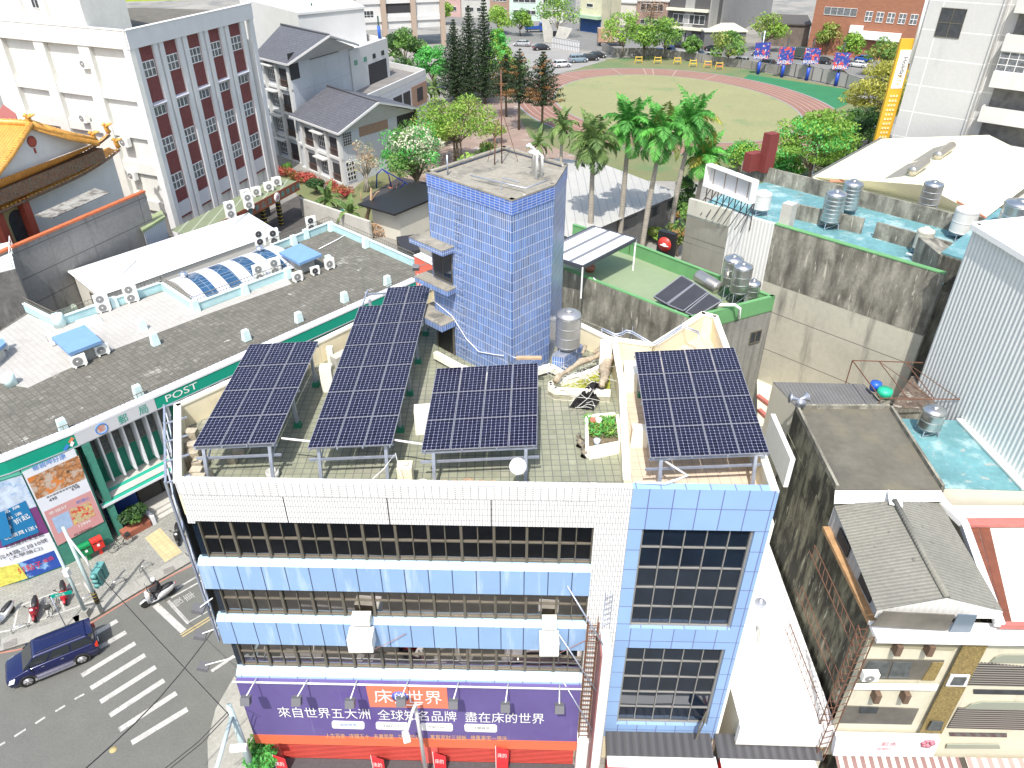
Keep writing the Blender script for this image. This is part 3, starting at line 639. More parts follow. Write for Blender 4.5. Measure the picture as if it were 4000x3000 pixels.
# tank plinth, ledge wall, planters built into the roof
mb = MB(); mb.use(twtile); c = at(2215, 1385, 18.9)
P = [at(2157, 1385, 19.1), at(2205, 1392, 19.1), at(2277, 1345, 19.1), at(2225, 1310, 19.1)]
mb.prism([(p.x, p.y) for p in P], DECK, 19.0); mb.use(galv); mb.prism([(p.x, p.y) for p in P], 19.0, 19.06); mb.build('tank_plinth', None, bld)
def curbing(name, pts, z0, z1, th, m, parent, mt=None):
    mb = MB()
    for a, b in zip(pts, pts[1:]):
        mb.use(m); mb.wall(a, b, z0, z1-.05, th); mb.use(mt or m); mb.wall(a, b, z1-.05, z1, th)
    return mb.build(name, None, parent)
soil = mat('dry soil', (.16, .13, .08), .95, noise=((3, .3), (9, .3)))
pond = mat('green stained pond floor', (.30, .31, .04), .7, noise=((2, .35), (8, .3)), patch=(1.5, .55, .7, (.10, .12, .04)))
q = [at(x, y, DECK+.6)for x, y in ((2385, 1400), (2300, 1445), (2190, 1480), (2142, 1490), (2140, 1505), (2165, 1520), (2250, 1525), (2385, 1530))]
curbing('pond_kerb', [(p.x, p.y) for p in q], DECK, DECK+.6, .2, creamw, bld)
mb = MB(); mb.use(pond); mb.prism([(p.x, p.y) for p in q], DECK+.02, DECK+.3); mb.build('pond_floor', None, bld)
q = [at(x, y, DECK+.6) for x, y in ((2297, 1627), (2405, 1617), (2418, 1722), (2300, 1745))]
curbing('planter_box', [(p.x, p.y) for p in q]+[(q[0].x, q[0].y)], DECK, DECK+.6, .14, creamw, bld)
mb = MB(); mb.prism([(p.x, p.y) for p in q], DECK, DECK+.42); mb.build('planter_soil', soil, bld)
# concrete ledges along the street side of the roof
mb = MB(); mb.use(conc_l); a, b = V(-14.2, 27.0), V(-10.4, 31.0)
for (a, b) in ((V(-13.6, 27.7), V(-11.4, 30.2)), (V(-9.3, 32.2), V(-7.3, 34.6)), (V(-6.6, 35.3), V(-5.0, 37.3))):
    mb.use(conc_l); mb.wall(a, b, DECK, DECK+.55, -.5); mb.use(cream); e = (b-a).normalized()*.3; n = V(e.y, -e.x)*2.2; mb.wall(a+e+n, b-e+n, DECK, DECK+.3, -.35)
mb.build('ledge', None, bld)
for px, py, h, d in ((1285, 1520, 19.3, .55), (1295, 1415, 18.9, .3), (1655, 1680, 19.2, .7)):
    p = at(px, py, DECK); mb = MB(); mb.box((p.x, p.y, (DECK+h)/2), (d, d, h-DECK), rz=.1); mb.build('roof_pier', creamw, bld)
# curved pipe on the rear parapet
mb = MB(); q = [at(x, y, 19.4) for x, y in ((2350, 1290), (2352, 1282), (2405, 1307), (2430, 1300), (2445, 1290), (2470, 1295), (2550, 1343), (2663, 1270), (2730, 1297), (2728, 1320))]
mb.tube(q, .045, 7); mb.tube([p-V(0, .12, .05) for p in q], .03, 6)
for p in q[3:8:2]: mb.tube([p-V(0, 0, .5), p+V(0, 0, .3)], .02, 5)
mb.build('parapet_pipe', galv, bld)
mb = MB()   # wall cable on the tower
mb.tube([tp(-.2, 20.7, .03), tp(1.4, 20.3, .05), tp(2.4, 19.4, .06), tp(3.3, 19.0, .06), tp(4.4, 19.3, .06), tp(5.1, 19.55, .1)], .022, 5); mb.build('cable', white, tw)
lampm = mat('weathered fluorescent tube', (.45, .32, .2), .6, noise=(4, .2))
mb = MB(); q = at(2010, 1385, 19.8); mb.M = None
a = V(.05, 30.0, 19.9); mb.use(lampm); mb.box(a+V(.75, -.25, .02), (1.2, .22, .1)); mb.use(galv); mb.tube([a+V(-.2, .1, -1.5), a+V(-.2, 0, 0), a+V(.2, -.25, 0)], .03, 6)
mb.build('tube_light', None, None, 'peeling tube light on a thin post at the foot of the blue stair tower', 'lamp')
# ================================================================ solar arrays
cell = None
def solar_mat():
    m = bpy.data.materials.new('solar cells'); m.use_nodes = True; n = m.node_tree.nodes; k = m.node_tree.links; b = n['Principled BSDF']
    b.inputs['Roughness'].default_value = .12; b.inputs['Specular IOR Level'].default_value = .45
    uv = n.new('ShaderNodeUVMap'); uv.uv_map = 'PV'; sx = n.new('ShaderNodeSeparateXYZ'); k.new(uv.outputs[0], sx.inputs[0])
    def ma(op, a, c=None):
        q = n.new('ShaderNodeMath'); q.operation = op
        for i, x in enumerate((a, c)):
            if x is None: continue
            if isinstance(x, (int, float)): q.inputs[i].default_value = x
            else: k.new(x, q.inputs[i])
        return q.outputs[0]
    fx = ma('ABSOLUTE', ma('SUBTRACT', ma('FRACT', sx.outputs[0]), .5)); fy = ma('ABSOLUTE', ma('SUBTRACT', ma('FRACT', sx.outputs[1]), .5))
    gap = ma('MAXIMUM', ma('GREATER_THAN', fx, .486), ma('GREATER_THAN', fy, .488)); dia = ma('GREATER_THAN', ma('ADD', fx, fy), .89)
    g = ma('MAXIMUM', gap, dia)
    fl = n.new('ShaderNodeVectorMath'); fl.operation = 'FLOOR'; k.new(uv.outputs[0], fl.inputs[0]); wn = n.new('ShaderNodeTexWhiteNoise'); k.new(fl.outputs[0], wn.inputs[0])
    cr = n.new('ShaderNodeMix'); cr.data_type = 'RGBA'; cr.inputs[6].default_value = (.005, .004, .014, 1); cr.inputs[7].default_value = (.011, .010, .030, 1); k.new(wn.outputs[0], cr.inputs[0])
    mx = n.new('ShaderNodeMix'); mx.data_type = 'RGBA'; k.new(g, mx.inputs[0]); k.new(cr.outputs[2], mx.inputs[6]); mx.inputs[7].default_value = (.46, .48, .58, 1)
    k.new(mx.outputs[2], b.inputs['Base Color']); return m
solar = solar_mat(); alu = mat('aluminium module frame', (.33, .33, .36), .35, metal=.4)
def module(q, parent):   # q: 4 corners, front-left, front-right, back-right, back-left
    c = sum(q, Vector())/4; n = (q[1]-q[0]).cross(q[3]-q[0]).normalized()
    def inset(d): return [p+((q[(i+1) % 4]-p).normalized()+(q[(i-1) % 4]-p).normalized())*d for i, p in enumerate(q)]
    o = inset(.012); i_ = inset(.03)
    f = MB(); f.hexa([p-n*.045 for p in o], o)
    fo = f.build('solar_module', alu, parent)
    me = bpy.data.meshes.new('cells'); o0 = origin(fo); me.from_pydata([p+n*.006-o0 for p in i_], [], [(0, 1, 2, 3)]); me.materials.append(solar)
    uv = me.uv_layers.new(name='PV'); uv.data.foreach_set('uv', [0, 0, 6, 0, 6, 10, 0, 10]); co = bpy.data.objects.new('cells', me); COL.objects.link(co); co.parent = fo
def array(label, px, zf, zb, nx, ny, skip=(), posts=()):
    FL, FR, BR, BL = [at(p[0], p[1], z) for p, z in zip(px, (zf, zf, zb, zb))]
    r = thing('solar_array', label, 'solar array', ((FL.x+FR.x)/2, (FL.y+BL.y)/2, DECK), 'solar arrays on the roof')
    P = lambda u, v, dz=0: L(L(FL, FR, u), L(BL, BR, u), v)+V(0, 0, dz)
    for i in range(nx):
        for j in range(ny):
            if (i, j) in skip: continue
            module([P(i/nx, j/ny), P((i+1)/nx, j/ny), P((i+1)/nx, (j+1)/ny), P(i/nx, (j+1)/ny)], r)
    mb = MB()
    us = (.1, .9); vmax = 1
    for u in (.03, .35, .65, .97): mb.bar(P(u, 0, -.1), P(u, vmax, -.1), .06, .09)
    nv = max(2, round(ny/2)+1)
    for v in [k/(nv-1)*.96+.02 for k in range(nv)]: mb.bar(P(-.0, v, -.2), P(1.0, v, -.2), .07, .1)
    mb.bar(P(-.02, .0, -.2)+V(0, .2, -.55), P(1.02, .0, -.2)+V(0, .2, -.55), .07, .1)
    mb.build('rail', galv, r)
    for v in [k/(nv-1)*.9+.03 for k in range(nv)]:
        for u in us:
            t = P(u, v, -.15); b = V(t.x, t.y-(.45 if v < .1 else 0), DECK)
            mb = MB(); mb.bar(b, t, .13); mb.build('post', galv, r)
            if v < .1: continue
            mb = MB(); mb.box((b.x, b.y, DECK+.12), (.34, .3, .24), taper=.8); mb.build('footing', dgreen, r)
    mb = MB()
    for u in us: 
        for v0 in (.03,): t = P(u, v0, -.9); mb.bar(t, P(u, min(1, v0+.25), -.2), .05)
    mb.build('brace', galv, r)
    return r
array('leftmost solar array on steel posts, beside the stacked concrete blocks', [(750, 1746), (1075, 1731), (1246, 1331), (975, 1345)], 19.8, 20.24, 3, 4)
# second array: six rows of three, a seventh of two
FL, FR = at(1199, 1751, 19.8), at(1531, 1737, 19.8); BL7, BR7 = at(1362, 1128, 20.57), at(1685, 1111, 20.57)
BL7 = L(FL, at(1411, 1197.6, 20.5), 7/6.0)
array('longest solar array, seven rows deep with a notched back corner left of the blue tower', [(1199, 1751), (1531, 1737), (1685, 1111.6), (1428, 1128)], 19.8, 20.57, 3, 7, skip=((0, 6),))
array('smallest solar array of three rows standing in front of the blue tower', [(1644, 1760), (2099, 1740), (2103, 1417), (1705, 1439)], 19.8, 20.13, 4, 3)
array('rightmost solar array of four rows on the beige tiled terrace', [(2540, 1788), (3007, 1769), (2868, 1356), (2477, 1374)], 19.8, 20.24, 4, 4)
# ================================================================ ground sheets, street, pavements
asph = mat('asphalt', (.130, .132, .120), .9, noise=((.12, .1), (.9, .06), (9, .14)), patch=[(.25, .55, .8, (.105, .105, .10)), (1.6, .68, .74, (.10, .098, .09))])
def sheet(name, px, z, m, rot=0, world=False, kind='structure'):
    mb = MB(rot=rot); P = [V(p[0], p[1], z) if world else at(p[0], p[1], z) for p in px]
    if (P[1]-P[0]).cross(P[2]-P[1]).z < 0: P.reverse()
    mb.face(P); return mb.build(name, m, kind=kind, org=(P[0].x, P[0].y, z))
def plate(name, pts, z0, z1, m, rot=0, parent=None):
    mb = MB(rot=rot); mb.prism(pts, z0, z1); return mb.build(name, m, parent, kind=None if parent else 'structure')
gmix = mat('city ground', (.26, .25, .225), .95, noise=((.05, .2), (.6, .15)), patch=[(.08, .5, .6, (.17, .17, .16))])
mb = MB(); mb.face([(-700, -200, -.03), (700, -200, -.03), (700, 1200, -.03), (-700, 1200, -.03)]); struct('ground', mb, gmix)
sheet('road', [(-200, -60), (120, -60), (120, 21.0), (30, 20.3), (-14, 21.4), (-14, 26), (-6, 38), (10, 55), (6, 58), (-21.7, 35.4), (-25.8, 31.4), (-31, 28.2), (-60, 12), (-200, -60)][:-1], -.01, asph, world=True)
paver = mat('grey block paving', (.27, .27, .24), .9, grid=(.42, .2, .018, (.17, .17, .155), .5, .12), noise=((.6, .12), (5, .12)))
kerbm = mat('kerb concrete', (.30, .295, .265), .9, noise=((.8, .12), (6, .14)))
k_in = [(-36, 25.6), (-30.9, 28.3), (-27.0, 30.1), (-24.3, 33.1), (-21.9, 35.6), (-14, 45), (-2, 58)]
plate('pavement', k_in+[(-8.8, 60.5), (-28.0, 38.2), (-30.5, 35.5), (-33, 33.9), (-37, 33.4)], -.02, .10, paver, rot=R(34))
mb = MB()
for a, b in zip(k_in, k_in[1:]): mb.wall(a, b, -.02, .13, 1.0)
struct('kerb', mb, kerbm)
mb = MB(rot=0); k2 = [(-16.2, 26.6), (-16.6, 24.5), (-16.4, 22.6), (-15.8, 21.0), (-14.6, 19.4), (-10, 18.9), (30, 17.6)]
mb.prism(k2+[(30, 21.3), (10.3, 21.2), (-12.9, 21.8), (-13.4, 24)], -.02, .12); struct('pavement', mb, kerbm)
sheet('yellow_paving', [(566, 2101), (625, 2062), (711, 2156), (645, 2196)], .108, mat('yellow paving', (.50, .40, .22), .9, grid=(.4, .4, .02, (.35, .29, .18), 0, .1), noise=(2, .1)), rot=R(48))
mk = mat('worn white road paint', (.42, .415, .39), .8, patch=[(1.8, .50, .68, (.30, .295, .28)), (5, .58, .66, (.20, .2, .19))], noise=(3, .08)); mky = mat('worn yellow road paint', (.40, .32, .15), .8, noise=(3, .1)); mkr = mat('faded red road paint', (.38, .165, .12), .85, noise=(2, .12), patch=(1.2, .6, .75, (.30, .24, .22)))
def stripe(name, a, b, wd, m=mk, z=-.004):
    A, B = at(*a, z), at(*b, z); e = (B-A).normalized(); n = V(-e.y, e.x, 0)*wd/2; mb = MB(); mb.face([A-n, B-n, B+n, A+n]); return mb.build(name, m, kind='structure')
for a, b in (((375, 2473), (458, 2424)), ((388, 2529), (492, 2469)), ((319, 2639), (528, 2512)), ((354, 2689), (567, 2558)), ((392, 2742), (608, 2605)), ((429, 2795), (641, 2657)), ((466, 2851), (689, 2707)), ((514, 2902), (732, 2770))): stripe('crosswalk_stripe', a, b, .35)
stripe('stop_line', (606, 2362), (717, 2466), .40); stripe('road_marking', (656, 2347), (737, 2435), .2); stripe('road_marking', (668, 2335), (800, 2262), .12); stripe('road_marking', (692, 2297), (790, 2240), .14)
stripe('road_marking', (741, 2428), (830, 2378), .08); stripe('road_marking', (826, 2622), (915, 2562), .22)
for d in (0, 7): stripe('road_marking', (705+d, 2480+d), (845+d, 2393+d), .1, mky)
for a, b in (((291, 2731), (329, 2711)), ((216, 2779), (254, 2756)), ((138, 2826), (176, 2801)), ((56, 2877), (101, 2848)), ((-20, 2921), (20, 2899))): stripe('lane_dash', a, b, .13)
def pline(name, pts, wd, m, z=-.004):
    P = [at(p[0], p[1], z) for p in pts]; mb = MB(); Q = []
    for i, p in enumerate(P):
        d = (P[min(i+1, len(P)-1)]-P[max(0, i-1)]).normalized(); Q.append((p-V(-d.y, d.x, 0)*wd/2, p+V(-d.y, d.x, 0)*wd/2))
    for (a, b), (c, d) in zip(Q, Q[1:]): mb.face([a, c, d, b])
    return mb.build(name, m, kind='structure')
pline('red_line', [(-60, 2565), (0, 2551), (60, 2540), (117, 2526), (200, 2498), (361, 2430), (475, 2360), (588, 2292), (680, 2243), (758, 2204)], .12, mkr)
pline('red_line', [(935, 2640), (925, 2652), (895, 2690), (868, 2735), (856, 2775), (850, 2815), (849, 2860), (854, 2905), (864, 2955), (877, 3005)], .13, mkr)
for a, b in (((57, 2374), (326, 2274)), ((53, 2459), (372, 2345)), ((326, 2274), (376, 2342)), ((71, 2370), (53, 2456)), ((122, 2355), (113, 2438)), ((174, 2337), (188, 2412)), ((228, 2320), (252, 2385)), ((-30, 2390), (57, 2374)), ((-30, 2475), (53, 2459))): stripe('parking_line', a, b, .13, mk, .112)
for px, py in ((40, 2515), (660, 2227)):
    p = at(px, py, .13); mb = MB(); mb.box((p.x, p.y, .14), (.7, .5, .02), rz=.6); mb.build('drain_grate', mat('drain grate', (.07, .06, .055), .8, grid=(.06, .5, .02, (.25, .24, .22), 0)), kind='structure')
p = at(442, 2928, 0); mb = MB(); mb.lathe([(.2, -.004), (.2, .0), (.001, .004)], (p.x, p.y, 0), 16); mb.build('manhole_cover', mky, kind='structure')
rt = MB(); 
fm_ = mat('faint road lettering', (.33, .33, .31), .8)
def roadtext(s, pa, pb, h):
    A, B = at(*pa, 0), at(*pb, 0); e = (B-A).normalized(); o = text(s, 'road_lettering', fm_, None, A, B, 0, h*.62, out=.0, w=h*.62, up=V(-e.y, e.x, 0)); o['kind'] = 'structure'
roadtext('慢', (722, 2352), (695, 2325), 1.1); roadtext('車', (768, 2328), (742, 2300), 1.1)
# ================================================================ post office
pgreen = mat('post office green panel', (.005, .30, .20), .45, noise=(1, .04)); pgt = mat('green glazed brick', (.06, .27, .20), .6, grid=(.24, .07, .01, (.03, .14, .11), .5, .15), noise=(1, .12)); pgd = mat('dark green wall', (.01, .20, .13), .7, noise=(1, .1))
ptile = mat('roof tile mossy', (.155, .148, .125), .95, grid=(.42, .42, .03, (.09, .085, .07), 0, .18), noise=((.35, .2), (2, .2), (8, .18)), patch=[(.25, .6, .72, (.36, .35, .31)), (.6, .64, .7, (.5, .5, .46))])
ptilel = mat('roof tile pale', (.40, .385, .36), .9, grid=(.4, .4, .018, (.29, .28, .26), 0, .05), noise=((.4, .07), (5, .08)), patch=[(.5, .6, .75, (.30, .28, .25))])
aqua = mat('pale aqua paint', (.42, .62, .64), .7, noise=((1.5, .12),), patch=(1.5, .6, .75, (.30, .42, .42))); aqual = mat('pale aqua coping', (.62, .78, .78), .7, noise=(2, .1))
railm = mat('aged railing steel', (.16, .145, .12), .7, noise=(5, .2))
PZ = 8.8
A0, A1, A2, A3, A4 = V(-8.72, 60.5), V(-28.25, 37.87), V(-31.1, 35.15), V(-33.2, 33.75), V(-36.5, 33.25)
B0, B1 = at(1622, 1040, PZ), at(1291, 893, PZ)
po = thing('post_office', 'two storey post office with green fascia, white fins and mossy tiled flat roof', 'building', (-22, 48, 0))
back = [at(x, y, PZ) for x, y in ((1288, 895), (1060, 985), (1138, 1075), (768, 1215), (640, 1130), (230, 1275), (110, 1215), (0, 1290), (-120, 1340))]
roofp = [A0, (B0.x, B0.y)]+[(p.x, p.y) for p in back]+[(-39, 38), A4, A3, A2, A1]
Wp = [V(-28.1, 37.4), V(-30.4, 35.1), V(-32.4, 33.8), V(-33.8, 33.3), V(-36.6, 33.1)]
plate('roof_deck', roofp, PZ-.4, PZ, ptile, rot=math.atan2(22.6, 19.5), parent=po)
lp = [at(x, y, PZ) for x, y in ((0, 1298), (110, 1228), (230, 1282), (640, 1140), (770, 1222), (1120, 1085), (1140, 1110), (800, 1232), (437, 1370), (250, 1450), (110, 1516), (0, 1498), (-100, 1500))]
plate('roof_paving', [(p.x, p.y) for p in lp], PZ+.0, PZ+.04, ptilel, rot=math.atan2(22.6, 19.5), parent=po)
# walls
mb = MB(); mb.use(pgd)
inn = [V(-9.6, 61.2), V(-29.4, 39.2), V(-31.5, 37), V(-34, 35)]
mb.use(conc_l); bk = [V(p.x, p.y)*.995 for p in back]
mb.prism([V(-10.3, 61.6), (B0.x-.3, B0.y)]+[(p.x, p.y) for p in bk[:-1]]+[(-40, 39), V(-34.5, 35.5), V(-31.6, 37), V(-29.6, 39.4)], 0, PZ-.41); mb.build('wall', None, po)
mb = MB(); mb.use(pgt)
for a, b in zip(Wp, Wp[1:]): mb.wall(a, b, 0, 8.25, -.8)
mb.wall(V(-28.9, 38.9), V(-28.05, 37.9), 0, 8.25, .5); mb.build('brick_wall', None, po)
pe = (A0-A1).normalized(); pn = V(pe.y, -pe.x)
def pp(s, z, o=0): q = A1+pe*s+pn*o; return V(q.x, q.y, z)
def pbox(mb, s0, s1, z0, z1, o0, o1): mb.hexa([pp(s0, z0, o1), pp(s1, z0, o1), pp(s1, z0, o0), pp(s0, z0, o0)], [pp(s0, z1, o1), pp(s1, z1, o1), pp(s1, z1, o0), pp(s0, z1, o0)])
mb = MB(); mb.use(pgd); pbox(mb, .3, 29, 3.4, 8.3, -1.45, -1.3); mb.use(mat('dark blue wall', (.01, .05, .25), .6)); pbox(mb, .3, 2.6, .6, 3.4, -1.45, -1.31); pbox(mb, 6.2, 8.0, .6, 3.4, -1.45, -1.31); mb.build('front_wall', None, po)
curt = mat('curtained glass', (.10, .11, .11), .1, noise=(3, .4))
for k in range(7):
    s = .5+k*.82
    mb = MB(); mb.use(frame_m); pbox(mb, s, s+.82, 5.9, 7.7, -1.31, -1.26); w_ = mb.build('window', None, po); mb = MB(); pbox(mb, s+.06, s+.76, 6.0, 7.6, -1.29, -1.24); mb.build('glass', curt, w_)
whitef = mat('white fin paint', (.74, .75, .78), .5, noise=(1, .05))
for k in range(8):
    s = .5+k*.82
    mb = MB(); mb.use(whitef); pbox(mb, s, s+.12, 4.1, 8.3, -1.3, -.5); mb.build('fin', None, po)
for s in (7.6, 9.2, 10.4, 11.6):
    mb = MB(); mb.use(whitef)
    pr = [(-.4, 8.3), (-.45, 5.5), (-.3, 4.6), (.1, 4.1), (.1, 3.9), (-1.3, 3.9), (-1.3, 8.3)]
    mb.loft([[pp(s, z, o) for o, z in pr], [pp(s+.35, z, o) for o, z in pr]]); fixn(mb.build('fin', None, po))
# fascia
mb = MB(); F = [A0, A1, A2, A3, A4]
def off(P, d):   # offset polyline outward (to the right of travel A0 -> A4 is the street side)
    out = []
    for i, p in enumerate(P):
        ns = []
        for a, b in ((P[max(i-1, 0)], P[i]), (P[i], P[min(i+1, len(P)-1)])):
            if (b-a).length > 1e-6: e = (b-a).normalized(); ns.append(V(-e.y, e.x))
        n = sum(ns, V(0, 0)).normalized(); out.append(p+n*d)
    return out
Fo = off(F, .12); 
def band(mb, P, z0, z1, th):
    Q = off(P, -th)
    for i in range(len(P)-1): mb.hexa([(P[i].x, P[i].y, z0), (P[i+1].x, P[i+1].y, z0), (Q[i+1].x, Q[i+1].y, z0), (Q[i].x, Q[i].y, z0)], [(P[i].x, P[i].y, z1), (P[i+1].x, P[i+1].y, z1), (Q[i+1].x, Q[i+1].y, z1), (Q[i].x, Q[i].y, z1)])
band(mb, Fo, 8.38, 9.3, .3); mb.build('fascia', pgreen, po)
mb = MB(); band(mb, off(F, .16), 9.3, 9.46, .34); band(mb, off(F, .05), 9.46, 9.52, .5); mb.build('cornice', whitef, po)
mb = MB(); band(mb, off(F, .14), 8.3, 8.38, .3); mb.build('fascia_trim', mat('grey trim', (.4, .4, .45), .5), po)
wp_ = MB(); pbox(wp_, .02, 5.35, 8.36, 9.29, .1, .15); wp_.build('fascia_panel', mat('pale grey sign panel', (.56, .57, .60), .5), po)
tg = mat('green lettering', (.01, .33, .24), .5); tw_ = mat('white lettering', (.82, .82, .8), .5); tb = mat('blue lettering', (.06, .22, .62), .5); to = mat('orange lettering', (.72, .22, .10), .5); tk = mat('black lettering', (.03, .03, .04), .6); tr_ = mat('red lettering', (.65, .04, .05), .6)
def ptext(s, s0, w_, z, h, m, o=.17): text(s, 'lettering', m, po, pp(s0, z), pp(s0+1, z), z, h, out=o, w=w_)
ptext('POST', 6.1, 2.4, 8.6, .52, tw_, .14); ptext('局', 4.15, .62, 8.5, .68, tg); ptext('郵', 2.75, .62, 8.5, .68, tg); ptext('郵', 1.42, .42, 8.62, .44, to)
mb = MB(); c = pp(1.63, 8.83, .165); mb.tube([c+V(pe.x*.37*cos(a), pe.y*.37*cos(a), .37*sin(a)) for a in [k*pi/12 for k in range(25)]], .035, 6, cap=False); mb.build('emblem_ring', tb, po)
fe2 = (A2-A1).normalized(); fn2 = V(-fe2.y, fe2.x)
for s_, z_, m_, w_ in ((.05, 9.0, to, .26), (.12, 8.72, tw_, .2), (.45, 8.62, tb, .3)):
    q = A1+fe2*s_+fn2*.16; q = V(q.x, q.y, z_); f3 = V(fe2.x, fe2.y, 0); mb = MB(); mb.face([q, q+f3*w_-V(0, 0, .25), q+f3*(w_+.12)-V(0, 0, .1), q+f3*.12+V(0, 0, .2)]); mb.build('emblem', m_, po)
# canopy, entrance, steps
mb = MB(); mb.use(conc_l)
mb.hexa([pp(.1, 3.4, .1), pp(14, 3.4, .1), pp(14, 3.4, -1.3), pp(.1, 3.4, -1.3)], [pp(.7, 3.75, -.5), pp(14, 3.75, -.5), pp(14, 3.75, -1.3), pp(.7, 3.75, -1.3)])
mb.use(pgreen); mb.hexa([pp(-.1, 3.2, .25), pp(14, 3.2, .25), pp(14, 3.15, -.1), pp(.1, 3.15, -.1)], [pp(.66, 3.76, -.45), pp(14, 3.76, -.45), pp(14, 3.7, -.55), pp(.7, 3.7, -.55)])
mb.use(whitef); pbox(mb, -.12, 14, 3.0, 3.2, -.1, .28); mb.build('canopy', None, po)
mb = MB(); mb.use(mat('roller shutter', (.07, .065, .06), .6, corr=(.1, .6, .4, 'Y'))); pbox(mb, 2.7, 4.4, .6, 3.2, -1.32, -1.28); pbox(mb, 4.5, 6.1, .6, 3.2, -1.32, -1.28); mb.build('shutter', None, po)
mb = MB(); pbox(mb, 6.4, 7.1, 1.9, 3.0, -1.3, -1.24); mb.build('notice', tw_, po); mb = MB(); pbox(mb, .9, 1.5, 1.9, 2.7, -1.3, -1.24); mb.build('notice', tw_, po)
plt = [at(x, y, .6) for x, y in ((500, 2030), (630, 1985), (720, 1940), (690, 1900), (480, 1990))]
mb = MB(); mb.use(conc_l); pbox(mb, 2.0, 14, .1, .6, -1.3, .1); 
for k, z in ((1, .45), (2, .28)): pbox(mb, 2.6, 5.4, .1, z, .1, .1+.4*k)
mb.build('steps', None, po)
mb = MB(); mb.use(whitef); pbox(mb, 2.35, 2.6, .1, .9, -.3, 1.0); mb.build('stair_cheek', None, po)
for s in (2.5, 5.5):
    mb = MB(); mb.tube([pp(s, .6, 0), pp(s, 1.4, 0), pp(s, 1.0, .9), pp(s, .1, .9)], .03, 6); mb.build('handrail', chrome, po)
mb = MB()
for k in range(9): mb.tube([pp(5.8+k*.3, .6, .15), pp(5.8+k*.3, 1.35, .15)], .018, 5)
mb.tube([pp(5.7, 1.35, .15), pp(8.4, 1.35, .15)], .025, 6); mb.build('ramp_railing', chrome, po)
# roof railing and parapet blocks
def railing(name, pts, h, parent, m=railm, step=.3, z=PZ, r=.018):
    mb = MB()
    for a, b in zip(pts, pts[1:]):
        a = V(a[0], a[1], 0); b = V(b[0], b[1], 0); n = max(1, int((b-a).length/step))
        mb.bar(a+V(0, 0, z+h), b+V(0, 0, z+h), .05, .04); mb.bar(a+V(0, 0, z+h*.35), b+V(0, 0, z+h*.35), .03)
        for k in range(n+1): q = L(a, b, k/n); mb.bar(q+V(0, 0, z), q+V(0, 0, z+h), r*1.5)
    return mb.build(name, m, parent)
railing('street_railing', [(p.x, p.y) for p in off(F, -.35)], .95, po, z=PZ+.1)
bp = [at(x, y, PZ) for x, y in ((1622, 1040), (1291, 893), (1060, 985))]; bq = [at(x, y, PZ) for x, y in ((1138, 1075), (768, 1215), (640, 1130), (230, 1275), (110, 1215))]
mb = MB()
for run in (bp, bq):
    for a, b in zip(run, run[1:]): mb.use(aqua); mb.wall(a, b, PZ-.3, PZ+.75, .2); mb.use(aqual); mb.wall(a, b, PZ+.75, PZ+.82, .26)
mb.build('parapet', None, po)
for run in (bp, bq): railing('roof_railing', [(p.x, p.y) for p in run], .5, po, z=PZ+.82)
for px, py, h in ((610, 1340, 1.0), (255, 1680, 1.0), (545, 1550, .9), (965, 1330, .9), (1170, 1260, .9), (1348, 1180, .9), (1515, 1115, .9), (560, 1290, .9), (768, 1212, 1.1), (960, 1142, .95), (1295, 895, 1.0), (1150, 950, 1.0), (1197, 925, 1.0), (1430, 960, 1.0), (1128, 1080, 1.0), (1285, 1030, .8), (450, 1200, .9)):
    p = at(px, py+ (8 if h > .9 else 0), PZ); mb = MB(); mb.use(aqual); mb.box((p.x, p.y, PZ+.04+h/2), (.6, .5, h), rz=.85, taper=.78); mb.build('roof_block', None, po)
for px, py, r_, h in ((45, 1505, .42, .9), (237, 1275, .45, 1.1)):
    p = at(px, py, PZ); mb = MB(); mb.lathe([(r_, 0), (r_, h*.95), (r_*.85, h), (.001, h)], (p.x, p.y, PZ+.04), 20); mb.build('round_vent', aqual, po)
p = at(350, 1265, PZ); mb = MB(); mb.box((p.x, p.y, PZ+.2), (1.9, 1.2, .4), rz=.75, taper=.85); mb.build('skylight_cover', aqual, po)
# blue roofed equipment shelters (a wall stub with a slab roof)
sheltb = mat('slate blue painted slab', (.16, .29, .50), .55, noise=((1.2, .08),))
for c4, z1 in (([(200, 1318), (330, 1268), (397, 1330), (268, 1380)], 10.2), ([(1090, 985), (1173, 950), (1257, 992), (1168, 1028)], 10.3), ([(-70, 1345), (10, 1322), (22, 1338), (-50, 1400)], 10.0)):
    P = [at(x, y, z1) for x, y in c4]; mb = MB(); mb.use(conc_l); c = sum(P, Vector())/4; mb.prism([(L(c, p, .6).x, L(c, p, .6).y) for p in P], PZ+.04, z1-.3); sh = mb.build('roof_shelter', None, po)
    mb = MB(); mb.prism([(p.x, p.y) for p in P], z1-.25, z1); mb.build('slab_roof', sheltb, sh)
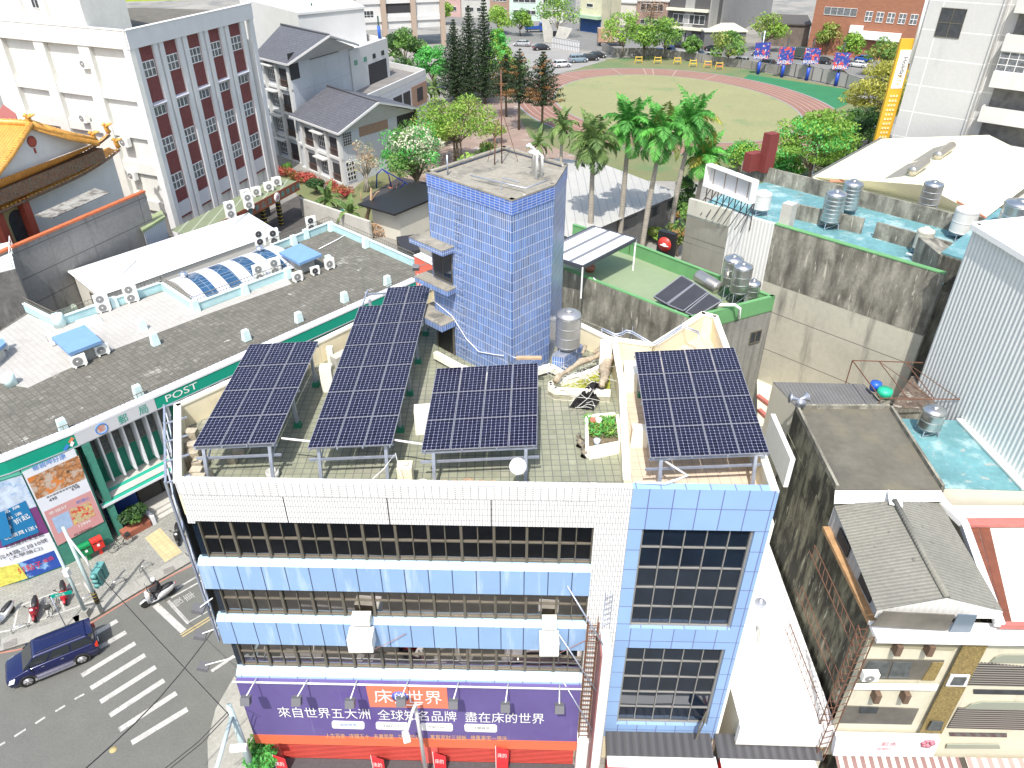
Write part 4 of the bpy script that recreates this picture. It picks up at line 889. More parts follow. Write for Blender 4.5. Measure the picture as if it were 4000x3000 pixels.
# barrel skylight between the two roofs
sk = thing('barrel_skylight', 'curved skylight with blue glazed and white bands in the post office roof', 'skylight', (-23, 60, 7))
KA, KB, KC = at(640, 1105, 9.0), at(1040, 968, 9.0), at(765, 1190, 9.0)
ex, ey = (KB-KA), (KC-KA); nb = 9
blg = mat('blue skylight glazing', (.03, .085, .17), .15, grid=(1.4, .55, .02, (.25, .30, .36), 0, .25), noise=(1, .2)); wsk = mat('skylight sheet metal', (.62, .64, .70), .35, metal=.2)
for k in range(nb):
    mb = MB(); rows = []
    for j in range(13): t = j/12; a = pi*t; rows.append((t, .95*sin(a)**.8 if 0 < t < 1 else 0))
    for (t0, h0), (t1, h1) in zip(rows, rows[1:]):
        q = lambda u, t, h: KA+ex*u+ey*t+V(0, 0, h); mb.face([q(k/nb, t1, h1), q((k+1)/nb, t1, h1), q((k+1)/nb, t0, h0), q(k/nb, t0, h0)], sm=True)
    mb.build('glazed_band' if k % 2 else 'white_band', blg if k % 2 else wsk, sk)
for px, py in ((722, 1092), (1018, 990)):
    p = at(px, py, 9.6); t = thing('roof_ventilator', 'shiny turbine ventilator on the %s end of the curved skylight' % ('near' if px < 800 else 'far'), 'ventilator', (p.x, p.y, 9.4))
    mb = MB(); mb.lathe([(.45, 0), (.3, .2), (.22, .25), (.22, .5)], n=20); mb.build('base', chrome, t).location = (0, 0, 0)
    mb = MB(); mb.lathe([(.3, .5), (.4, .62), (.4, .8), (.25, .95), (.001, 1.0)], n=24); mb.build('turbine', chrome, t)
for o_ in [o for o in COL.objects if o.name.startswith('roof_ventilator')]:
    for c_ in o_.children: c_.data.transform(Matrix.Translation(o_.location))
mb = MB(); q = [at(x, y, PZ+.08) for x, y in ((1147, 915), (1147, 932), (1130, 945), (1050, 980), (1008, 1010))]; mb.tube([(p.x, p.y, p.z) for p in [at(1345, 895, PZ+.6), at(1348, 918, PZ+.1), at(1320, 935, PZ+.1), at(1245, 973, PZ+.1)]], .05, 6); mb.build('roof_pipe', white, po)
# outdoor units on the post office roof: pixel of the foot, z, heading, kind
def ac_at(px, py, z, face, label, **k):
    u = acunit(label, **k); p = at(px, py, z); return place(u, p, face)
fa = R(-48)
g = 'condensers on the post office roof'
for px, py, fc, lb, k in ((315, 1430, R(40), 'white condenser in front of the blue slab shelter, lower of the two', dict(w_=1.05, h=.85)),
    (405, 1385, R(40), 'white condenser beside the right corner of the larger blue slab shelter', dict(w_=1.0, h=.75)),
    (205, 1345, R(-50), 'white condenser seen edge-on at the left corner of the larger blue slab shelter', dict(w_=.9, h=.8)),
    (410, 1218, R(40), 'tall twin fan condenser at the aqua parapet, nearer the round vent', dict(fans=2, w_=1.1, h=1.55)),
    (520, 1180, R(40), 'tall twin fan condenser at the aqua parapet between roof block and skylight corner', dict(fans=2, w_=1.1, h=1.55)),
    (1020, 1100, R(40), 'tall twin fan condenser at the skylight edge, left of a pair', dict(fans=2, w_=1.1, h=1.6)),
    (1080, 1075, R(40), 'tall twin fan condenser at the skylight edge, right of a pair', dict(fans=2, w_=1.1, h=1.6)),
    (1165, 1098, R(42), 'low single fan condenser in front of the far blue slab shelter', dict(w_=.95, h=.8)),
    (1233, 1072, R(42), 'smallest condenser with a black fan by the far blue slab shelter', dict(w_=.85, h=.68, dark=True)),
    (1290, 1050, R(42), 'square condenser standing alone right of the far blue slab shelter', dict(w_=.95, h=.95)),
    (1020, 960, R(40), 'twin black fan condenser nearest the white hipped roof', dict(fans=2, w_=1.05, h=1.6, dark=True)),
    (1075, 957, R(40), 'twin black fan condenser second from the white hipped roof', dict(fans=2, w_=1.05, h=1.6, dark=True)),
    (1220, 903, R(40), 'twin black fan condenser standing on the back parapet by the car park', dict(fans=2, w_=1.05, h=1.5, dark=True)),
    (12, 1370, R(40), 'white condenser cut by the left edge of the photo on the post office roof', dict(fans=2, w_=.9, h=1.1))):
    ac_at(px, py, PZ+.05, fc, lb, group=g, **k)
# ---- posters on the brick wall
def poly_on(name, px, seg, m, o, parent):
    n = (V(*seg[1])-V(*seg[0])).normalized(); n = V(-n.y, n.x, 0)
    if n.y > 0: n = -n
    mb = MB(); mb.face([onv(x, y, *seg)+n*o for x, y in px]); b = mb.build(name, m, parent); return b
def text_on(s, pa, pb, h, seg, m, o, parent, name='lettering'):
    n = (V(*seg[1])-V(*seg[0])).normalized(); n = V(-n.y, n.x, 0)
    if n.y > 0: n = -n
    A, B = onv(*pa, *seg)+n*o, onv(*pb, *seg)+n*o; e = (B-A).normalized(); up = (V(0, 0, 1)-e*e.z).normalized()
    return text(s, name, m, parent, A, B, 0, h, out=0, w=(B-A).length, up=up)
sg2 = ((Wp[1].x, Wp[1].y), (Wp[0].x, Wp[0].y)); sg1 = ((Wp[2].x, Wp[2].y), (Wp[1].x, Wp[1].y)); sg0 = ((Wp[3].x, Wp[3].y), (Wp[2].x, Wp[2].y))
pst = thing('poster_banner', 'tall pink and white travel banner with seafood picture on the green brick wall', 'banner', (-29.3, 36.2, 0))
pw = mat('banner white', (.70, .72, .78), .5, noise=(1, .04)); pk = mat('banner pink', (.60, .30, .30), .5, noise=(1, .05))
food = mat('banner food picture', (.45, .20, .08), .5, noise=((6, .6),), patch=[(1.6, .48, .56, (.50, .40, .33)), (2.2, .58, .62, (.04, .05, .03)), (1.1, .56, .6, (.62, .20, .04)), (7, .6, .64, (.6, .5, .4))])
poly_on('panel', [(85, 1843), (288, 1750), (405, 2035), (224, 2130)], sg2, pw, .06, pst)
poly_on('food_picture', [(104, 1868), (305, 1777), (333, 1868), (143, 1950)], sg2, food, .064, pst)
poly_on('pink_field', [(170, 1998), (352, 1915), (405, 2035), (224, 2130)], sg2, pk, .064, pst)
poly_on('sky_picture', [(200, 2023), (265, 1993), (285, 2052), (226, 2082)], sg2, mat('banner sky picture', (.35, .48, .68), .5, noise=(2, .15)), .068, pst)
poly_on('dish_picture', [(268, 1990), (350, 1958), (373, 2010), (290, 2050)], sg2, mat('banner dish picture', (.5, .42, .25), .5, patch=[(4, .5, .55, (.6, .05, .04)), (6, .55, .6, (.7, .6, .15))]), .068, pst)
for s, a, b, h, m in (('鄉親呷好康', (130, 1840), (258, 1787), .42, tb), ('498', (193, 1960), (223, 1946), .25, tk), ('698', (281, 1916), (311, 1902), .25, tk), ('雲林鄉親專享尊榮優惠', (182, 1946), (302, 1893), .16, tk), ('幸福好', (192, 2012), (262, 1980), .26, tw_), ('劍湖山', (298, 1968), (348, 1948), .26, tb), ('12999', (308, 2058), (354, 2038), .25, tw_), ('05-5829600', (290, 2092), (357, 2062), .17, tk)): text_on(s, a, b, h, sg2, m, .075, pst)
pst = thing('poster_banner', 'wide bedding shop banner with blue price block on the curved green brick wall', 'banner', (-32, 34, 0))
bl = mat('banner blue', (.01, .16, .36), .5); sn = mat('banner bedding picture', (.50, .58, .70), .5, noise=((2, .25),), patch=(1.2, .5, .6, (.25, .38, .58))); pu = mat('banner purple', (.16, .04, .16), .5)
for sg, px in ((sg1, [(78, 1850), (70, 1853), (250, 2212), (100, 2268)]),): pass
B = [V(Wp[1].x, Wp[1].y, 0), V(Wp[2].x, Wp[2].y, 0), V(Wp[3].x, Wp[3].y, 0), V(Wp[4].x, Wp[4].y, 0)]
def curved(name, z0, z1, m, o, s0=0, s1=1):
    P = off([V(b.x, b.y) for b in B], o); mb = MB()
    for i in range(3): mb.face([(P[i+1].x, P[i+1].y, z0), (P[i].x, P[i].y, z0), (P[i].x, P[i].y, z1), (P[i+1].x, P[i+1].y, z1)])
    fixn(mb.build(name, m, pst))
curved('bedding_picture', 5.6, 8.2, sn, .06); curved('purple_field', 3.3, 5.6, pu, .06); curved('address_field', 1.75, 3.3, pw, .06); curved('language_field', .25, 1.75, mat('banner navy', (.02, .07, .35), .5, patch=(.5, .55, .6, (.25, .45, .7))), .06)
poly_on('price_block', [(20, 1990), (98, 1952), (143, 2048), (48, 2090)], sg1, bl, .09, pst)
poly_on('price_strip', [(2, 2102), (140, 2046), (152, 2076), (8, 2132)], sg1, bl, .092, pst)
poly_on('price_block', [(-50, 2018), (20, 1990), (48, 2090), (-30, 2118)], sg0, bl, .09, pst)
poly_on('yellow_field', [(-10, 2215), (70, 2198), (110, 2255), (0, 2290)], sg0, mat('banner yellow', (.6, .55, .1), .5, noise=(4, .3)), .08, pst)
for s, a, b, h, sg, m in (('3', (22, 2074), (50, 2062), .95, sg1, tw_), ('折起', (62, 2046), (120, 2018), .42, sg1, tw_), ('品 牌', (14, 2006), (80, 1978), .24, sg1, tw_), ('出 清', (28, 2030), (88, 2004), .24, sg1, tw_), ('枕頭買1送1', (20, 2108), (146, 2060), .32, sg1, tw_), ('上品寢具床墊館', (18, 2145), (172, 2090), .36, sg1, tk), ('雲林路三段10號', (0, 2185), (187, 2112), .36, sg1, tk), ('(大學路口)', (40, 2188), (168, 2145), .36, sg1, tk), ('好點子', (75, 2240), (168, 2208), .55, sg1, tr_), ('美語', (172, 2198), (212, 2180), .35, sg1, tr_)): text_on(s, a, b, h, sg, m, .10, pst)
# ---- things on the pavement by the post office
for px, py, m, lb in ((350, 2184, mat('post box green', (.0, .20, .06), .35), 'green post box standing left of the red one by the brick wall'), (396, 2160, mat('post box red', (.60, .03, .02), .35), 'red post box standing right of the green one by the brick wall')):
    p = at(px, py, .1); t = thing('post_box', lb, 'post box', (0, 0, 0)); mb = MB(); mb.box((0, 0, .28), (.22, .2, .56)); mb.build('pedestal', m, t)
    mb = MB(); mb.loft([[V(x, y, z) for y, z in ((-.25, .56), (.25, .56), (.25, 1.3), (.2, 1.42), (0, 1.5), (-.2, 1.42), (-.25, 1.3))] for x in (-.36, .36)]); fixn(mb.build('box', m, t, bev=.02))
    for dx in (-.17, .17): mb = MB(); mb.box((dx, -.26, 1.2), (.24, .03, .06)); mb.build('slot', black, t)
    mb = MB(); mb.box((0, -.262, .95), (.16, .01, .2)); mb.build('notice_plate', tw_, t)
    place(t, p, R(-42+90)-R(4)-R(0)*1)
    t.rotation_euler.z = R(44)
p = at(470, 2105, .1); mb = MB(); mb.use(mat('terracotta planter', (.30, .10, .06), .8)); c = pp(1.3, .1, .55)
t = thing('planter', 'brick red planter trough with leafy hedge beside the post office steps', 'planter', (c.x, c.y, .1)); mb.box((c.x, c.y, .35), (1.9, .8, .5), rz=math.atan2(pe.y, pe.x)); mb.build('trough', None, t)
s = shrub('leafy dark green hedge growing in the red planter trough', 1.5, 1.1, ('dark', 'green'), 1500, .13, 5, 'hedge', 'hedge'); place(s, (c.x-.15, c.y+.35, .5))
b = bicycle(trim, 'black bicycle with basket leaning by the red planter trough'); p = at(478, 2140, .1); place(b, p, R(50))
b = bicycle(galv, 'grey bicycle in the marked bay between the two red scooters'); p = at(212, 2378, .1); place(b, p, R(-75))
for px, py, rz, paint, lb in ((20, 2420, R(-105), white, 'white scooter with black seat at the left end of the parking bays'), (146, 2398, R(-68), mat('maroon paint', (.25, .02, .03), .3), 'maroon scooter parked left of the grey bicycle'), (258, 2335, R(-62), mat('bright red paint', (.5, .02, .03), .3), 'bright red scooter parked right of the grey bicycle'), (700, 2105, R(-70), black, 'black scooter parked in the white bay beside the blue wall corner')):
    s = scooter(paint, lb, 'scooters parked on the post office pavement'); place(s, at(px, py, .11), rz)
for px, py, rz, n_ in ((465, 2283, .9, 'stainless hoop rail lying between the pavement and the drain grate'), (572, 2222, .9, 'stainless hoop rail nearest the yellow paving'), (345, 2345, .9, 'stainless hoop rail beside the striped signal pole'), (80, 2462, .6, 'stainless hoop rail at the maroon scooter bay')):
    p = at(px, py, .12); d = V(cos(rz), sin(rz), 0)*.42; mb = MB(); mb.tube([p-d, p-d+V(0, 0, .3), p-d*.6+V(0, 0, .42), p+d*.6+V(0, 0, .42), p+d+V(0, 0, .3), p+d], .035, 6); tag(mb.build('hoop_rail', chrome), n_, 'barrier', 'stainless hoop rails along the kerb')
# signal pole
p = at(398, 2390, .12); pg = mat('grey green pole paint', (.42, .52, .52), .45)
t = thing('traffic_signal_pole', 'grey signal pole with yellow and black striped base and teal signal on a bracket', 'traffic light', (p.x, p.y, .12))
mb = MB(); mb.tube([p, p+V(0, 0, 7.4)], [.13, .09], 10); mb.build('pole', pg, t)
mb = MB(); mb.lathe([(.15, 1.0), (.15, 2.0)], (p.x, p.y, 0), 12); mb.build('striped_band', mat('yellow and black stripes', (.6, .42, .02), .6, grid=(3, .25, .12, (.02, .02, .02), 0)), t)
a = p+V(0, 0, 6.7); b_ = at(362, 2242, 5.2); mb = MB(); mb.tube([a, V(b_.x, b_.y, 6.3), V(b_.x, b_.y, 5.3)], .06, 8); mb.build('bracket', white, t)
sgm = mat('teal signal housing', (.10, .28, .27), .5)
for dz, dx in ((0, 0), (.0, .5)):
    mb = MB(); c = V(b_.x+.15, b_.y+.1+dx, 5.2)
    for k in range(3): mb.box(c+V(0, 0, -.36*k), (.42, .4, .34)); 
    for k in range(3): mb.lathe([(.15, 0), (.17, .22)], c+V(0, -.2, -.36*k), 12, Matrix.Rotation(pi/2, 3, 'X'))
    mb.build('signal_head', sgm, t)
p = at(340, 2403, .12); t = thing('utility_pole', 'slim pale pole with a small box on top left of the striped signal pole', 'pole', (p.x, p.y, .12)); mb = MB(); mb.tube([p, p+V(0, 0, 6.4)], [.11, .08], 10); mb.build('pole', pg, t); mb = MB(); mb.box(p+V(.1, -.1, 4.0), (.3, .3, .5)); mb.build('junction_box', white, t)
mb = MB(); mb.box(p+V(0, 0, .25), (.5, .5, .5), taper=.8); mb.build('base_block', kerbm, t)
p = at(258, 2449, .12); t = thing('street_name_sign', 'thin post with a small green street name plate above the parking bays', 'street sign', (p.x, p.y, .12)); mb = MB(); mb.tube([p, p+V(0, 0, 2.75)], .035, 8); mb.build('post', galv, t)
q0 = p+V(0, 0, 2.65); dd = V(.9, .32, 0).normalized(); mb = MB(); mb.bar(q0+V(0, 0, .12), q0+dd*1.15+V(0, 0, .12), .03, .26); mb.build('name_plate', mat('teal sign green', (.0, .30, .22), .4), t); text('西平路', 'lettering', tw_, t, q0+dd*.25+V(0, 0, .04), q0+dd+V(0, 0, .04), 0, .16, out=.03)
# SUV
navy = mat('navy metallic paint', (.008, .012, .07), .25, metal=.25, coat=.6)
s = car(navy, 'suv', 'suv_car', 'dark blue seven seat SUV with chrome running board turning over the crosswalk', 'car')
pf, pr_ = at(120, 2673, 0), at(328, 2587, 0); d = (pf-pr_).normalized(); nrm = V(-d.y, d.x, 0)
place(s, (pf+pr_)/2+V(d.y, -d.x, 0)*.86+d*.0, math.atan2(d.y, d.x), sc=1.0)
# rider
s = scooter(mat('silver paint', (.62, .62, .64), .3, metal=.3), 'silver scooter ridden by a person in black and a white helmet', name='ridden_scooter'); a, b_ = at(577, 2370, 0), at(672, 2323, 0); d = (a-b_).normalized(); place(s, (a+b_)/2, math.atan2(d.y, d.x), sc=1.0); s.scale = (1.25,)*3
def person(label, joints, radii, loc, rz, parts, sc=1):
    t = thing('person', label, 'person', (0, 0, 0)); me = bpy.data.meshes.new('body'); vs = [j[0] for j in joints]; es = [(j[1], i) for i, j in enumerate(joints) if j[1] is not None]
    me.from_pydata(vs, es, []); o = bpy.data.objects.new('body', me); COL.objects.link(o); o.parent = t
    o.modifiers.new('s', 'SKIN'); ly = me.skin_vertices[0] if me.skin_vertices else None
    if not me.skin_vertices: bm = bmesh.new(); bm.from_mesh(me); bm.verts.layers.skin.verify(); bm.to_mesh(me); bm.free(); ly = me.skin_vertices[0]
    for i, r_ in enumerate(radii): ly.data[i].radius = (r_, r_*.9) if isinstance(r_, float) else r_
    ly.data[0].use_root = True
    q = o.modifiers.new('d', 'SUBSURF'); q.levels = q.render_levels = 2; me.materials.append(parts[0]); return t, o
blk = mat('black clothing', (.02, .02, .024), .8, noise=(5, .2)); skin = mat('skin', (.45, .27, .19), .6)
J = [((0, 0, .92), None), ((.03, 0, 1.15), 0), ((.1, 0, 1.38), 1), ((.13, 0, 1.5), 2), ((.17, 0, 1.6), 3),
     ((.1, .17, 1.4), 2), ((.28, .24, 1.18), 5), ((.52, .24, 1.08), 6), ((.6, .24, 1.07), 7), ((.1, -.17, 1.4), 2), ((.28, -.24, 1.18), 9), ((.52, -.24, 1.08), 10), ((.6, -.24, 1.07), 11),
     ((.05, .11, .88), 0), ((.45, .15, .82), 13), ((.38, .14, .42), 14), ((.5, .14, .36), 15), ((.05, -.11, .88), 0), ((.45, -.15, .82), 17), ((.38, -.14, .42), 18), ((.5, -.14, .36), 19)]
Rr = [.15, .15, .15, .06, .07, .07, .05, .035, .03, .07, .05, .035, .03, .1, .075, .05, .045, .1, .075, .05, .045]
t, o = person('person in black clothes and white helmet riding the silver scooter past the stop line', J, Rr, None, 0, [blk])
mb = MB(); mb.lathe([(.05, -.06), (.11, -.03), (.13, .06), (.11, .15), (.06, .19), (.001, .2)], (.19, 0, 1.64), 16); mb.build('helmet', white, t)
mb = MB(); mb.lathe([(.02, -.12), (.07, -.08), (.09, 0), (.085, .06)], (.2, 0, 1.64), 12); mb.build('face', skin, t)
mb = MB(); mb.box((.32, 0, 1.66), (.02, .18, .09)); mb.build('visor', trim, t)
for sy in (-1, 1):
    mb = MB()
    for k in range(4): mb.tube([(.58, sy*(.2+.025*k), 1.07), (.64, sy*(.2+.025*k), 1.08), (.66, sy*(.2+.025*k), 1.04)], .011, 5)
    mb.tube([(.58, sy*.2, 1.06), (.61, sy*.17, 1.04)], .012, 5); mb.box((.57, sy*.24, 1.07), (.08, .09, .035)); mb.build('hand', skin, t)
t.location = s.location+V(0, 0, 0)-V(d.x, d.y, 0)*.28; t.rotation_euler.z = s.rotation_euler.z; t.scale = (1.15,)*3
# ================================================================ white and brick office block
whw = mat('white block render', (.66, .66, .62), .8, noise=((.25, .06), (2, .05)), streak=(.6, .85, (.50, .48, .42), 1.5, .12)); grw = mat('grey white render', (.66, .66, .66), .8, noise=(.5, .06))
brick = mat('dark red brick panel', (.19, .055, .052), .8, noise=((3, .25), (.8, .1))); ywall = mat('yellow green roof coating', (.38, .50, .03), .6, noise=(1, .1)); droof = mat('mossy dark roof', (.13, .12, .10), .95, noise=((.8, .2), (5, .35)))
winw = mat('white window frame', (.72, .72, .72), .5); wing = mat('window with pale curtain', (.16, .17, .18), .15, noise=(2.5, .55)); awnm = mat('small grey awning', (.42, .43, .48), .5)
class Face:   # a vertical facade: s along A->B, z up, o out of the wall (towards the camera side)
    def __init__(s, A, B):
        s.A = V(A[0], A[1]); s.e = (V(B[0], B[1])-s.A).normalized(); n = V(s.e.y, -s.e.x); s.len = (V(B[0], B[1])-s.A).length
        s.n = n if n.dot(-s.A) > 0 else -n
    def p(s, a, z, o=0): q = s.A+s.e*a+s.n*o; return V(q.x, q.y, z)
    def box(s, mb, a0, a1, z0, z1, o0, o1): mb.hexa([s.p(a0, z0, o1), s.p(a1, z0, o1), s.p(a1, z0, o0), s.p(a0, z0, o0)], [s.p(a0, z1, o1), s.p(a1, z1, o1), s.p(a1, z1, o0), s.p(a0, z1, o0)])
    def sz(s, px, py): q = onv(px, py, s.A, s.A+s.e); return (V(q.x, q.y)-s.A).dot(s.e), q.z
def win(F, parent, a0, a1, z0, z1, o=0, fm=winw, gm=wing, nx=2, ny=2, dep=.06, name='window', bw=.07):
    mb = MB(); F.box(mb, a0, a1, z0, z0+bw, o, o+dep); F.box(mb, a0, a1, z1-bw, z1, o, o+dep)
    for i in range(nx+1): x = L(a0, a1, i/nx); F.box(mb, max(a0, x-bw/2), min(a1, x+bw/2), z0+bw, z1-bw, o, o+dep)
    for j in range(1, ny): y = L(z0, z1, j/ny); F.box(mb, a0+bw/2, a1-bw/2, y-bw/2, y+bw/2, o, o+dep-.004)
    w_ = fixn(mb.build(name, fm, parent)); mb = MB(); F.box(mb, a0+.02, a1-.02, z0+.02, z1-.02, o-.02, o+.02); fixn(mb.build('glass', gm, w_)); return w_
C_, R_, L_ = V(-44.36, 92.7), V(-37.82, 120.15), V(-63.8, 101.67)
FR, FL_ = Face(C_, R_), Face(C_, L_)
ob = thing('office_block', 'tall white office block with red brick window bays and slim grey pilasters', 'building', (-48, 104, 0))
n1, n2 = -FR.n, -FL_.n
core = [C_+n1*.9+n2*.7, R_+n1*.9, R_+n1*19, L_+(L_-C_)*.3+n2*20, L_+(L_-C_)*.3+n2*.7]
mb = MB(); mb.use(whw); mb.prism(core, 0, 24.2); fixn(mb.build('wall', None, ob)); mb = MB(); mb.prism([core[0], core[1], core[2], core[3], core[4]], 24.2, 24.3); mb.build('roof_deck', droof, ob)
mb = MB(); mb.use(grw); FR.box(mb, 0, 27.7, 23.4, 25.4, -.35, .12); mb.use(whw); FL_.box(mb, .05, 30, 23.4, 25.4, -.35, .12); mb.use(mat('coping white', (.75, .75, .73), .7)); FR.box(mb, -.1, 27.8, 25.4, 25.48, -.45, .18); FL_.box(mb, .2, 30, 25.4, 25.48, -.45, .18); mb.build('parapet', None, ob)
for a0, a1 in ((-.0, 1.6), (4.3, 5.1), (5.5, 6.3), (9.0, 9.9), (10.3, 11.2), (14.0, 14.8), (15.2, 16.0), (18.8, 19.7), (20.1, 21.0), (24.1, 25.0), (26.6, 27.6)):
    mb = MB(); FR.box(mb, a0, a1, 0, 23.39, -.85, .0); mb.build('pilaster', grw, ob)
BAY = ((1.75, 4.2), (6.4, 8.9), (11.3, 13.9), (16.1, 18.7), (21.1, 24.0))
for bi, (a0, a1) in enumerate(BAY):
    mb = MB(); FR.box(mb, a0-.15, a1+.1, 2.3, 23.39, -.95, -.3); mb.build('brick_panel', brick, ob)
    for z0, z1, ny in ((19.9, 21.75, 2), (15.4, 16.6, 1), (10.85, 12.75, 2), (6.1, 8.1, 2)): win(FR, ob, a0, a1-.1, z0, z1, -.3, nx=3, ny=ny, bw=.11)
    mb = MB(); mb.hexa([FR.p(a0-.1, 16.75, .15), FR.p(a1+.1, 16.75, .15), FR.p(a1+.1, 16.95, -.6), FR.p(a0-.1, 16.95, -.6)], [FR.p(a0-.1, 16.82, .15), FR.p(a1+.1, 16.82, .15), FR.p(a1+.1, 17.2, -.6), FR.p(a0-.1, 17.2, -.6)]); fixn(mb.build('awning', awnm, ob))
    mb = MB(); FR.box(mb, a0-.05, a1, 2.6, 4.4, -.3, -.2); mb.build('louvre_panel', mat('white corrugated panel', (.62, .63, .66), .5, corr=(.25, .5, .3)), ob)
for a0, a1 in ((-.0, .85), (6.8, 8.7), (14.8, 16.6), (22.6, 24.4)): mb = MB(); FL_.box(mb, a0, a1, 0, 23.39, -.7, 0); mb.build('pilaster', whw, ob)
for z0, z1 in ((17.45, 18.6), (12.95, 14.1), (8.4, 9.7), (3.5, 4.8)):
    for a0, a1 in ((.85, 6.8), (8.7, 14.8), (16.6, 22.6)): mb = MB(); FL_.box(mb, a0, a1, z0, z1, -.7, -.15); mb.build('ledge', whw, ob)
dkg = mat('dark window glass', (.05, .055, .06), .1, noise=(2, .3))
for k, z in enumerate((20.2, 15.8, 11.3, 6.7)):
    win(FL_, ob, 4.6, 6.3, z, z+1.75, -.68, gm=dkg); win(FL_, ob, 10.0, 11.1, z+.5, z+1.4, -.68, gm=dkg, ny=1); win(FL_, ob, 16.8, 17.3, z, z+1.8, -.68, gm=dkg, nx=1)
P3 = Face(C_+FL_.e*6+n2*1.6, L_+n2*1.6)   # rooftop storey at the left
mb = MB(); mb.use(whw); q = [C_+FL_.e*6.3+n2*.5, L_+FL_.e*12+n2*.5, L_+FL_.e*12+n2*14, C_+FL_.e*6.3+n2*6.5]; mb.prism(q, 24.3, 33); fixn(mb.build('roof_storey', None, ob))
Fq = Face(q[0], q[1])
win(Fq, ob, 7.6, 8.8, 27.0, 28.4, .02, gm=dkg, ny=1); 
for a0 in (6.1, 10.5, 0): mb = MB(); Fq.box(mb, a0, a0+.6, 24.4, 33, 0, .3); mb.build('pilaster', whw, ob)
mb = MB(); q2 = [at(400, 8, 24.3), at(905, -4, 24.3), at(905, -40, 24.3), at(380, -40, 24.3)]; mb.prism([(p.x, p.y) for p in q2], 24.3, 26.2); mb.build('yellow_roof_block', ywall, ob)
for z_, s_, lb, fn_ in ((12.3, 4.0, 'white condenser under the second window from the corner of the white office block', 1), (8.0, 4.3, 'white condenser lower on the white office block, above the orange topped wall', 1), (14.6, 10.3, 'small white condenser below the middle window of the white office block', 1), (5.3, 4.1, 'lowest condenser on the bright side of the white office block', 1), (21.3, 7.1, 'window air conditioner near the top of the white office block', 1)):
    u = acunit(lb, fans=fn_, w_=1.5 if s_ == 4.0 else 1.2, h=1.1, d=.6, feet=False, group='condensers on the office block wall'); place(u, FL_.p(s_+1, z_-.5, .1), math.atan2(FL_.n.y, FL_.n.x)+pi/2)
# ================================================================ parking canopy with shop sign
A_, B_ = at(860, 912, 4.2), at(1172, 741, 4.2); FS = Face(A_, B_)
cn = thing('parking_canopy', 'green ribbed canopy with red brown sign board of teal characters over a dark parking bay', 'canopy', ((A_.x+B_.x)/2, (A_.y+B_.y)/2, 0))
mb = MB(); FS.box(mb, -3, FS.len, 4.2, 5.5, -.1, 0); mb.build('sign_board', mat('red brown sign board', (.22, .06, .03), .6, noise=(1, .1)), cn)
mb = MB(); mb.face([FS.p(-4, 5.3, -.1), FS.p(FS.len, 5.3, -.1), FS.p(FS.len, 5.6, -3.6), FS.p(-4, 5.6, -3.6)]); fixn(mb.build('roof', mat('olive canopy roof', (.17, .20, .12), .7, grid=(1.3, 40, .08, (.30, .34, .26), 0), noise=(1, .1)), cn))
tq = mat('teal lettering', (.02, .30, .30), .5)
for s_, c_ in ((.36, '福'), (.44, '祈'), (.52, '山'), (.60, '店'), (.77, '麻'), (.84, '辣'), (.91, '滷'), (.98, '味')): a = FS.len*s_-.45; text(c_, 'lettering', tq, cn, FS.p(a, 4.5), FS.p(a+1, 4.5), 0, .8, out=0, w=.8).location += V(*(FS.n*.06), 0)
mb = MB(); c = FS.p(FS.len*.69, 4.85, .03); mb.lathe([(.62, 0), (.62, .05)], c, 24, V(FS.n.x, FS.n.y, 0).to_track_quat('Z', 'Y').to_matrix()); mb.build('round_emblem', winw, cn); text('福', 'lettering', mat('maroon lettering', (.25, .02, .05), .5), cn, c+V(*FS.e, 0)*-.35+V(0, 0, -.35), c+V(*FS.e, 0), 0, .7, out=0, w=.7).location += V(*(FS.n*.09), 0)
ys = mat('hazard stripes', (.6, .42, .03), .7, grid=(4, .5, .22, (.02, .02, .02), 0))
for s_ in (.60, .80): mb = MB(); a = FS.len*s_; FS.box(mb, a, a+.5, 0, 4.2, -1.9, -1.4); mb.build('post', ys, cn)
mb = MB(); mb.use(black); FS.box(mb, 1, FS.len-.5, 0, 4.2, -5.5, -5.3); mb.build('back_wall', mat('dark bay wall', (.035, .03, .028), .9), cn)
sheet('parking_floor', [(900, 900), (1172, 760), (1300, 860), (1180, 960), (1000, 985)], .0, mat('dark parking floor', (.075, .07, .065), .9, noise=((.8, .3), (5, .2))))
for px, py, k, lb in ((905, 850, 2, 'tall twin fan condenser on the parking canopy, lower of the leaning pair'), (975, 815, 2, 'tall twin fan condenser on the parking canopy, upper of the leaning pair'), (962, 775, 1, 'small condenser on the parking canopy under the white louvres'), (1003, 765, 1, 'square white condenser on the parking canopy between louvres and brick'), (1052, 745, 1, 'largest white box condenser on the parking canopy'), (1083, 725, 1, 'white condenser at the far end of the parking canopy')):
    p = at(px, py, 5.45); u = acunit(lb, fans=k, w_=1.15, h=1.9 if k == 2 else 1.05, d=.6, group='condensers on the parking canopy'); place(u, p, R(42))
for a, b, lb in (((1176, 768), (1440, 866), 0),):
    A, B = at(1170, 775, 2.6), at(1440, 866, 2.6); mb = MB(); mb.wall(A, B, 0, 2.6, .4); tag(mb.build('garden_wall', conc_l), 'long pale concrete garden wall running from the parking bay to the bare tree', 'wall')
t = scooter(mat('teal plastic', (.02, .25, .18), .5), 'teal covered scooter parked behind the post office railing by the garden wall'); place(t, at(1325, 868, 0), .5, sc=1.8)
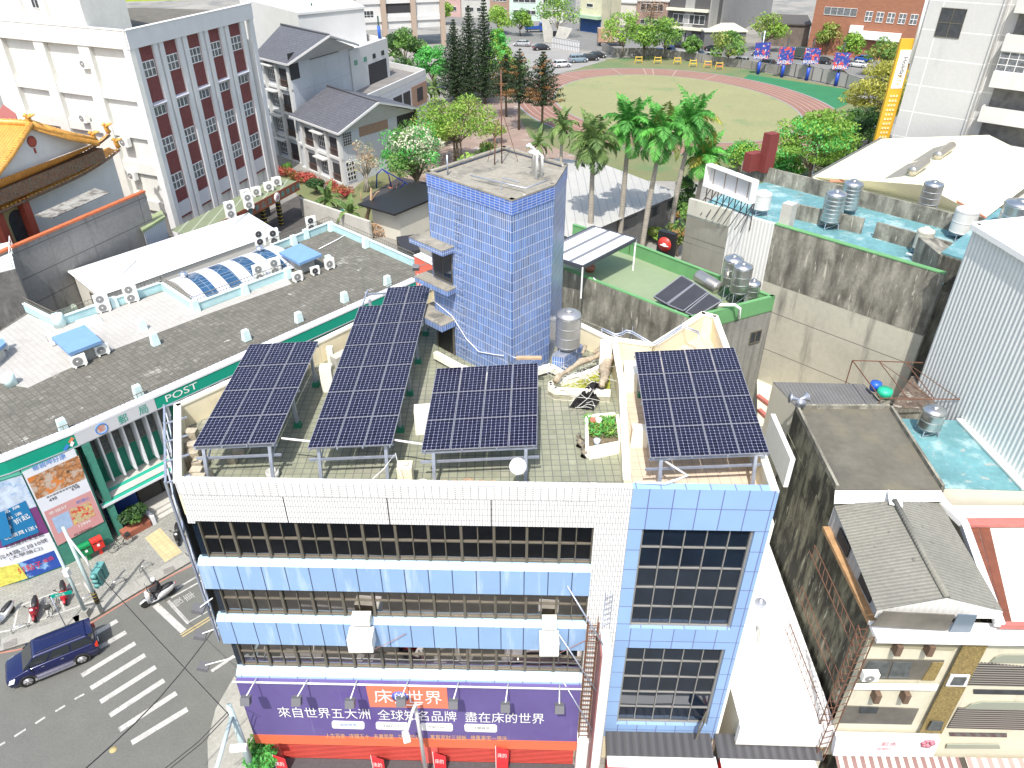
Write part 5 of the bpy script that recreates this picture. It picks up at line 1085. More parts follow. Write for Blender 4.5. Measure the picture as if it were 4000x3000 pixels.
# ================================================================ white hipped roof hall
hr = thing('hall', 'low hall with a blinding white hipped metal roof behind the post office', 'building', (-35, 72, 0)); wr = mat('white metal roof', (.82, .83, .84), .35, corr=(.5, .12, 0), noise=(.6, .03))
E = [at(262, 1060, 6.6), at(970, 831, 6.6), at(1135, 897, 6.6), at(386, 1159, 6.6)]; E[2] = E[3]+(E[1]-E[0])*.97; r0, r1 = at(533, 1017, 7.9), at(886, 899, 7.9)
mb = MB(); mb.face([E[3], E[2], r1, r0]); mb.face([E[0], r0, r1, E[1]][::-1]); mb.face([E[0], E[3], r0]); mb.face([E[2], E[1], r1]); fixn(mb.build('roof', wr, hr))
mb = MB(); mb.prism([(L(p, (E[0]+E[2])/2, .04).x, L(p, (E[0]+E[2])/2, .04).y) for p in E], 0, 6.55); mb.build('wall', mat('cream hall wall', (.62, .60, .54), .8), hr)
FH = Face(L(E[0], (E[0]+E[2])/2, .04), L(E[3], (E[0]+E[2])/2, .04)); win(FH, hr, FH.len*.5, FH.len*.85, 3.2, 5.6, .02, fm=frame_m, gm=dkg, nx=2, ny=2)
mb = MB(); mb.tube([E[0], r0, r1, E[1]], .09, 6); mb.tube([E[3], r0], .08, 6); mb.tube([r1, E[2]], .08, 6); mb.build('ridge_cap', mat('pale ridge', (.6, .64, .62), .5), hr)
# ================================================================ orange topped wall, small sheds, grey hut
cpan = mat('grey concrete wall panels', (.215, .21, .20), .9, grid=(60, 2.6, .05, (.10, .095, .09), 0), noise=((.4, .12), (3, .12)), streak=[(.56, .75, (.11, .105, .10), 1.2, .12)])
A, B = V(-60, 55.6), V(-41, 80); A = L(V(-47, 63.5), V(-41, 80), -.7).to_2d() if False else V(-52.5, 48.4)
mb = MB(); mb.use(cpan); mb.wall(A, B, 0, 10.9, -.4); mb.use(mat('orange coping', (.50, .13, .05), .7, noise=(2, .2))); mb.wall(A, B, 10.9, 11.1, -.5); tag(mb.build('boundary_wall', None), 'tall grey panelled concrete wall with an orange coping in front of the temple', 'wall')
P = [at(x, y, 7.4) for x, y in ((540, 868), (628, 828), (640, 850), (560, 900))]
sh = thing('shed', 'little grey corrugated shed with green roof at the end of the orange topped wall', 'shed', (P[0].x, P[0].y, 0)); mb = MB(); mb.prism([(p.x, p.y) for p in P], 0, 7.2); mb.build('wall', mat('grey corrugated siding', (.42, .45, .50), .6, corr=(.35, .6, .35)), sh); c = sum(P, Vector())/4; mb = MB(); mb.prism([(L(c, p, 1.12).x, L(c, p, 1.12).y) for p in P], 7.2, 7.5); mb.build('roof', mat('moss green roof', (.25, .30, .16), .8, noise=(1, .2)), sh)
A, B = at(-80, 1085, 10.6), at(60, 1050, 10.6); hz = thing('rooftop_hut', 'grey concrete rooftop hut with a white rail at the left edge of the photo', 'hut', (A.x, A.y, 0)); mb = MB(); mb.use(conc_l); mb.prism([(A.x, A.y), (B.x, B.y), (B.x-4, B.y+6), (A.x-4, A.y+6)], 0, 10.6); fixn(mb.build('wall', mat('dark stained render', (.16, .155, .145), .9, noise=((.6, .2), (3, .2)), streak=(.5, .75, (.28, .27, .25), 1.5, .3)), hz)); mb = MB(); mb.prism([(A.x, A.y), (B.x, B.y), (B.x-4, B.y+6), (A.x-4, A.y+6)], 10.6, 10.66); mb.build('roof', mat('white roof paint', (.6, .62, .6), .7), hz); railing('rail', [(A.x, A.y+.3), (B.x-.3, B.y+.2), (B.x-3, B.y+5)], 1.0, hz, m=white, z=10.66, step=1)
for k, (q, m_, z_) in enumerate(([[(205, 1150), (330, 1100), (345, 1170), (250, 1200)], mat('brown corrugated sheet', (.22, .17, .12), .8, corr=(.3, .8, .4)), 3.0], [[(180, 1180), (240, 1155), (300, 1195), (235, 1225)], mat('mint sheet', (.42, .52, .44), .7), 3.3])):
    P = [at(x, y, z_) for x, y in q]; mb = MB(); mb.prism([(p.x, p.y) for p in P], 0, z_); tag(mb.build('lean_to', m_), ('brown corrugated lean-to roof' if k == 0 else 'mint painted lean-to roof')+' in the gap before the orange topped wall', 'shed')
# ================================================================ temple
tm = thing('temple', 'temple with curved orange glazed tile roofs, white gable and red columns', 'temple', (-54, 80, 0))
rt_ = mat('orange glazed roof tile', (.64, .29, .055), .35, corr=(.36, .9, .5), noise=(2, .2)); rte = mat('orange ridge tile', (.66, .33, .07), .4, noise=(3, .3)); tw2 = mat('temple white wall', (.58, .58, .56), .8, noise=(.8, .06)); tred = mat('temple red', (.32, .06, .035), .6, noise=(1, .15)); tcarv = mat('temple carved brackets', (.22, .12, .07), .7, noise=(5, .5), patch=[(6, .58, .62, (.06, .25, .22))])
def eave(name, inner, outer, n=14, up=.9):   # one roof slope with an upturned corner, inner/outer = (start, end)
    mb = MB(); rows = []; m_ = 6
    for i in range(n+1):
        t = i/n; a, b = L(inner[0], inner[1], t), L(outer[0], outer[1], t); r_ = []
        for j in range(m_+1): u = j/m_; q = L(a, b, u); q.z += -.35*sin(pi*u)*(a.z-b.z)*.6+up*(max(0, t-.62)/.38)**2*u; r_.append(q)
        rows.append(r_)
    for i in range(n):
        for j in range(m_): mb.face([rows[i][j], rows[i+1][j], rows[i+1][j+1], rows[i][j+1]])
    fixn(mb.build(name, rt_, tm))
    for i in range(0, n*3+1):
        t = i/(n*3); k = min(n-1, int(t*n)); q = L(rows[k][-1], rows[k+1][-1], t*n-k); 
        if i == 0: m2 = MB()
        m2.lathe([(.001, -.12), (.11, -.1), (.11, .1), (.001, .12)], q, 6, Matrix.Rotation(pi/2, 3, 'X'), sm=False)
    m2.build('eave_tiles', rte, tm)
    m3 = MB(); m3.tube([r_[-1]-V(0, 0, .25) for r_ in rows], .14, 5); m3.build('eave_beam', tcarv, tm)
    return rows
u0, u1 = at(-150, 802, 14.2), at(435, 550, 14.2); i0, i1 = at(-150, 757, 15.4), at(365, 562, 15.4); eave('roof_slope', (i0, i1), (u0, u1))
l0, l1 = at(-150, 885, 12.5), at(473, 607, 12.5); j0, j1 = at(-150, 800, 13.6), at(425, 575, 13.6); eave('lower_roof_slope', (j0, j1), (l0, l1))
gA, gB = at(-60, 722, 15.3), at(350, 566, 15.3); ap = onv(112, 489, gA, gB)
mb = MB(); mb.face([gA, gB, ap]); fixn(mb.build('gable_wall', tw2, tm))
mb = MB(); q = onv(123, 553, gA, gB); nG = (gB-gA).cross(V(0, 0, 1)).normalized(); mb.lathe([(.55, 0), (.55, .06), (.3, .1), (.001, .12)], q+nG*.03, 18, nG.to_track_quat('Z', 'Y').to_matrix()); mb.box(q-V(0, 0, .9)+nG*.05, (.15, .15, .5)); mb.build('gable_medallion', tred, tm)
bk_ = V(-nG.x, -nG.y, 0).normalized()*16
rg = ap+bk_; hp = at(375, 553, 15.9)
mb = MB(); gE = gA+(gA-ap)*.5; mb.face([ap+nG*.5+V(0, 0, .1), gE+nG*.6, gE+bk_, rg]); fixn(mb.build('main_roof_slope', rt_, tm))
mb = MB(); mb.face([ap+nG*.5+V(0, 0, .1), hp, hp+bk_, rg]); fixn(mb.build('main_roof_slope', rt_, tm))
for a, b, r_ in ((ap+V(0, 0, .2)+nG*.4, rg+V(0, 0, .2), .32), (ap+V(0, 0, .2)+nG*.4, gA+nG*.4, .3), (ap+V(0, 0, .2)+nG*.4, hp+V(0, 0, .1), .3), (ap+V(0, 0, -.25)+nG*.35, hp+V(0, 0, -.3)+nG*.3, .18)):
    mb = MB(); mb.tube([a, L(a, b, .5)-V(0, 0, .18), b], r_, 8)
    n_ = 26
    for k in range(n_): q = L(a, b, k/n_)-V(0, 0, .18*sin(pi*k/n_)); mb.lathe([(.001, 0), (.2, .05), (.2, .3), (.001, .35)], q+V(0, 0, .05), 6, sm=False)
    mb.build('ridge', rte, tm)
for q in (ap+nG*.4, hp, u1+V(0, 0, .9), l1+V(0, 0, .9)): mb = MB(); mb.tube([q, q+V(-.2, 0, .6), q+V(.2, 0, 1.0), q+V(.7, 0, 1.1)], [.3, .28, .2, .05], 7); mb.lathe([(.001, 0), (.3, .2), (.001, .5)], q+V(-.4, .1, .7), 8); mb.build('ridge_ornament', rte, tm)
mb = MB(); mb.use(tw2); mb.wall(L(l0, j0, .9), L(l1, j1, .9), 0, 12.6, 6); mb.use(tcarv); mb.wall(L(u0, i0, .6), L(u1, i1, .6), 13.0, 14.3, 1); mb.build('wall', None, tm)
Fm = Face(L(l0, j0, .85), L(l1, j1, .85))
for px, py in ((10, 960), (105, 900)): s_, z_ = Fm.sz(px, py); mb = MB(); Fm.box(mb, s_-.4, s_+.4, 4, 12.6, .4, 1.2); mb.build('column', tred, tm)
s_, z_ = Fm.sz(75, 905); mb = MB(); Fm.box(mb, s_-1.5, s_+1.5, 4, 12.2, .1, .3); a_ = mb.build('arch_surround', mat('ochre plaster', (.40, .33, .15), .8), tm); mb = MB(); mb.face([Fm.p(s_+x, z, .33) for x, z in [(-1, 4), (1, 4)]+[(cos(t)*1, 10.4+1.1*sin(t)) for t in [k*pi/10 for k in range(11)]]]); mb.build('arch_opening', dkg, a_)
P = [at(x, y, 11.6) for x, y in ((135, 840), (370, 735), (428, 752), (205, 850))]; mb = MB(); mb.prism([(p.x, p.y) for p in P], 11.5, 11.6); fixn(mb.build('side_canopy', mat('rain stained sheet', (.30, .30, .28), .7, patch=[(1, .45, .6, (.10, .09, .085)), (2, .64, .7, (.5, .5, .48))], corr=(.3, .4, 0)), tm))
P = [at(0, 375, 17), at(50, 410, 17), at(60, 470, 17), at(-60, 470, 17)]; mb = MB(); mb.prism([(p.x, p.y) for p in P], 0, 16); fixn(tag(mb.build('red_roof_house', mat('pinkish red roof', (.30, .09, .08), .8, corr=(.4, .5, .3))), 'pinkish red roofed house glimpsed left of the temple ridge', 'building'))
# ================================================================ park, running track, school
lawn = mat('patchy lawn', (.155, .165, .075), .95, noise=((.25, .1), (3, .18)), patch=[(.09, .5, .66, (.085, .155, .06)), (.35, .6, .72, (.21, .17, .11))])
infl = mat('dry football pitch grass', (.235, .235, .115), .95, noise=((.1, .08), (1.5, .12)), patch=[(.06, .56, .70, (.115, .19, .085)), (.05, .60, .75, (.24, .215, .13)), (.22, .68, .74, (.30, .28, .22))])
trk = mat('faded red running track', (.235, .125, .095), .9, noise=((.15, .08), (3, .1))); lanew = mat('lane line', (.40, .33, .28), .8); kerbb = mat('track edge kerb', (.24, .25, .27), .8)
turf = mat('bright artificial turf', (.02, .15, .06), .9, noise=(.3, .1)); plaza = mat('brick plaza', (.26, .19, .155), .9, noise=((.3, .15), (3, .15)), patch=(.4, .56, .66, (.36, .34, .30))); lot = mat('pale parking paving', (.25, .245, .235), .9, noise=((.15, .1), (2, .12)))
sheet('lawn', [(1050, 640), (1160, 760), (1440, 900), (1640, 900), (2330, 700), (3150, 720), (3330, 560), (3420, 420), (3300, 345), (2929, 272), (2545, 218), (2350, 232), (2150, 300), (2050, 340), (1900, 440), (1690, 500), (1500, 640), (1340, 770), (1180, 700)], .0, lawn)
sheet('plaza', [(1640, 480), (1900, 300), (2140, 300), (2020, 440), (2070, 540), (2330, 640), (2300, 700), (1900, 640), (1700, 700), (1560, 760)], .01, plaza)
sheet('parking_lot', [(1900, 170), (2070, 170), (2200, 170), (2370, 235), (2250, 270), (2130, 300), (1960, 330), (1850, 300)], .02, lot)
sheet('playground_mat', [(1409, 782), (1533, 831), (1669, 777), (1700, 720), (1560, 690)], .02, mat('black playground mat', (.045, .045, .05), .9, noise=(3, .2)))
sheet('street', [(1700, 60), (1900, 150), (2360, 200), (2545, 216), (2929, 270), (3300, 342), (3500, 420), (3650, 420), (3600, 240), (2950, 170), (2500, 110), (2450, -40), (2350, -40), (2290, 95), (2000, 70), (1800, 20)], .0, mat('street asphalt', (.17, .17, .165), .9, noise=((.05, .1), (.8, .08))))
TC, TU = V(35.5, 171.7), V(-.29, .957); TW = V(TU.y, -TU.x)
def ell(a, b, n=96): return [TC+TU*a*cos(2*pi*k/n)+TW*b*sin(2*pi*k/n) for k in range(n)]
def annul(name, a0, b0, a1, b1, z, m):
    mb = MB(); P, Q = ell(a0, b0), ell(a1, b1)
    for i in range(96): j = (i+1) % 96; mb.face([(Q[i].x, Q[i].y, z), (P[i].x, P[i].y, z), (P[j].x, P[j].y, z), (Q[j].x, Q[j].y, z)][::-1])
    o = fixn(mb.build(name, m, kind='structure', org=(TC.x, TC.y, z)))
    if o.data.polygons[0].normal.z < 0: o.data.flip_normals()
mb = MB(); mb.face([(p.x, p.y, .03) for p in ell(32.9, 25.4)[::-1]]); mb.build('pitch', infl, kind='structure')
sheet('artificial_turf', [(2886, 318), (2925, 290), (3316, 350), (3310, 407), (3240, 436), (3150, 380)], .022, turf)
annul('running_track', 32.6, 25.1, 41.3, 33.7, .035, trk)
annul('track_kerb', 32.5, 25.0, 32.8, 25.3, .045, kerbb); annul('track_kerb', 41.1, 33.5, 41.5, 33.9, .045, kerbb)
for k in range(1, 6): annul('lane_line', 32.7+k*1.43, 25.2+k*1.42, 32.83+k*1.43, 25.33+k*1.42, .042, lanew)
for k, a in enumerate((.1, .35, .42, .6, .9, 5.9, 5.6)):
    p, q = TC+TU*33*cos(a)+TW*25.3*sin(a), TC+TU*41*cos(a)+TW*33.4*sin(a); e = (q-p).normalized(); n = V(-e.y, e.x)*.08; mb = MB(); mb.face([(*(p-n), .046), (*(q-n), .046), (*(q+n), .046), (*(p+n), .046)]); mb.build('start_line', lanew, kind='structure')
# ---- school with tiled roofs
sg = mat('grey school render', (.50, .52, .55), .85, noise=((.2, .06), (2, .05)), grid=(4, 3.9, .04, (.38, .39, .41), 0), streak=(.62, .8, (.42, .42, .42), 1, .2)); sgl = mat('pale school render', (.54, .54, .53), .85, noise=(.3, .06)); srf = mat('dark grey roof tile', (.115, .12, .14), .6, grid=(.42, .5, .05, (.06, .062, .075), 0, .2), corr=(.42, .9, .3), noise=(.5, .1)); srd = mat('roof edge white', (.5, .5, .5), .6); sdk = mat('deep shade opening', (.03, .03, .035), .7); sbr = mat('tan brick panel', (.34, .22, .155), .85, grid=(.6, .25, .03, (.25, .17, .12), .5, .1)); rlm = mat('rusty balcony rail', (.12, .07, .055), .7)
def school_wing(label, ez, rz_, corner, left, right, r0, r1, apx, floors, depth=14):
    """corner/left/right: eave pixels; r0/r1: ridge start and gable apex pixels"""
    t = thing('school_wing', label, 'building', (0, 0, 0)); Cn, Lf, Rt = at(*corner, ez), at(*left, ez), at(*right, ez); R0, R1 = at(*r0, rz_), at(*r1, rz_)
    bk = Lf+(Rt-Cn); t.location = (Cn.x, Cn.y, 0)
    mb = MB(); mb.face([Cn, R1, R0, Lf]); mb.face([Rt, bk, R0, R1]); fixn(mb.build('roof', srf, t))
    for a, b in ((Cn, R1), (R1, Rt), (Cn, Lf)): mb = MB(); mb.bar(a-V(0, 0, .12), b-V(0, 0, .12), .2, .3); mb.build('roof_edge', srd, t)
    mb = MB(); mb.tube([R0+V(0, 0, .12), R1+V(0, 0, .12)], .16, 6); mb.build('ridge', srf, t)
    c2 = lambda p, f: V(L(p, (Cn+bk)/2, f).x, L(p, (Cn+bk)/2, f).y); w4 = [c2(Cn, .1), c2(Rt, .1), c2(bk, .1), c2(Lf, .1)]
    mb = MB(); mb.prism(w4, 0, ez-.3); ap = V(L(R1, (Cn+bk)/2, .06).x, L(R1, (Cn+bk)/2, .06).y, rz_-.35)
    mb.mesh([(*w4[0], ez-.3), (*w4[1], ez-.3), ap, (*w4[2], ez-.3), (*w4[3], ez-.3), V(R0.x, R0.y, rz_-.35)], [(0, 1, 2), (0, 2, 5, 4), (1, 3, 5, 2)]); fixn(mb.build('wall', sg, t))
    return t, Face(w4[0], w4[1]), Face(w4[0], w4[3])
def school_front(t, F, zs, h, length, n0=0):
    """open galleries, windows, ledges along the left front"""
    for z in zs:
        for a0, a1, kind in ((.6, 3.6, 'g'), (4.4, 7.2, 'w'), (8.2, 11.2, 'g'), (12, 14.6, 'w'), (15.4, 18.5, 'g'), (19.4, 22, 'w')):
            if a1 > length: continue
            if kind == 'g':
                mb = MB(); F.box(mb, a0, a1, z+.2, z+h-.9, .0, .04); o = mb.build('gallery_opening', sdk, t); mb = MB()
                mb.bar(F.p(a0, z+1.25, .15), F.p(a1, z+1.25, .15), .09); mb.bar(F.p(a0, z+.45, .15), F.p(a1, z+.45, .15), .06)
                for k in range(9): q = L(a0, a1, k/8); mb.bar(F.p(q, z+.3, .15), F.p(q, z+1.25, .15), .05)
                mb.build('rail', rlm, o)
            else:
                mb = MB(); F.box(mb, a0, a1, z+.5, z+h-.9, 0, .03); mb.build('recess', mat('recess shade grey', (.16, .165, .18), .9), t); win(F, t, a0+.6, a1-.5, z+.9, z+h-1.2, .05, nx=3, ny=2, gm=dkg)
                mb = MB(); F.box(mb, a0-.2, a1+.3, z+h-.7, z+h-.5, 0, 1.3); mb.build('sunshade', sgl, t)
        mb = MB(); F.box(mb, 0, length, z-.25, z+.15, 0, .35); mb.build('floor_band', sgl, t)
    for a in (0, 3.7, 7.4, 11.3, 14.8, 18.7):
        if a < length: mb = MB(); F.box(mb, a, a+.6, 0, zs[-1]+h-.3, 0, .5); mb.build('pier', sgl, t)
t1, Fr, Fl = school_wing('nearer grey school wing of two storeys under a dark tiled gable roof', 8.4, 11.9, (1321, 522), (1129, 452), (1651, 425), (1278, 337), (1479, 398), None, 2)
school_front(t1, Fl, (0, 4), 3.9, Fl.len)
for px0, py0, px1, py1, m_, nm in ((1405, 492, 1510, 505, sbr, 'brick_panel'),):
    a0, z0 = Fr.sz(1405, 535); a1, z1 = Fr.sz(1512, 465); mb = MB(); Fr.box(mb, a0, a1, z0, z1, 0, .08); mb.build('brick_panel', sbr, t1)
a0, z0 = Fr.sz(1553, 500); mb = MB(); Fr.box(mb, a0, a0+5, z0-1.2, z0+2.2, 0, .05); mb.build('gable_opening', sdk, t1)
for px, py in ((1354, 532), (1356, 553)): a, z = Fr.sz(px, py); win(Fr, t1, a-.9, a+.9, z-.6, z+.6, .05, gm=sdk, nx=4, ny=3, fm=sgl, name='vent_grille')
for px, py in ((1367, 648), (1371, 668), (1374, 687)): a, z = Fr.sz(px, py); win(Fr, t1, a-.9, a+.9, z-.7, z+.7, .05, gm=dkg, nx=3, ny=2)
t2, Fr2, Fl2 = school_wing('taller grey school wing of four storeys under a dark tiled gable roof', 16.2, 20.0, (1122, 251), (985, 218), (1402, 174), (1097, 97), (1285, 138), None, 4)
school_front(t2, Fl2, (0, 4, 8, 12), 3.9, min(Fl2.len, 23))
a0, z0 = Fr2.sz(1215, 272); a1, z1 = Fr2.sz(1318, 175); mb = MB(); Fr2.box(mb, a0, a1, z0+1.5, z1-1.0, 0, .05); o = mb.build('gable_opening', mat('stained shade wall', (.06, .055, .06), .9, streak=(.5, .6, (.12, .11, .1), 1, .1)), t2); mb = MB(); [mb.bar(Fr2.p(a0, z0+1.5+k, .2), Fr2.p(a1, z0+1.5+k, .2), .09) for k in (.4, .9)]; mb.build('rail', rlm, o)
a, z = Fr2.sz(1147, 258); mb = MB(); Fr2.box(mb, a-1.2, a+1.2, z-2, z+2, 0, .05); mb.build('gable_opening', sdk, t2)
# link block with roof terraces, right of the taller wing
A, B = at(1375, 400, 9.6), at(1662, 272, 9.6); Fk = Face(A, B)
lk = thing('terrace_block', 'grey terraced school block with open roof decks and a tan brick corner', 'building', (A.x, A.y, 0))
q = [A.to_2d(), B.to_2d(), B.to_2d()+V(-9, 9), A.to_2d()+V(-9, 9)]; mb = MB(); mb.prism(q, 0, 8.6); fixn(mb.build('wall', sg, lk)); mb = MB()
for a, b in zip(q, q[1:]+q[:1]): mb.wall(a, b, 8.6, 9.7, .3)
fixn(mb.build('terrace_parapet', sgl, lk)); mb = MB(); mb.prism(q, 8.6, 8.65); mb.build('terrace_floor', mat('terrace floor', (.19, .18, .17), .9, noise=(.5, .2)), lk)
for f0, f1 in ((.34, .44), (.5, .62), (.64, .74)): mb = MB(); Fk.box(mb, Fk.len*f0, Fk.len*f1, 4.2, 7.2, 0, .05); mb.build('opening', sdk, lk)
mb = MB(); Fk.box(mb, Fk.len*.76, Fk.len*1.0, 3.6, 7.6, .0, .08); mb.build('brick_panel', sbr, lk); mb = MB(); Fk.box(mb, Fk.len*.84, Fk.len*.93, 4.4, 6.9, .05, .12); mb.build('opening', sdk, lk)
A, B = at(1365, 200, 15.5), at(1512, 150, 15.5); Fk2 = Face(A, B); ub = thing('stair_block', 'upper grey stair block with small slot windows behind the tiled gable', 'building', (A.x, A.y, 0))
q = [A.to_2d(), B.to_2d(), B.to_2d()+V(-7, 7), A.to_2d()+V(-7, 7)]; mb = MB(); mb.prism(q, 0, 14.5); 
for a, b in zip(q, q[1:]+q[:1]): mb.wall(a, b, 14.5, 15.6, .3)
fixn(mb.build('wall', sgl, ub))
for k in range(4): mb = MB(); a = Fk2.len*(.08+.24*k); Fk2.box(mb, a, a+1.2, 12.9, 13.7, 0, .05); mb.build('slot_window', mat('greenish glass', (.08, .25, .2), .2) if k < 2 else dkg, ub)
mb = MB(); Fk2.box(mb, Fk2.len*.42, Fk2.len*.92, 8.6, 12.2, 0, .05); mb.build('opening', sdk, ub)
for px, py, tp in ((1233, 140, 12), (1362, 150, 35), (1483, 150, 62), (1345, 150, 85)): p = at(px, py, 15.5); d_ = ray(px, tp); zt = CH+d_.z*p.y/d_.y; t = thing('net_pole', 'dark net pole with blue padding on the school roof, %s' % {12: 'farthest left', 35: 'tallest in the middle', 62: 'rightmost', 85: 'short one at the gable ridge'}[tp], 'pole', (p.x, p.y, 15.5), 'net poles on the school roof'); mb = MB(); mb.tube([p, V(p.x, p.y, zt)], .16, 6); mb.build('pole', mat('dark green pole', (.02, .05, .035), .6), t); mb = MB(); mb.tube([p, p+V(0, 0, 2.2)], .3, 8); mb.build('padding', mat('blue padding', (.02, .10, .45), .6), t)
A, B = at(1380, 195, 0), at(1740, 175, 0); F3 = Face(A, B); sb = thing('school_block', 'grey school building on open ground floor columns at the top of the photo', 'building', (A.x, A.y, 0))
mb = MB(); F3.box(mb, -30, F3.len, 5.2, 24, -10, 0); fixn(mb.build('wall', sgl, sb))
for k in range(7): a = F3.len-k*9-1.4; mb = MB(); F3.box(mb, a, a+1.5, 0, 24, .02, 1.0); mb.build('column', mat('tan column', (.36, .28, .22), .8), sb)
for k in range(5):
    for z in (8, 12.5, 17): a = F3.len-k*9-7.6; win(F3, sb, a, a+4, z, z+2.4, .02, gm=dkg, nx=4) if k > 1 else None
mb = MB(); F3.box(mb, F3.len-18, F3.len-9.5, 9.5, 12.8, 0, .05); mb.build('stair_opening', sdk, sb)
for z in (8.6, 13.4, 18): mb = MB(); F3.box(mb, -30, F3.len, z-1.3, z, .02, .4); mb.build('floor_band', sgl, sb)
A, B = at(1000, 45, 20), at(1290, 100, 20); mb = MB(); q = [at(975, 60, 18), at(1165, 45, 18), at(1100, -30, 18), at(960, -30, 18)]
nb = thing('school_block', 'flat roofed grey school block touching the top edge left of the tiled gable', 'building', (q[0].x, q[0].y, 0)); mb.prism([(p.x, p.y) for p in q], 0, 18); fixn(mb.build('wall', sg, nb)); F4 = Face(q[0], q[1]); mb = MB(); F4.box(mb, F4.len*.25, F4.len*.6, 13.5, 17, 0, .1); mb.build('opening', sdk, nb)
q = [at(975, -2, 21), at(1160, 45, 21), at(1420, 20, 21), at(1300, -40, 21)]; mb = MB(); mb.prism([(p.x, p.y) for p in q], 0, 20.4); mb.use(srd); mb.prism([(L(p, q[0], -.01).x, L(p, q[0], -.01).y) for p in q], 20.4, 20.8); tag(fixn(mb.build('slab_roof_block', sgl)), 'pale slab roofed school block cut by the top edge of the photo', 'building')
# low sheds near the palms
cw = mat('cream shed wall', (.55, .53, .45), .8, noise=(.6, .05)); 
P = [at(1557, 825, 4.2), at(1690, 770, 4.2)]; F5 = Face(P[0], P[1]); sh = thing('park_hut', 'cream walled hut with thin black roof left of the blue stair tower', 'hut', (P[0].x, P[0].y, 0)); mb = MB(); F5.box(mb, 0, F5.len+3, 0, 4.1, -5, 0); fixn(mb.build('wall', cw, sh)); mb = MB(); F5.box(mb, -1.4, F5.len+3, 4.1, 4.35, -6, .6); fixn(mb.build('roof', black, sh))
P = [at(1548, 925, 2.4), at(1620, 915, 2.4), at(1640, 975, 2.4)]; mb = MB(); mb.prism([(p.x, p.y) for p in P+[at(1575, 985, 2.4)]], 0, 2.4); tag(mb.build('lean_to', mat('black tarp roof', (.03, .03, .035), .6)), 'small black roofed lean-to at the foot of the cream hut', 'shed')
rw_ = mat('pale ribbed hall roof', (.38, .375, .35), .6, grid=(1.1, 60, .05, (.24, .24, .25), 0), noise=((.3, .06), (3, .06)))
q = [at(2423, 856, 5.2), at(2610, 777, 5.2)]; F6 = Face(q[0], q[1]); gh = thing('storage_hall', 'long low hall with pale seamed roof standing behind the palms', 'building', (q[0].x, q[0].y, 0))
mb = MB(); b_ = [q[0]-V(*F6.e, 0)*9, q[1]+V(*F6.e, 0)*3]; r_ = [b-V(*F6.n, 0)*14+V(0, 0, 1.2) for b in b_]; mb.face([b_[0], b_[1], r_[1], r_[0]]); mb.face([r_[0], r_[1], r_[1]-V(*F6.n, 0)*8-V(0, 0, 1), r_[0]-V(*F6.n, 0)*8-V(0, 0, 1)]); fixn(mb.build('roof', rw_, gh)); mb = MB(); F6.box(mb, -8, F6.len+2, 0, 5.05, -20, -.7); fixn(mb.build('wall', mat('dark stained wall', (.15, .145, .14), .9, noise=(1, .2)), gh))
for k in range(3): mb = MB(); a = 1+k*5.2; F6.box(mb, a, a+3.4, 3.2, 4.4, -.7, -.6); mb.build('window', dkg, gh)
# playground swings
pb_ = mat('blue play frame', (.015, .06, .40), .4); sw = thing('swing_set', 'blue tube swing set on the black playground mat', 'swing set', (at(1540, 770, 0).x, at(1540, 770, 0).y, 0))
for px, py in ((1500, 735), (1590, 790)):
    p = at(px, py, 0); mb = MB(); mb.tube([p+V(-1.2, 0, 0), p+V(-.9, 0, 2.2), p+V(0, 0, 3), p+V(.9, 0, 2.2), p+V(1.2, 0, 0)], .1, 6); mb.build('arch', pb_, sw)
a, b = at(1500, 735, 0)+V(0, 0, 3), at(1590, 790, 0)+V(0, 0, 3); mb = MB(); mb.tube([a, b], .09, 6); mb.build('top_bar', pb_, sw)
for f in (.3, .65): q = L(a, b, f); mb = MB(); mb.tube([q, q-V(.25, 0, 2.3)], .02, 4); mb.tube([q+V(.5, .4, 0), q-V(-.25, -.4, 2.3)], .02, 4); mb.box(q-V(0, -.2, 2.35), (.6, .3, .05)); mb.build('swing_seat', to, sw)
# ---------------------------------------------------------------- planting
def hat(px, pb, pt): b = at(px, pb, 0); d = ray(px, pt); t = b.y/d.y; return b, CH+d.z*t, t
def T(lb, px, pb, pt, rp, mats, n=2400, leaf=.3, cz=.35, rz=0, fl=None, **k):
    b, h, t = hat(px, pb, pt); r_ = rp/FPX*t*1.2; o = (fl or tree)(lb, h=h, cr=r_, cz=cz, mats=mats, n=n, leaf=leaf, seed=px, **k); return place(o, b, rz)
T('dense dark green tree beside the terraced school block', 1588, 290, 120, 78, ('dark', 'green'), 3600, .42)
T('vivid green tree between the dark tree and the tall conifers', 1690, 345, 165, 62, ('vivid',), 2600, .38, .2)
T('lime tree showing behind the tall conifers', 1950, 260, 105, 55, ('lime', 'vivid'), 2200, .4, .2)
for px, pb, pt, rp, lb, s_ in ((1782, 400, 75, 58, 'leftmost of the three tall dark conifers', 1), (1839, 380, 20, 60, 'middle one of the three tall dark conifers', 2), (1896, 405, -15, 56, 'tallest and rightmost of the three dark conifers', 3)):
    b, h, t = hat(px, pb, pt); place(conifer(lb, h, rp/FPX*t*1.45, s_, .06, 'tall conifers in the park', n=34), b)
for px, pb, pt, rp, lb, s_ in ((1977, 457, 212, 46, 'shorter conifer with bare trunk nearest the tall conifers', 5), (2027, 507, 188, 46, 'sparse browning conifer in the middle of the bare trunked group', 6), (2117, 516, 200, 56, 'broad conifer with bare trunk standing over the track bend', 7)):
    b, h, t = hat(px, pb, pt); place(conifer(lb, h, rp/FPX*t*1.9, s_, .34, 'bare trunked conifers by the track', ('conif', 'conif', 'rustl') if s_ == 6 else ('conif', 'conif', 'conif', 'conif', 'rustl'), 19, .8 if s_ == 6 else 1), b)
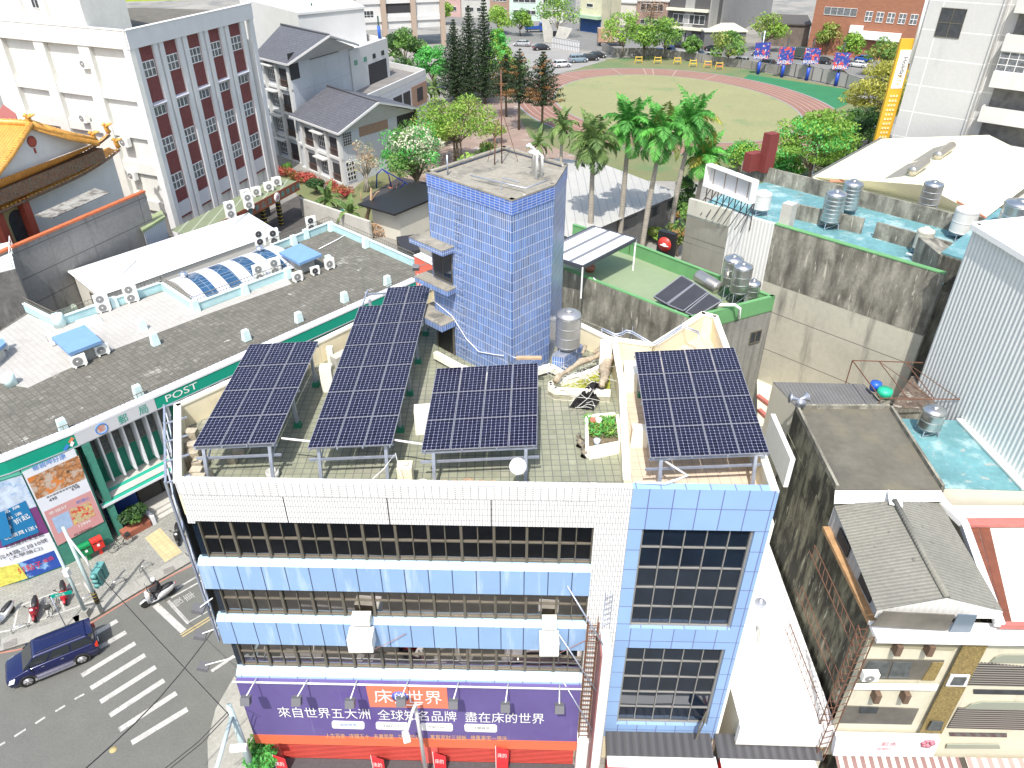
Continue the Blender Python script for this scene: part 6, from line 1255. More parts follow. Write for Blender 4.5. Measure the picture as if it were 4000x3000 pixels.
T('wide olive and lime tree on several thin stems in the park', 1790, 650, 385, 140, ('lime', 'olive', 'lime'), 6000, .26, .45, stems=4, clumps=40, flat=.6)
T('white flowering green tree left of the blue stair tower', 1628, 775, 468, 118, ('green', 'vivid', 'pink'), 6500, .24, .3, clumps=44, stems=2)
T('nearly bare pinkish tree at the school corner', 1430, 750, 545, 62, ('dry', 'pink', 'olive'), 1100, .16, .35, stems=3, barkm=bark_g)
T('little green tree on the plaza behind the stair tower', 1905, 640, 555, 42, ('green', 'olive'), 1100, .22)
T('small tree at the pale path behind the blue tower roof', 1935, 560, 470, 40, ('lime', 'olive'), 1000, .22)
g = 'street trees beyond the track'
for px, pb, pt, rp, ms, lb in ((1740, 95, 5, 42, ('lime',), 'street tree left of the conifer tips at the top edge'), (1950, 135, 25, 58, ('lime',), 'lime street tree just right of the conifer tips'), (2035, 140, 38, 45, ('lime', 'green'), 'street tree over the parked cars near the blue truck'), (2172, 150, -15, 88, ('green', 'lime'), 'largest street tree standing by the school gate'),
    (2425, 225, 45, 74, ('lime',), 'rounded lime tree in front of the box truck'), (2515, 232, 70, 60, ('green', 'lime'), 'tree at the concrete field wall beside the brown leafless one'), (2590, 232, 66, 66, ('green', 'lime'), 'spreading tree over the blue pickup'), (2700, 236, 140, 38, ('green',), 'smallest street tree in front of the dark tiled building'),
    (2838, 255, 122, 72, ('green', 'olive'), 'street tree before the low white roofed shop'), (2985, 200, 55, 70, ('olive', 'lime'), 'yellowish round tree before the tile roofed house'), (3226, 215, 85, 44, ('lime', 'olive'), 'slender tree against the brick building'), (3310, 250, 130, 46, ('lime',), 'lime tree at the right half of the brick building'), (3425, 300, 150, 62, ('green', 'olive'), 'tree between the brick building and the yellow sign')):
    T(lb, px, pb, pt, rp, ms, 1700, .42, .3, group=g)
T('leafless reddish brown tree behind the street trees', 2532, 130, -15, 70, ('dry',), 700, .22, .4, stems=3)
T('large yellow green tree with flat layered branches beside the yellow sign', 3393, 560, 225, 118, ('yellow',), 9000, .27, .3, clumps=60, layered=True)
T('dark green tree below the layered yellow green tree', 3350, 600, 420, 92, ('green', 'dark'), 3600, .3, .3)
T('broad bright lime tree spreading in front of the track bend', 3140, 740, 415, 150, ('lime', 'lime', 'vivid'), 9500, .25, .3, clumps=60, layered=True)
for px, pb, pt, rp, ms, lb in ((3260, 700, 560, 75, ('lime', 'green'), 'lime bush tree between the bright lime tree and the cream roof'), (3060, 690, 590, 70, ('lime', 'vivid'), 'lime bush tree in front of the trunk of the bright lime tree'), (2880, 640, 560, 50, ('green',), 'small green tree left of the dark red duct'), (2000, 330, 215, 60, ('lime', 'green'), 'green tree filling the gap behind the bare trunked conifers'), (1930, 330, 160, 60, ('vivid', 'lime'), 'bright green tree right of the tall conifers, above the first bare trunk'),
    (1580, 330, 225, 60, ('green', 'dark'), 'low green tree under the dense dark one'), (1500, 640, 540, 50, ('green', 'olive'), 'small tree at the foot of the tan brick corner'), (1720, 560, 480, 60, ('olive', 'lime'), 'olive tree behind the white flowering one'), (1850, 730, 600, 70, ('green', 'lime'), 'low leafy tree just behind the blue tower roof'), (3480, 420, 330, 50, ('green', 'dark'), 'dark tree right behind the amber sign')): T(lb, px, pb, pt, rp, ms, 2000, .3, .2)
T('low green bush tree left of the bright lime tree', 2890, 690, 560, 85, ('lime', 'vivid'), 2600, .24, .3)
T('rusty and green thicket tree beside the pale concrete side wall', 2650, 1000, 800, 50, ('olive', 'rustl', 'green'), 2200, .2, .2)
T('dark tree filling the gap behind the rightmost palm', 2650, 890, 680, 52, ('dark', 'green'), 2200, .26, .2)
for px, py, rp, lb, ms in ((2407, 905, 48, 'leafy green shrub between awning roof and first palm', ('green', 'lime')), (2470, 925, 42, 'leafy lime shrub at the foot of the middle palms', ('lime', 'green')), (2565, 945, 42, 'yellowing shrub left of the round red sign', ('olive', 'lime')), (3200, 690, 55, 'shrub with pale flowers by the curved street lamp', ('green', 'pink')), (3290, 660, 60, 'dark shrub bank behind the garden fence', ('green', 'dark')), (1122, 675, 24, 'rounded green shrub at the start of the red planting', ('green',)), (1237, 760, 40, 'dark green round shrub beside the school lawn', ('dark',))):
    b = at(px, py, 0); t = (0-CH)/ray(px, py).z; place(shrub(lb, rp/FPX*t*1.7, rp/FPX*t, ms, 1500, .2, px), b)
for k, (px, py) in enumerate(((1118, 690), (1150, 700), (1180, 712), (1212, 718), (1240, 735))+((1300, 745), (1330, 765), (1352, 772))): place(shrub(('first', 'second', 'third', 'fourth', 'last')[k]+' red leaved plant in the row along the school wall, counted from the office block' if k < 5 else ('left', 'middle', 'right')[k-5]+' one of three red leaved plants at the school corner terrace', 1.7, 1.4, ('red', 'red', 'rustl'), 420, .2, px, group='red leaved plants'), at(px, py, 0))
for px, py, lb in ((1290, 835, 'feathery young palm on the school lawn'), (1375, 890, 'feathery young palm nearest the garden wall'), (1660, 420, 'grey green fan palm behind the terraced block'), (1700, 410, 'second fan palm behind the terraced block, closer to the conifers'), (2100, 640, 'small palm poking up left of the tall palms')):
    place(palm(lb, 1.2 if px < 1500 else 2.5, 2.7 if px < 1500 else 3.4, 12, px, ('palmd',), tr=.2, leaf=.5), at(px, py, 0))
g = 'tall royal palms behind the green roof'
for k, (px, pb, pt, fr, lb, ms, ln) in enumerate(((2300, 1030, 590, 3.9, 'duller palm nearest the blue stair tower', ('palmd', 'palm'), -.3), (2415, 1000, 520, 4.2, 'royal palm second from the blue stair tower', ('palm', 'palm'), 0), (2500, 1010, 545, 4.3, 'middle royal palm with hanging dry sheaths', ('palm', 'olive'), 1.0), (2610, 930, 500, 4.6, 'royal palm fourth from the blue stair tower, the tallest', ('palm', 'yellow'), 1.2), (2695, 920, 640, 3.8, 'shortest royal palm with a yellow frond near the empty billboard', ('palm', 'yellow'), .6))):
    b, h, t = hat(px, pb, pt); place(palm(lb, h, fr, 24, 40+k, ms, g, .3, 1.15, lean=ln), b)
place(palm('low palm crown just right of the blue tower top', 10.5, 3.4, 14, 77, ('palmd',), None, .25, .8), at(2185, 800, 0)); 
dt = thing('dead_tree', 'bare pollarded tree with dry brown leaves at its foot by the garden wall', 'tree', tuple(at(1432, 905, 0)))
b = at(1432, 905, 0); mb = MB(); mb.tube([b, b+V(.3, 0, 2.2), b+V(1.0, .3, 4.0), b+V(1.2, .3, 6)], [.32, .26, .2, .12], 8); mb.tube([b+V(.6, .2, 3), b+V(-.3, 0, 4.6), b+V(-.2, 0, 5.6)], [.15, .1, .05], 6); mb.tube([b+V(1.0, .3, 4.2), b+V(1.9, .3, 5.4), b+V(2.3, .3, 5.6)], [.14, .1, .04], 6); mb.build('trunk', mat('bare peeled bark', (.33, .22, .13), .8, noise=(3, .3)), dt)
mb = MB(); mb.tint = []; mb.use(G['dry']); rn = random.Random(4); leaves(mb, at(1470, 895, .6), 2.0, 500, .22, .5, rn, .5); mb.build('dry_leaves', None, dt)
# ---------------------------------------------------------------- cars and street furniture beyond the track
PC = {k: mat('car paint '+k, c, .3, metal=.2, coat=.5) for k, c in dict(white=(.62, .62, .62), silver=(.36, .37, .38), black=(.02, .02, .024), blue=(.03, .10, .40), grey=(.12, .14, .16), steel=(.20, .27, .33)).items()}
sd_ = at(2929, 268, 0)-at(2545, 218, 0); sa = math.atan2(sd_.y, sd_.x)
g = 'cars parked in the school lot'
for px, py, kd, c, hd, lb in ((2040, 180, 'sedan', 'silver', 2.9, 'silver sedan parked alone at the school gate'), (2115, 195, 'sedan', 'black', .3, 'black sedan parked under the gate wall'), (2195, 262, 'hatch', 'white', .35, 'white hatchback half hidden by the right conifer'), (2258, 243, 'wagon', 'steel', .25, 'pale blue grey hatchback in the row of three by the grass'), (2306, 236, 'hatch', 'black', .25, 'black car in the middle of the row of three by the grass'), (2330, 226, 'sedan', 'black', .25, 'dark sedan at the wall end of the row of three')):
    place(car(PC[c], kd, 'parked_car', lb, 'car', g), at(px, py, .03), hd, sc=1.22)
g = 'cars along the street beyond the track'
for px, py, kd, c, lb in ((2655, 186, 'sedan', 'black', 'black sedan on the far side of the street before the dark tiled building'), (2725, 222, 'wagon', 'grey', 'dark wagon on the near lane behind the small street tree'), (2778, 236, 'suv', 'white', 'white SUV at the field wall left of the silver off-roader'), (2888, 250, 'wagon', 'silver', 'boxy silver off-roader parked at the field wall'), (2785, 200, 'sedan', 'black', 'black car under the trees by the white roofed shop'), (2970, 220, 'sedan', 'black', 'black sedan behind the first baseball banner'), (3005, 262, 'wagon', 'black', 'black wagon between the first and second baseball banners'), (3125, 275, 'sedan', 'grey', 'dark car behind the low wall right of the second banner'), (3210, 248, 'sedan', 'black', 'black car on the road under the brick building'), (3275, 310, 'suv', 'black', 'black car half hidden by the third banner pole'), (3350, 262, 'sedan', 'white', 'white car seen through the trees near the yellow sign'), (3375, 240, 'sedan', 'blue', 'blue car far right on the street beyond the track'), (2870, 212, 'wagon', 'black', 'black van on the far lane behind the second street tree')):
    place(car(PC[c], kd, 'street_car', lb, 'car', g), at(px, py, .0), sa+(.0 if px % 2 else pi), sc=1.15)
place(truck(PC['blue'], PC['blue'], 'blue delivery truck with open bed at the far junction', open_=True), at(2090, 125, 0), .1, sc=1.5)
place(truck(PC['blue'], PC['blue'], 'blue pickup truck parked behind the field wall', open_=True), at(2592, 215, 0), sa, sc=1.35)
place(truck(PC['white'], PC['white'], 'white open pickup behind the blue one at the field wall', open_=True), at(2680, 222, 0), sa, sc=1.3)
place(truck(PC['white'], mat('dark green tarp', (.04, .06, .05), .8), 'small white truck with dark tarpaulin box by the brick building'), at(3120, 232, 0), sa+pi, sc=1.3)
place(truck(black, mat('painted cargo box', (.35, .22, .15), .6, patch=(.6, .5, .6, (.5, .46, .38))), 'dark box truck with a picture on its side behind the lime tree', boxh=2.6, Lb=4.2), at(2395, 178, 0), sa*0+.05, sc=1.5)
mb = MB(); fw = [at(x, y, 0) for x, y in ((2350, 196), (2400, 220), (2545, 217), (2727, 242), (2929, 271), (3050, 292))]
for a, b in zip(fw, fw[1:]): mb.wall(a, b, 0, 2.1, .3)
tag(mb.build('field_wall', mat('field wall concrete', (.23, .22, .20), .9, grid=(4, 2.2, .12, (.13, .125, .12), 0), noise=(.5, .15))), 'low stained concrete wall between the track and the street', 'wall')
mb = MB(); fw = [at(x, y, 0) for x, y in ((3050, 292), (3200, 321), (3298, 343), (3380, 372))]
for a, b in zip(fw, fw[1:]): mb.wall(a, b, 0, 3.2, .3)
tag(mb.build('backstop_wall', mat('backstop concrete', (.30, .29, .27), .9, grid=(5, 3.3, .2, (.10, .10, .10), 0))), 'taller grey wall behind the three right baseball banner poles', 'wall')
P = [at(2125, 165, 0), at(2155, 188, 0), at(2262, 208, 0)]; gt = thing('school_gate', 'white slatted school gate with slanted concrete wing walls and a black board', 'gate', tuple(P[0])); mb = MB(); mb.wall(P[1], P[2], 0, 3.2, .3); mb.build('gate_panel', mat('white slatted gate', (.62, .62, .62), .6, grid=(.7, 1.5, .16, (.3, .3, .3), 0)), gt); mb = MB(); mb.hexa([P[0], P[0]+V(4, -.5, 0), P[0]+V(4, .5, 0), P[0]+V(0, 1, 0)], [P[0]+V(-1, 0, 7), P[0]+V(1.5, -.5, 6), P[0]+V(1.5, .5, 6), P[0]+V(-1, 1, 7)]); mb.hexa([P[1], P[1]+V(3, -.5, 0), P[1]+V(3, .5, 0), P[1]+V(0, 1, 0)], [P[1]+V(2, 0, 6), P[1]+V(6, -.5, 5.4), P[1]+V(6, .5, 5.4), P[1]+V(2, 1, 6)]); mb.build('wing_wall', conc_l, gt)
mb = MB(); q = at(2188, 160, 1.5); mb.box(q+V(0, 0, 1.2), (4.6, .4, 3.2)); mb.build('black_board', black, gt)
eq = mat('yellow exercise frame', (.60, .42, .05), .5)
for k, (px, py, lb) in enumerate(((2494, 246, 'yellow bench style exercise machine left of the group'), (2568, 248, 'yellow and green spinning exercise machine'), (2645, 250, 'yellow walking exercise machine in the middle'), (2706, 260, 'single yellow leaning exercise post'), (2763, 264, 'low orange exercise seat'), (2808, 270, 'yellow and orange exercise frame at the right end'))):
    p = at(px, py, .03); t = thing('exercise_machine', lb, 'exercise machine', tuple(p), 'exercise machines by the field wall'); mb = MB()
    for dx in (-1, 1): mb.tube([p+V(dx, 0, 0), p+V(dx*.8, 0, 1.8)], .12, 5)
    mb.tube([p+V(-.8, 0, 1.5), p+V(.8, 0, 1.5)], .12, 5); mb.build('frame', eq, t); mb = MB(); mb.box(p+V(0, -.4, .8), (1.5, .6, .15)); mb.build('seat', to if k > 3 else eq, t)
# baseball banners on net poles
bn = mat('banner blue red print', (.03, .06, .30), .5, patch=[(1.1, .52, .56, (.62, .08, .05)), (1.6, .60, .63, (.6, .6, .6))])
for px, pb, pt, by0, by1, lb in ((2960, 290, 120, 165, 230, 'baseball banner pole nearest the exercise machines'), (3053, 302, 148, 183, 250, 'second baseball banner pole from the left'), (3150, 314, 150, 187, 249, 'third baseball banner pole from the left'), (3263, 336, 160, 205, 270, 'rightmost baseball banner pole, under the layered tree')):
    b, h, t_ = hat(px, pb, pt); t = thing('banner_pole', lb+', with blue pad at its base', 'banner pole', tuple(b), 'baseball banner poles'); mb = MB(); mb.tube([b, b+V(0, 0, h)], .17, 6); mb.build('pole', galv if px < 3000 else black, t); mb = MB(); mb.tube([b, b+V(0, 0, 3)], .42, 8); mb.build('pad', pb_, t)
    z = lambda y: CH+ray(px, y).z*b.y/ray(px, y).y
    mb = MB(); mb.box((b.x, b.y-.35, (z(by0)+z(by1))/2), (3.9, .12, z(by0)-z(by1))); mb.build('banner', bn, t); text('BASEBALL', 'lettering', tw_, t, V(b.x-1.9, b.y-.42, z(by1)+.15), V(b.x, b.y-.42, z(by1)+.15), 0, .75, out=.02, w=3.7)
    mb = MB(); [mb.tube([b+V(0, 0, h*.95), b+V(dx, 2, 0)], .03, 4) for dx in (-5, 5)]; mb.build('guy_wire', galv, t)
# ---------------------------------------------------------------- far buildings
def block(label, pa, pb, h, dep, m, wins=(), name='building', roofm=None, nx=2, extra=None, pz=0):
    A, B = at(*pa, pz), at(*pb, pz); F = Face(A, B); t = thing(name, label, 'building', (A.x, A.y, 0)); mb = MB(); F.box(mb, 0, F.len, 0, h, -dep, 0); fixn(mb.build('wall', m, t))
    if roofm: mb = MB(); F.box(mb, -.3, F.len+.3, h, h+.4, -dep-.3, .4); fixn(mb.build('roof', roofm, t))
    for a0, a1, z0, z1, n in wins: win(F, t, a0*F.len, a1*F.len, z0, z1, .03, gm=dkg, nx=n, ny=1, dep=.1, bw=.12)
    return t, F
dtl = mat('dark tiled facade', (.085, .08, .085), .6, grid=(.6, .25, .03, (.05, .05, .05), 0)); crb = mat('cream band', (.62, .60, .48), .7)
t, F = block('four storey dark tiled building with cream floor bands beyond the track', (2600, 172), (2752, 186), 20, 12, dtl, [(.12, .92, 6.2, 8.8, 6), (.12, .92, 13.5, 16, 6)])
for z in (4.6, 9.7, 17): mb = MB(); F.box(mb, -.5, F.len, z, z+.7, 0, 1.3); mb.build('floor_band', crb, t)
mb = MB(); F.box(mb, F.len*.25, F.len*.5, 0, 3.8, .0, .1); mb.build('doorway', sdk, t); mb = MB(); F.box(mb, F.len*.55, F.len*.95, 0, 3.4, .0, .1); mb.build('shutter', mat('grey shutter', (.16, .16, .165), .6, corr=(.3, .5, .2, 'Y')), t)
A, B = at(2758, 186, 0), at(3010, 60, 0); F = Face(A, B); t = thing('building', 'long windowless grey side wall with slot windows right of the dark tiled building', 'building', tuple(A)); mb = MB(); F.box(mb, 0, F.len, 0, 22, -8, 0); fixn(mb.build('wall', mat('pale grey party wall', (.28, .275, .27), .9, noise=((.05, .1), (1, .06)), streak=(.55, .7, (.22, .22, .21), .5, .1)), t))
for k in range(6): a = F.len*(.12+.14*k); mb = MB(); F.box(mb, a, a+1.1, 12.5, 16, 0, .08); mb.build('slot_window', sdk, t)
block('low shop with a cream sheet roof beyond the track', (2745, 196), (2905, 196), 5, 16, mat('shop shade wall', (.12, .12, .12), .8), roofm=mat('cream sheet roof', (.68, .67, .52), .5, noise=(.3, .04)))
block('old house with dark tiled roof between grey wall and brick building', (2985, 178), (3150, 185), 6, 22, mat('old house wall', (.16, .13, .11), .9, noise=(.5, .3)), roofm=mat('old dark roof tiles', (.10, .09, .085), .9, grid=(.8, .5, .05, (.06, .055, .05), 0, .2)))
brk = mat('orange brown brick', (.30, .13, .075), .85, grid=(.9, .35, .03, (.22, .10, .065), .5, .12), noise=(.1, .06))
t, F = block('large orange brown brick building beyond the street', (3148, 208), (3640, 255), 30, 20, brk)
for z in (9.5, 16.5, 23.5):
    for k in range(6): a = F.len*(.41+.085*k); win(F, t, a, a+F.len*.055, z, z+2.6, .03, gm=wing, nx=2, ny=2, dep=.12, bw=.14)
    win(F, t, F.len*.08, F.len*.34, z+1, z+3, .03, gm=wing, nx=5, ny=1, dep=.12)
mb = MB(); F.box(mb, F.len*.32, F.len*.42, 6.5, 8.4, .1, 1.5); F.box(mb, F.len*.42, F.len*.72, 5.2, 7.2, .1, 1.6); mb.build('white_canopy', winw, t)
t, F = block('narrow corner house with green awning, blue shutter and rooftop scaffolding', (2262, 120), (2345, 132), 13, 10, mat('cream corner house', (.52, .50, .36), .8, noise=(.5, .1)), [(.3, .6, 7.6, 8.8, 1)])
mb = MB(); F.box(mb, .5, F.len, 0, 4.2, .0, .15); mb.build('shutter', mat('blue shutter', (.02, .07, .22), .6, corr=(.3, .5, .2, 'Y')), t); mb = MB(); F.box(mb, -.5, F.len+.3, 4.4, 5.4, 0, 2.2); mb.build('awning', mat('green white awning', (.35, .48, .33), .7, corr=(.6, .4, .2)), t); mb = MB(); F.box(mb, 1, F.len*.5, 13.2, 15.2, 0, .3); mb.build('rooftop_sign', mat('faded pink sign', (.6, .25, .2), .6), t)
mb = MB(); [mb.bar(F.p(a, 13, 0), F.p(a, 19, 0), .15) for a in (1, 5, 9, 13)]; [mb.bar(F.p(1, z, 0), F.p(13, z, 0), .12) for z in (15, 17, 19)]; mb.build('scaffold', galv, t)
for px0, px1, y, h, m, lb in ((1700, 1800, 62, 11, (.45, .30, .28), 'pinkish terrace house at the top edge left of the conifer tips'), (1800, 1915, 66, 12, (.42, .42, .40), 'grey terrace house with shop front behind the lime street tree'), (1915, 1990, 72, 12, (.30, .20, .15), 'brown brick terrace house with balcony at the top edge'), (1990, 2110, 78, 13, (.45, .56, .50), 'mint green terrace house behind the largest street tree'), (2110, 2200, 85, 12, (.5, .5, .48), 'pale terrace house left of the corner house'), (2400, 2480, 95, 7, (.58, .56, .50), 'low white roofed shed right of the corner house'), (2480, 2600, 118, 9, (.28, .2, .17), 'brownish terrace house behind the leafless tree')):
    block(lb, (px0, y), (px1, y+5), h, 14, mat(lb[:18]+' wall', m, .85, noise=(.3, .1)), [(.15, .45, 2, 3.6, 2), (.55, .85, 2, 3.6, 2), (.12, .85, 6, 8.5, 4)] if h > 8 else (), roofm=mat('pale roof slab', (.42, .42, .40), .8))
# ================================================================ right hand roofs
def P2(px, py, z): p = at(px, py, z); return V(p.x, p.y)
def qd(F, px, m, o, parent, name, th=.06):
    """polygon seen at these pixels, laid on facade F as a thin plate"""
    P = [V(*F.sz(*p)) for p in px]; mb = MB(); mb.loft([[F.p(a.x, a.y, o-th) for a in P], [F.p(a.x, a.y, o) for a in P]]); return fixn(mb.build(name, m, parent))
dirty = mat('black stained concrete', (.30, .29, .24), .95, noise=((.7, .2), (5, .2)), streak=[(.38, .66, (.085, .08, .066), 1.3, .3), (.60, .68, (.45, .43, .36), 3.5, .5)], patch=[(.6, .55, .7, (.09, .085, .07))])
tanw = mat('tan concrete wall', (.43, .415, .34), .9, grid=(60, 3.1, .035, (.17, .16, .14), 0), noise=((.3, .1), (3, .08)), streak=[(.55, .75, (.18, .175, .15), 1.0, .12)])
grnd = mat('green roof paint', (.215, .275, .165), .75, noise=((.2, .06), (2, .04))); grnw = mat('green parapet paint', (.12, .30, .12), .75, noise=(1, .1))
teal = mat('peeling turquoise roof paint', (.12, .275, .30), .6, noise=((.4, .2), (3, .15)), patch=[(.55, .52, .66, (.32, .46, .47)), (1.6, .60, .66, (.30, .33, .31)), (.3, .66, .74, (.16, .16, .14))])
# green roofed building
GA, GB = P2(2203, 1050, 17), P2(2696, 1243, 17); GC, GD = P2(3029, 1157, 17), P2(2470, 944, 17)
gb = thing('green_roof_building', 'concrete building with a green painted roof and black stained side behind the stair tower', 'building', (10, 42, 0)); gp = [GA, GB, GC, GD, P2(2330, 895, 17)]
mb = MB(); mb.prism([GA+V(-.5, 1.2), GA, GB, GC, GD, GD+V(-4, 3.6)], 0, 15.9); fixn(mb.build('wall', None or mat('grey stained side wall', (.25, .245, .215), .95, noise=((.5, .15), (4, .1)), streak=[(.45, .7, (.10, .098, .085), 2.2, .1)]), gb))
mb = MB(); mb.prism([GA+V(-.5, 1.2), GA, GB, GC, GD, GD+V(-4, 3.6)], 15.9, 16.0); mb.build('roof_deck', grnd, gb)
mb = MB(); F = Face(GA, GB); F.box(mb, -.8, F.len, 0, 16.95, -.2, .02); mb.build('stained_wall', dirty, gb)
mb = MB(); F.box(mb, 0, F.len, 13.6, 13.85, .02, .12); F.box(mb, 0, F.len, 10.3, 10.5, .02, .1); mb.build('wall_band', dirty, gb)
for nm, a, b in (('p', GB, GC), ('p', GC, GD), ('p', GD, GD+V(-4, 3.6)), ('p', GA, GB)): mb = MB(); mb.wall(a+(b-a).normalized()*.1, b, 15.9, 16.96, .2); mb.use(grnd); mb.wall(a, b, 16.96, 17.02, .24); mb.mats[0:0] = []; o = mb.build('parapet', None, gb) if False else mb.build('parapet', grnw, gb)
FG = Face(GB, GC); a, z = FG.sz(2948, 1318); win(FG, gb, a-.45, a+.45, z-.4, z+.5, .02, gm=dkg, nx=2, ny=1, fm=frame_m)
aw = thing('awning_shed', 'roof shed with white translucent panels between dark strips on the green roof', 'shed', (GD.x, GD.y, 16)); Z = 18.3; c4 = [at(2276, 1039, Z), at(2484, 931, Z+.1), at(2316, 883, Z+.1)]; c4.append(c4[0]+c4[2]-c4[1])
Pq = lambda u, v: L(L(c4[0], c4[1], u), L(c4[3], c4[2], u), v)
for k in range(3):
    v0, v1 = k/3, k/3+.25; 
    mb = MB(); mb.hexa([Pq(.0, v0)-V(0, 0, .06), Pq(1, v0)-V(0, 0, .06), Pq(1, v1)-V(0, 0, .06), Pq(0, v1)-V(0, 0, .06)], [Pq(0, v0), Pq(1, v0), Pq(1, v1), Pq(0, v1)]); fixn(mb.build('white_panel', wr, aw)); mb = MB(); u0, u1 = v1, v0+1/3; mb.hexa([Pq(.0, u0)-V(0, 0, .06), Pq(1, u0)-V(0, 0, .06), Pq(1, u1)-V(0, 0, .06), Pq(0, u1)-V(0, 0, .06)], [Pq(0, u0), Pq(1, u0), Pq(1, u1), Pq(0, u1)]); fixn(mb.build('dark_strip', mat('dark roof strip', (.16, .165, .18), .5), aw))
for q in c4: mb = MB(); mb.bar((q.x, q.y, 16), q-V(0, 0, .08), .1); mb.build('post', white, aw)
mb = MB(); [mb.bar(a-V(0, 0, .1), b-V(0, 0, .1), .12, .25) for a, b in zip(c4, c4[1:]+c4[:1])]; mb.build('gutter', mat('dark gutter', (.05, .055, .07), .5), aw)
tt = lambda x, y: (2000+x/2.212, 750+y/2.212)
sw = thing('solar_water_heater', 'three dark collector panels with a horizontal steel drum on the green roof', 'water heater', tuple(at(2740, 1170, 16))); cp = mat('black collector glass', (.045, .045, .05), .3, noise=(1, .15))
for q in ([(1225, 905), (1335, 968), (1575, 790), (1465, 725)], [(1345, 975), (1480, 1030), (1690, 870), (1580, 795)], [(1500, 1042), (1590, 1078), (1810, 945), (1700, 880)]):
    P = [at(*tt(*p), z) for p, z in zip(q, (16.7, 16.7, 17.5, 17.5))]; mb = MB(); mb.hexa([p-V(0, 0, .1) for p in P], P); fixn(mb.build('collector', cp, sw)); mb = MB(); [mb.bar(a+V(0, 0, .02), b+V(0, 0, .02), .06) for a, b in zip(P, P[1:]+P[:1])]; mb.build('collector_frame', alu, sw)
a, b = at(2722, 1075, 17.5), at(2795, 1120, 17.3); mb = MB(); d = (b-a).normalized(); mb.lathe([(.001, 0), (.42, .06), (.45, .2), (.45, .95), (.46, 1.0), (.45, 1.05), (.45, 1.75), (.42, 1.85), (.001, 1.9)], a, 24, d.to_track_quat('Z', 'Y').to_matrix()); mb.build('drum', mat('champagne steel', (.50, .47, .42), .3, metal=.85), sw)
for px, py, h, r_, lg, lb in ((2840, 1165, 2.0, .62, 1.0, 'stainless tank on tall legs at the back of the green roof'), (2876, 1190, 2.0, .62, .9, 'stainless tank with faint lettering, front of the two tall ones on the green roof'), (2928, 1188, 1.5, .48, .2, 'shortest stainless tank in the corner of the green roof')):
    t = tank(lb, r_, h, lg, 'tanks on the green roof'); p = at(px, py, 16.0); place(t, p)
    if '"' in lb or 'lettering' in lb: text('A A I', 'lettering', tw_, t, (-.4, -.64, 2.1), (.4, -.64, 2.1), 0, .16, out=.01, w=.75)
mb = MB(); q = [at(x, y, z) for x, y, z in ((2775, 1215, 16.3), (2815, 1190, 17.3), (2870, 1190, 17.3), (2890, 1205, 17.2), (2885, 1260, 15.5), (2850, 1305, 14.5), (2845, 1350, 13))]; mb.tube(q, .09, 8); tag(mb.build('white_hose', white), 'thick white hose hanging over the corner of the green roofed building', 'pipe')
mb = MB(); mb.tube([at(x, y, z) for x, y, z in ((2318, 1085, 17.1), (2390, 1160, 16.2), (2480, 1205, 15.6), (2560, 1215, 15.8), (2640, 1212, 17))], .035, 5); tag(mb.build('cable', white), 'white cable sagging across the black stained wall', 'cable')
p = at(2303, 1058, 16); mb = MB(); mb.lathe([(.3, 0), (.42, .35), (.34, .35), (.3, .3), (.001, .28)], p, 18); tag(mb.build('flower_pot', mat('terracotta', (.35, .13, .08), .8)), 'empty terracotta pot at the foot of the awning post on the green roof', 'flower pot')
# round red sign on a black box
A, B = at(2572, 900, 14.4), at(2636, 918, 14.4); F = Face(A, B); t = thing('restaurant_sign', 'black box sign with a red disc and a white hat emblem over an orange strip', 'sign', (A.x, A.y, 0)); mb = MB(); F.box(mb, 0, F.len, 12.2, 14.4, -.5, 0); mb.build('box', black, t)
mb = MB(); mb.lathe([(.63, 0), (.63, .05)], F.p(F.len*.48, 13.35, .02), 28, V(F.n.x, F.n.y, 0).to_track_quat('Z', 'Y').to_matrix()); mb.build('disc', mat('sign red', (.62, .05, .035), .4), t)
mb = MB(); mb.face([F.p(F.len*.48+x, 13.3+y, .1) for x, y in ((-.42, -.08), (0, -.14), (.42, -.08), (.4, 0), (.22, .02), (.14, .18), (-.14, .18), (-.22, .02), (-.4, 0))]); fixn(mb.build('emblem', tw_, t)); mb = MB(); F.box(mb, 0, F.len*.9, 11.75, 12.15, -.3, .05); mb.build('strip', to, t); mb = MB(); mb.tube([F.p(F.len*.5, 0, -.3), F.p(F.len*.5, 12, -.3)], .12, 8); mb.build('post', galv, t)
# turquoise roofed building
TA_, TB_ = P2(2692, 773, 19), P2(3692, 1066, 19); TC_, TD_ = P2(3818, 858, 19), P2(3000, 655, 19)
tb_ = thing('turquoise_roof_building', 'large concrete building with peeling turquoise roof and stained party wall', 'building', (24, 50, 0)); FT = Face(TA_, TB_)
TE_ = P2(2905, 640, 19)
mb = MB(); mb.prism([TA_, TB_, TC_, TD_, TA_+V(3.2, 4)], 0, 17.6); fixn(mb.build('core', tanw, tb_)); mb = MB(); mb.prism([TA_, TB_, TC_, TD_, TA_+V(3.2, 4)], 17.6, 17.75); mb.build('roof_deck', teal, tb_)
s1, _ = FT.sz(2859, 818); s2, _ = FT.sz(3028, 868); wcor = mat('white corrugated siding', (.66, .66, .63), .5, corr=(.28, .5, .15), noise=(.3, .05))
mb = MB(); FT.box(mb, 0, s1, 0, 18.95, -.3, .0); mb.build('pale_side_wall', mat('pale side wall panels', (.48, .47, .40), .9, grid=(60, 4, .05, (.2, .2, .18), 0), noise=(.4, .1), streak=[(.6, .8, (.2, .2, .17), 1.4, .2)]), tb_); mb = MB(); FT.box(mb, s1, s2, 0, 18.9, -.3, .03); mb.build('corrugated_cladding', wcor, tb_)
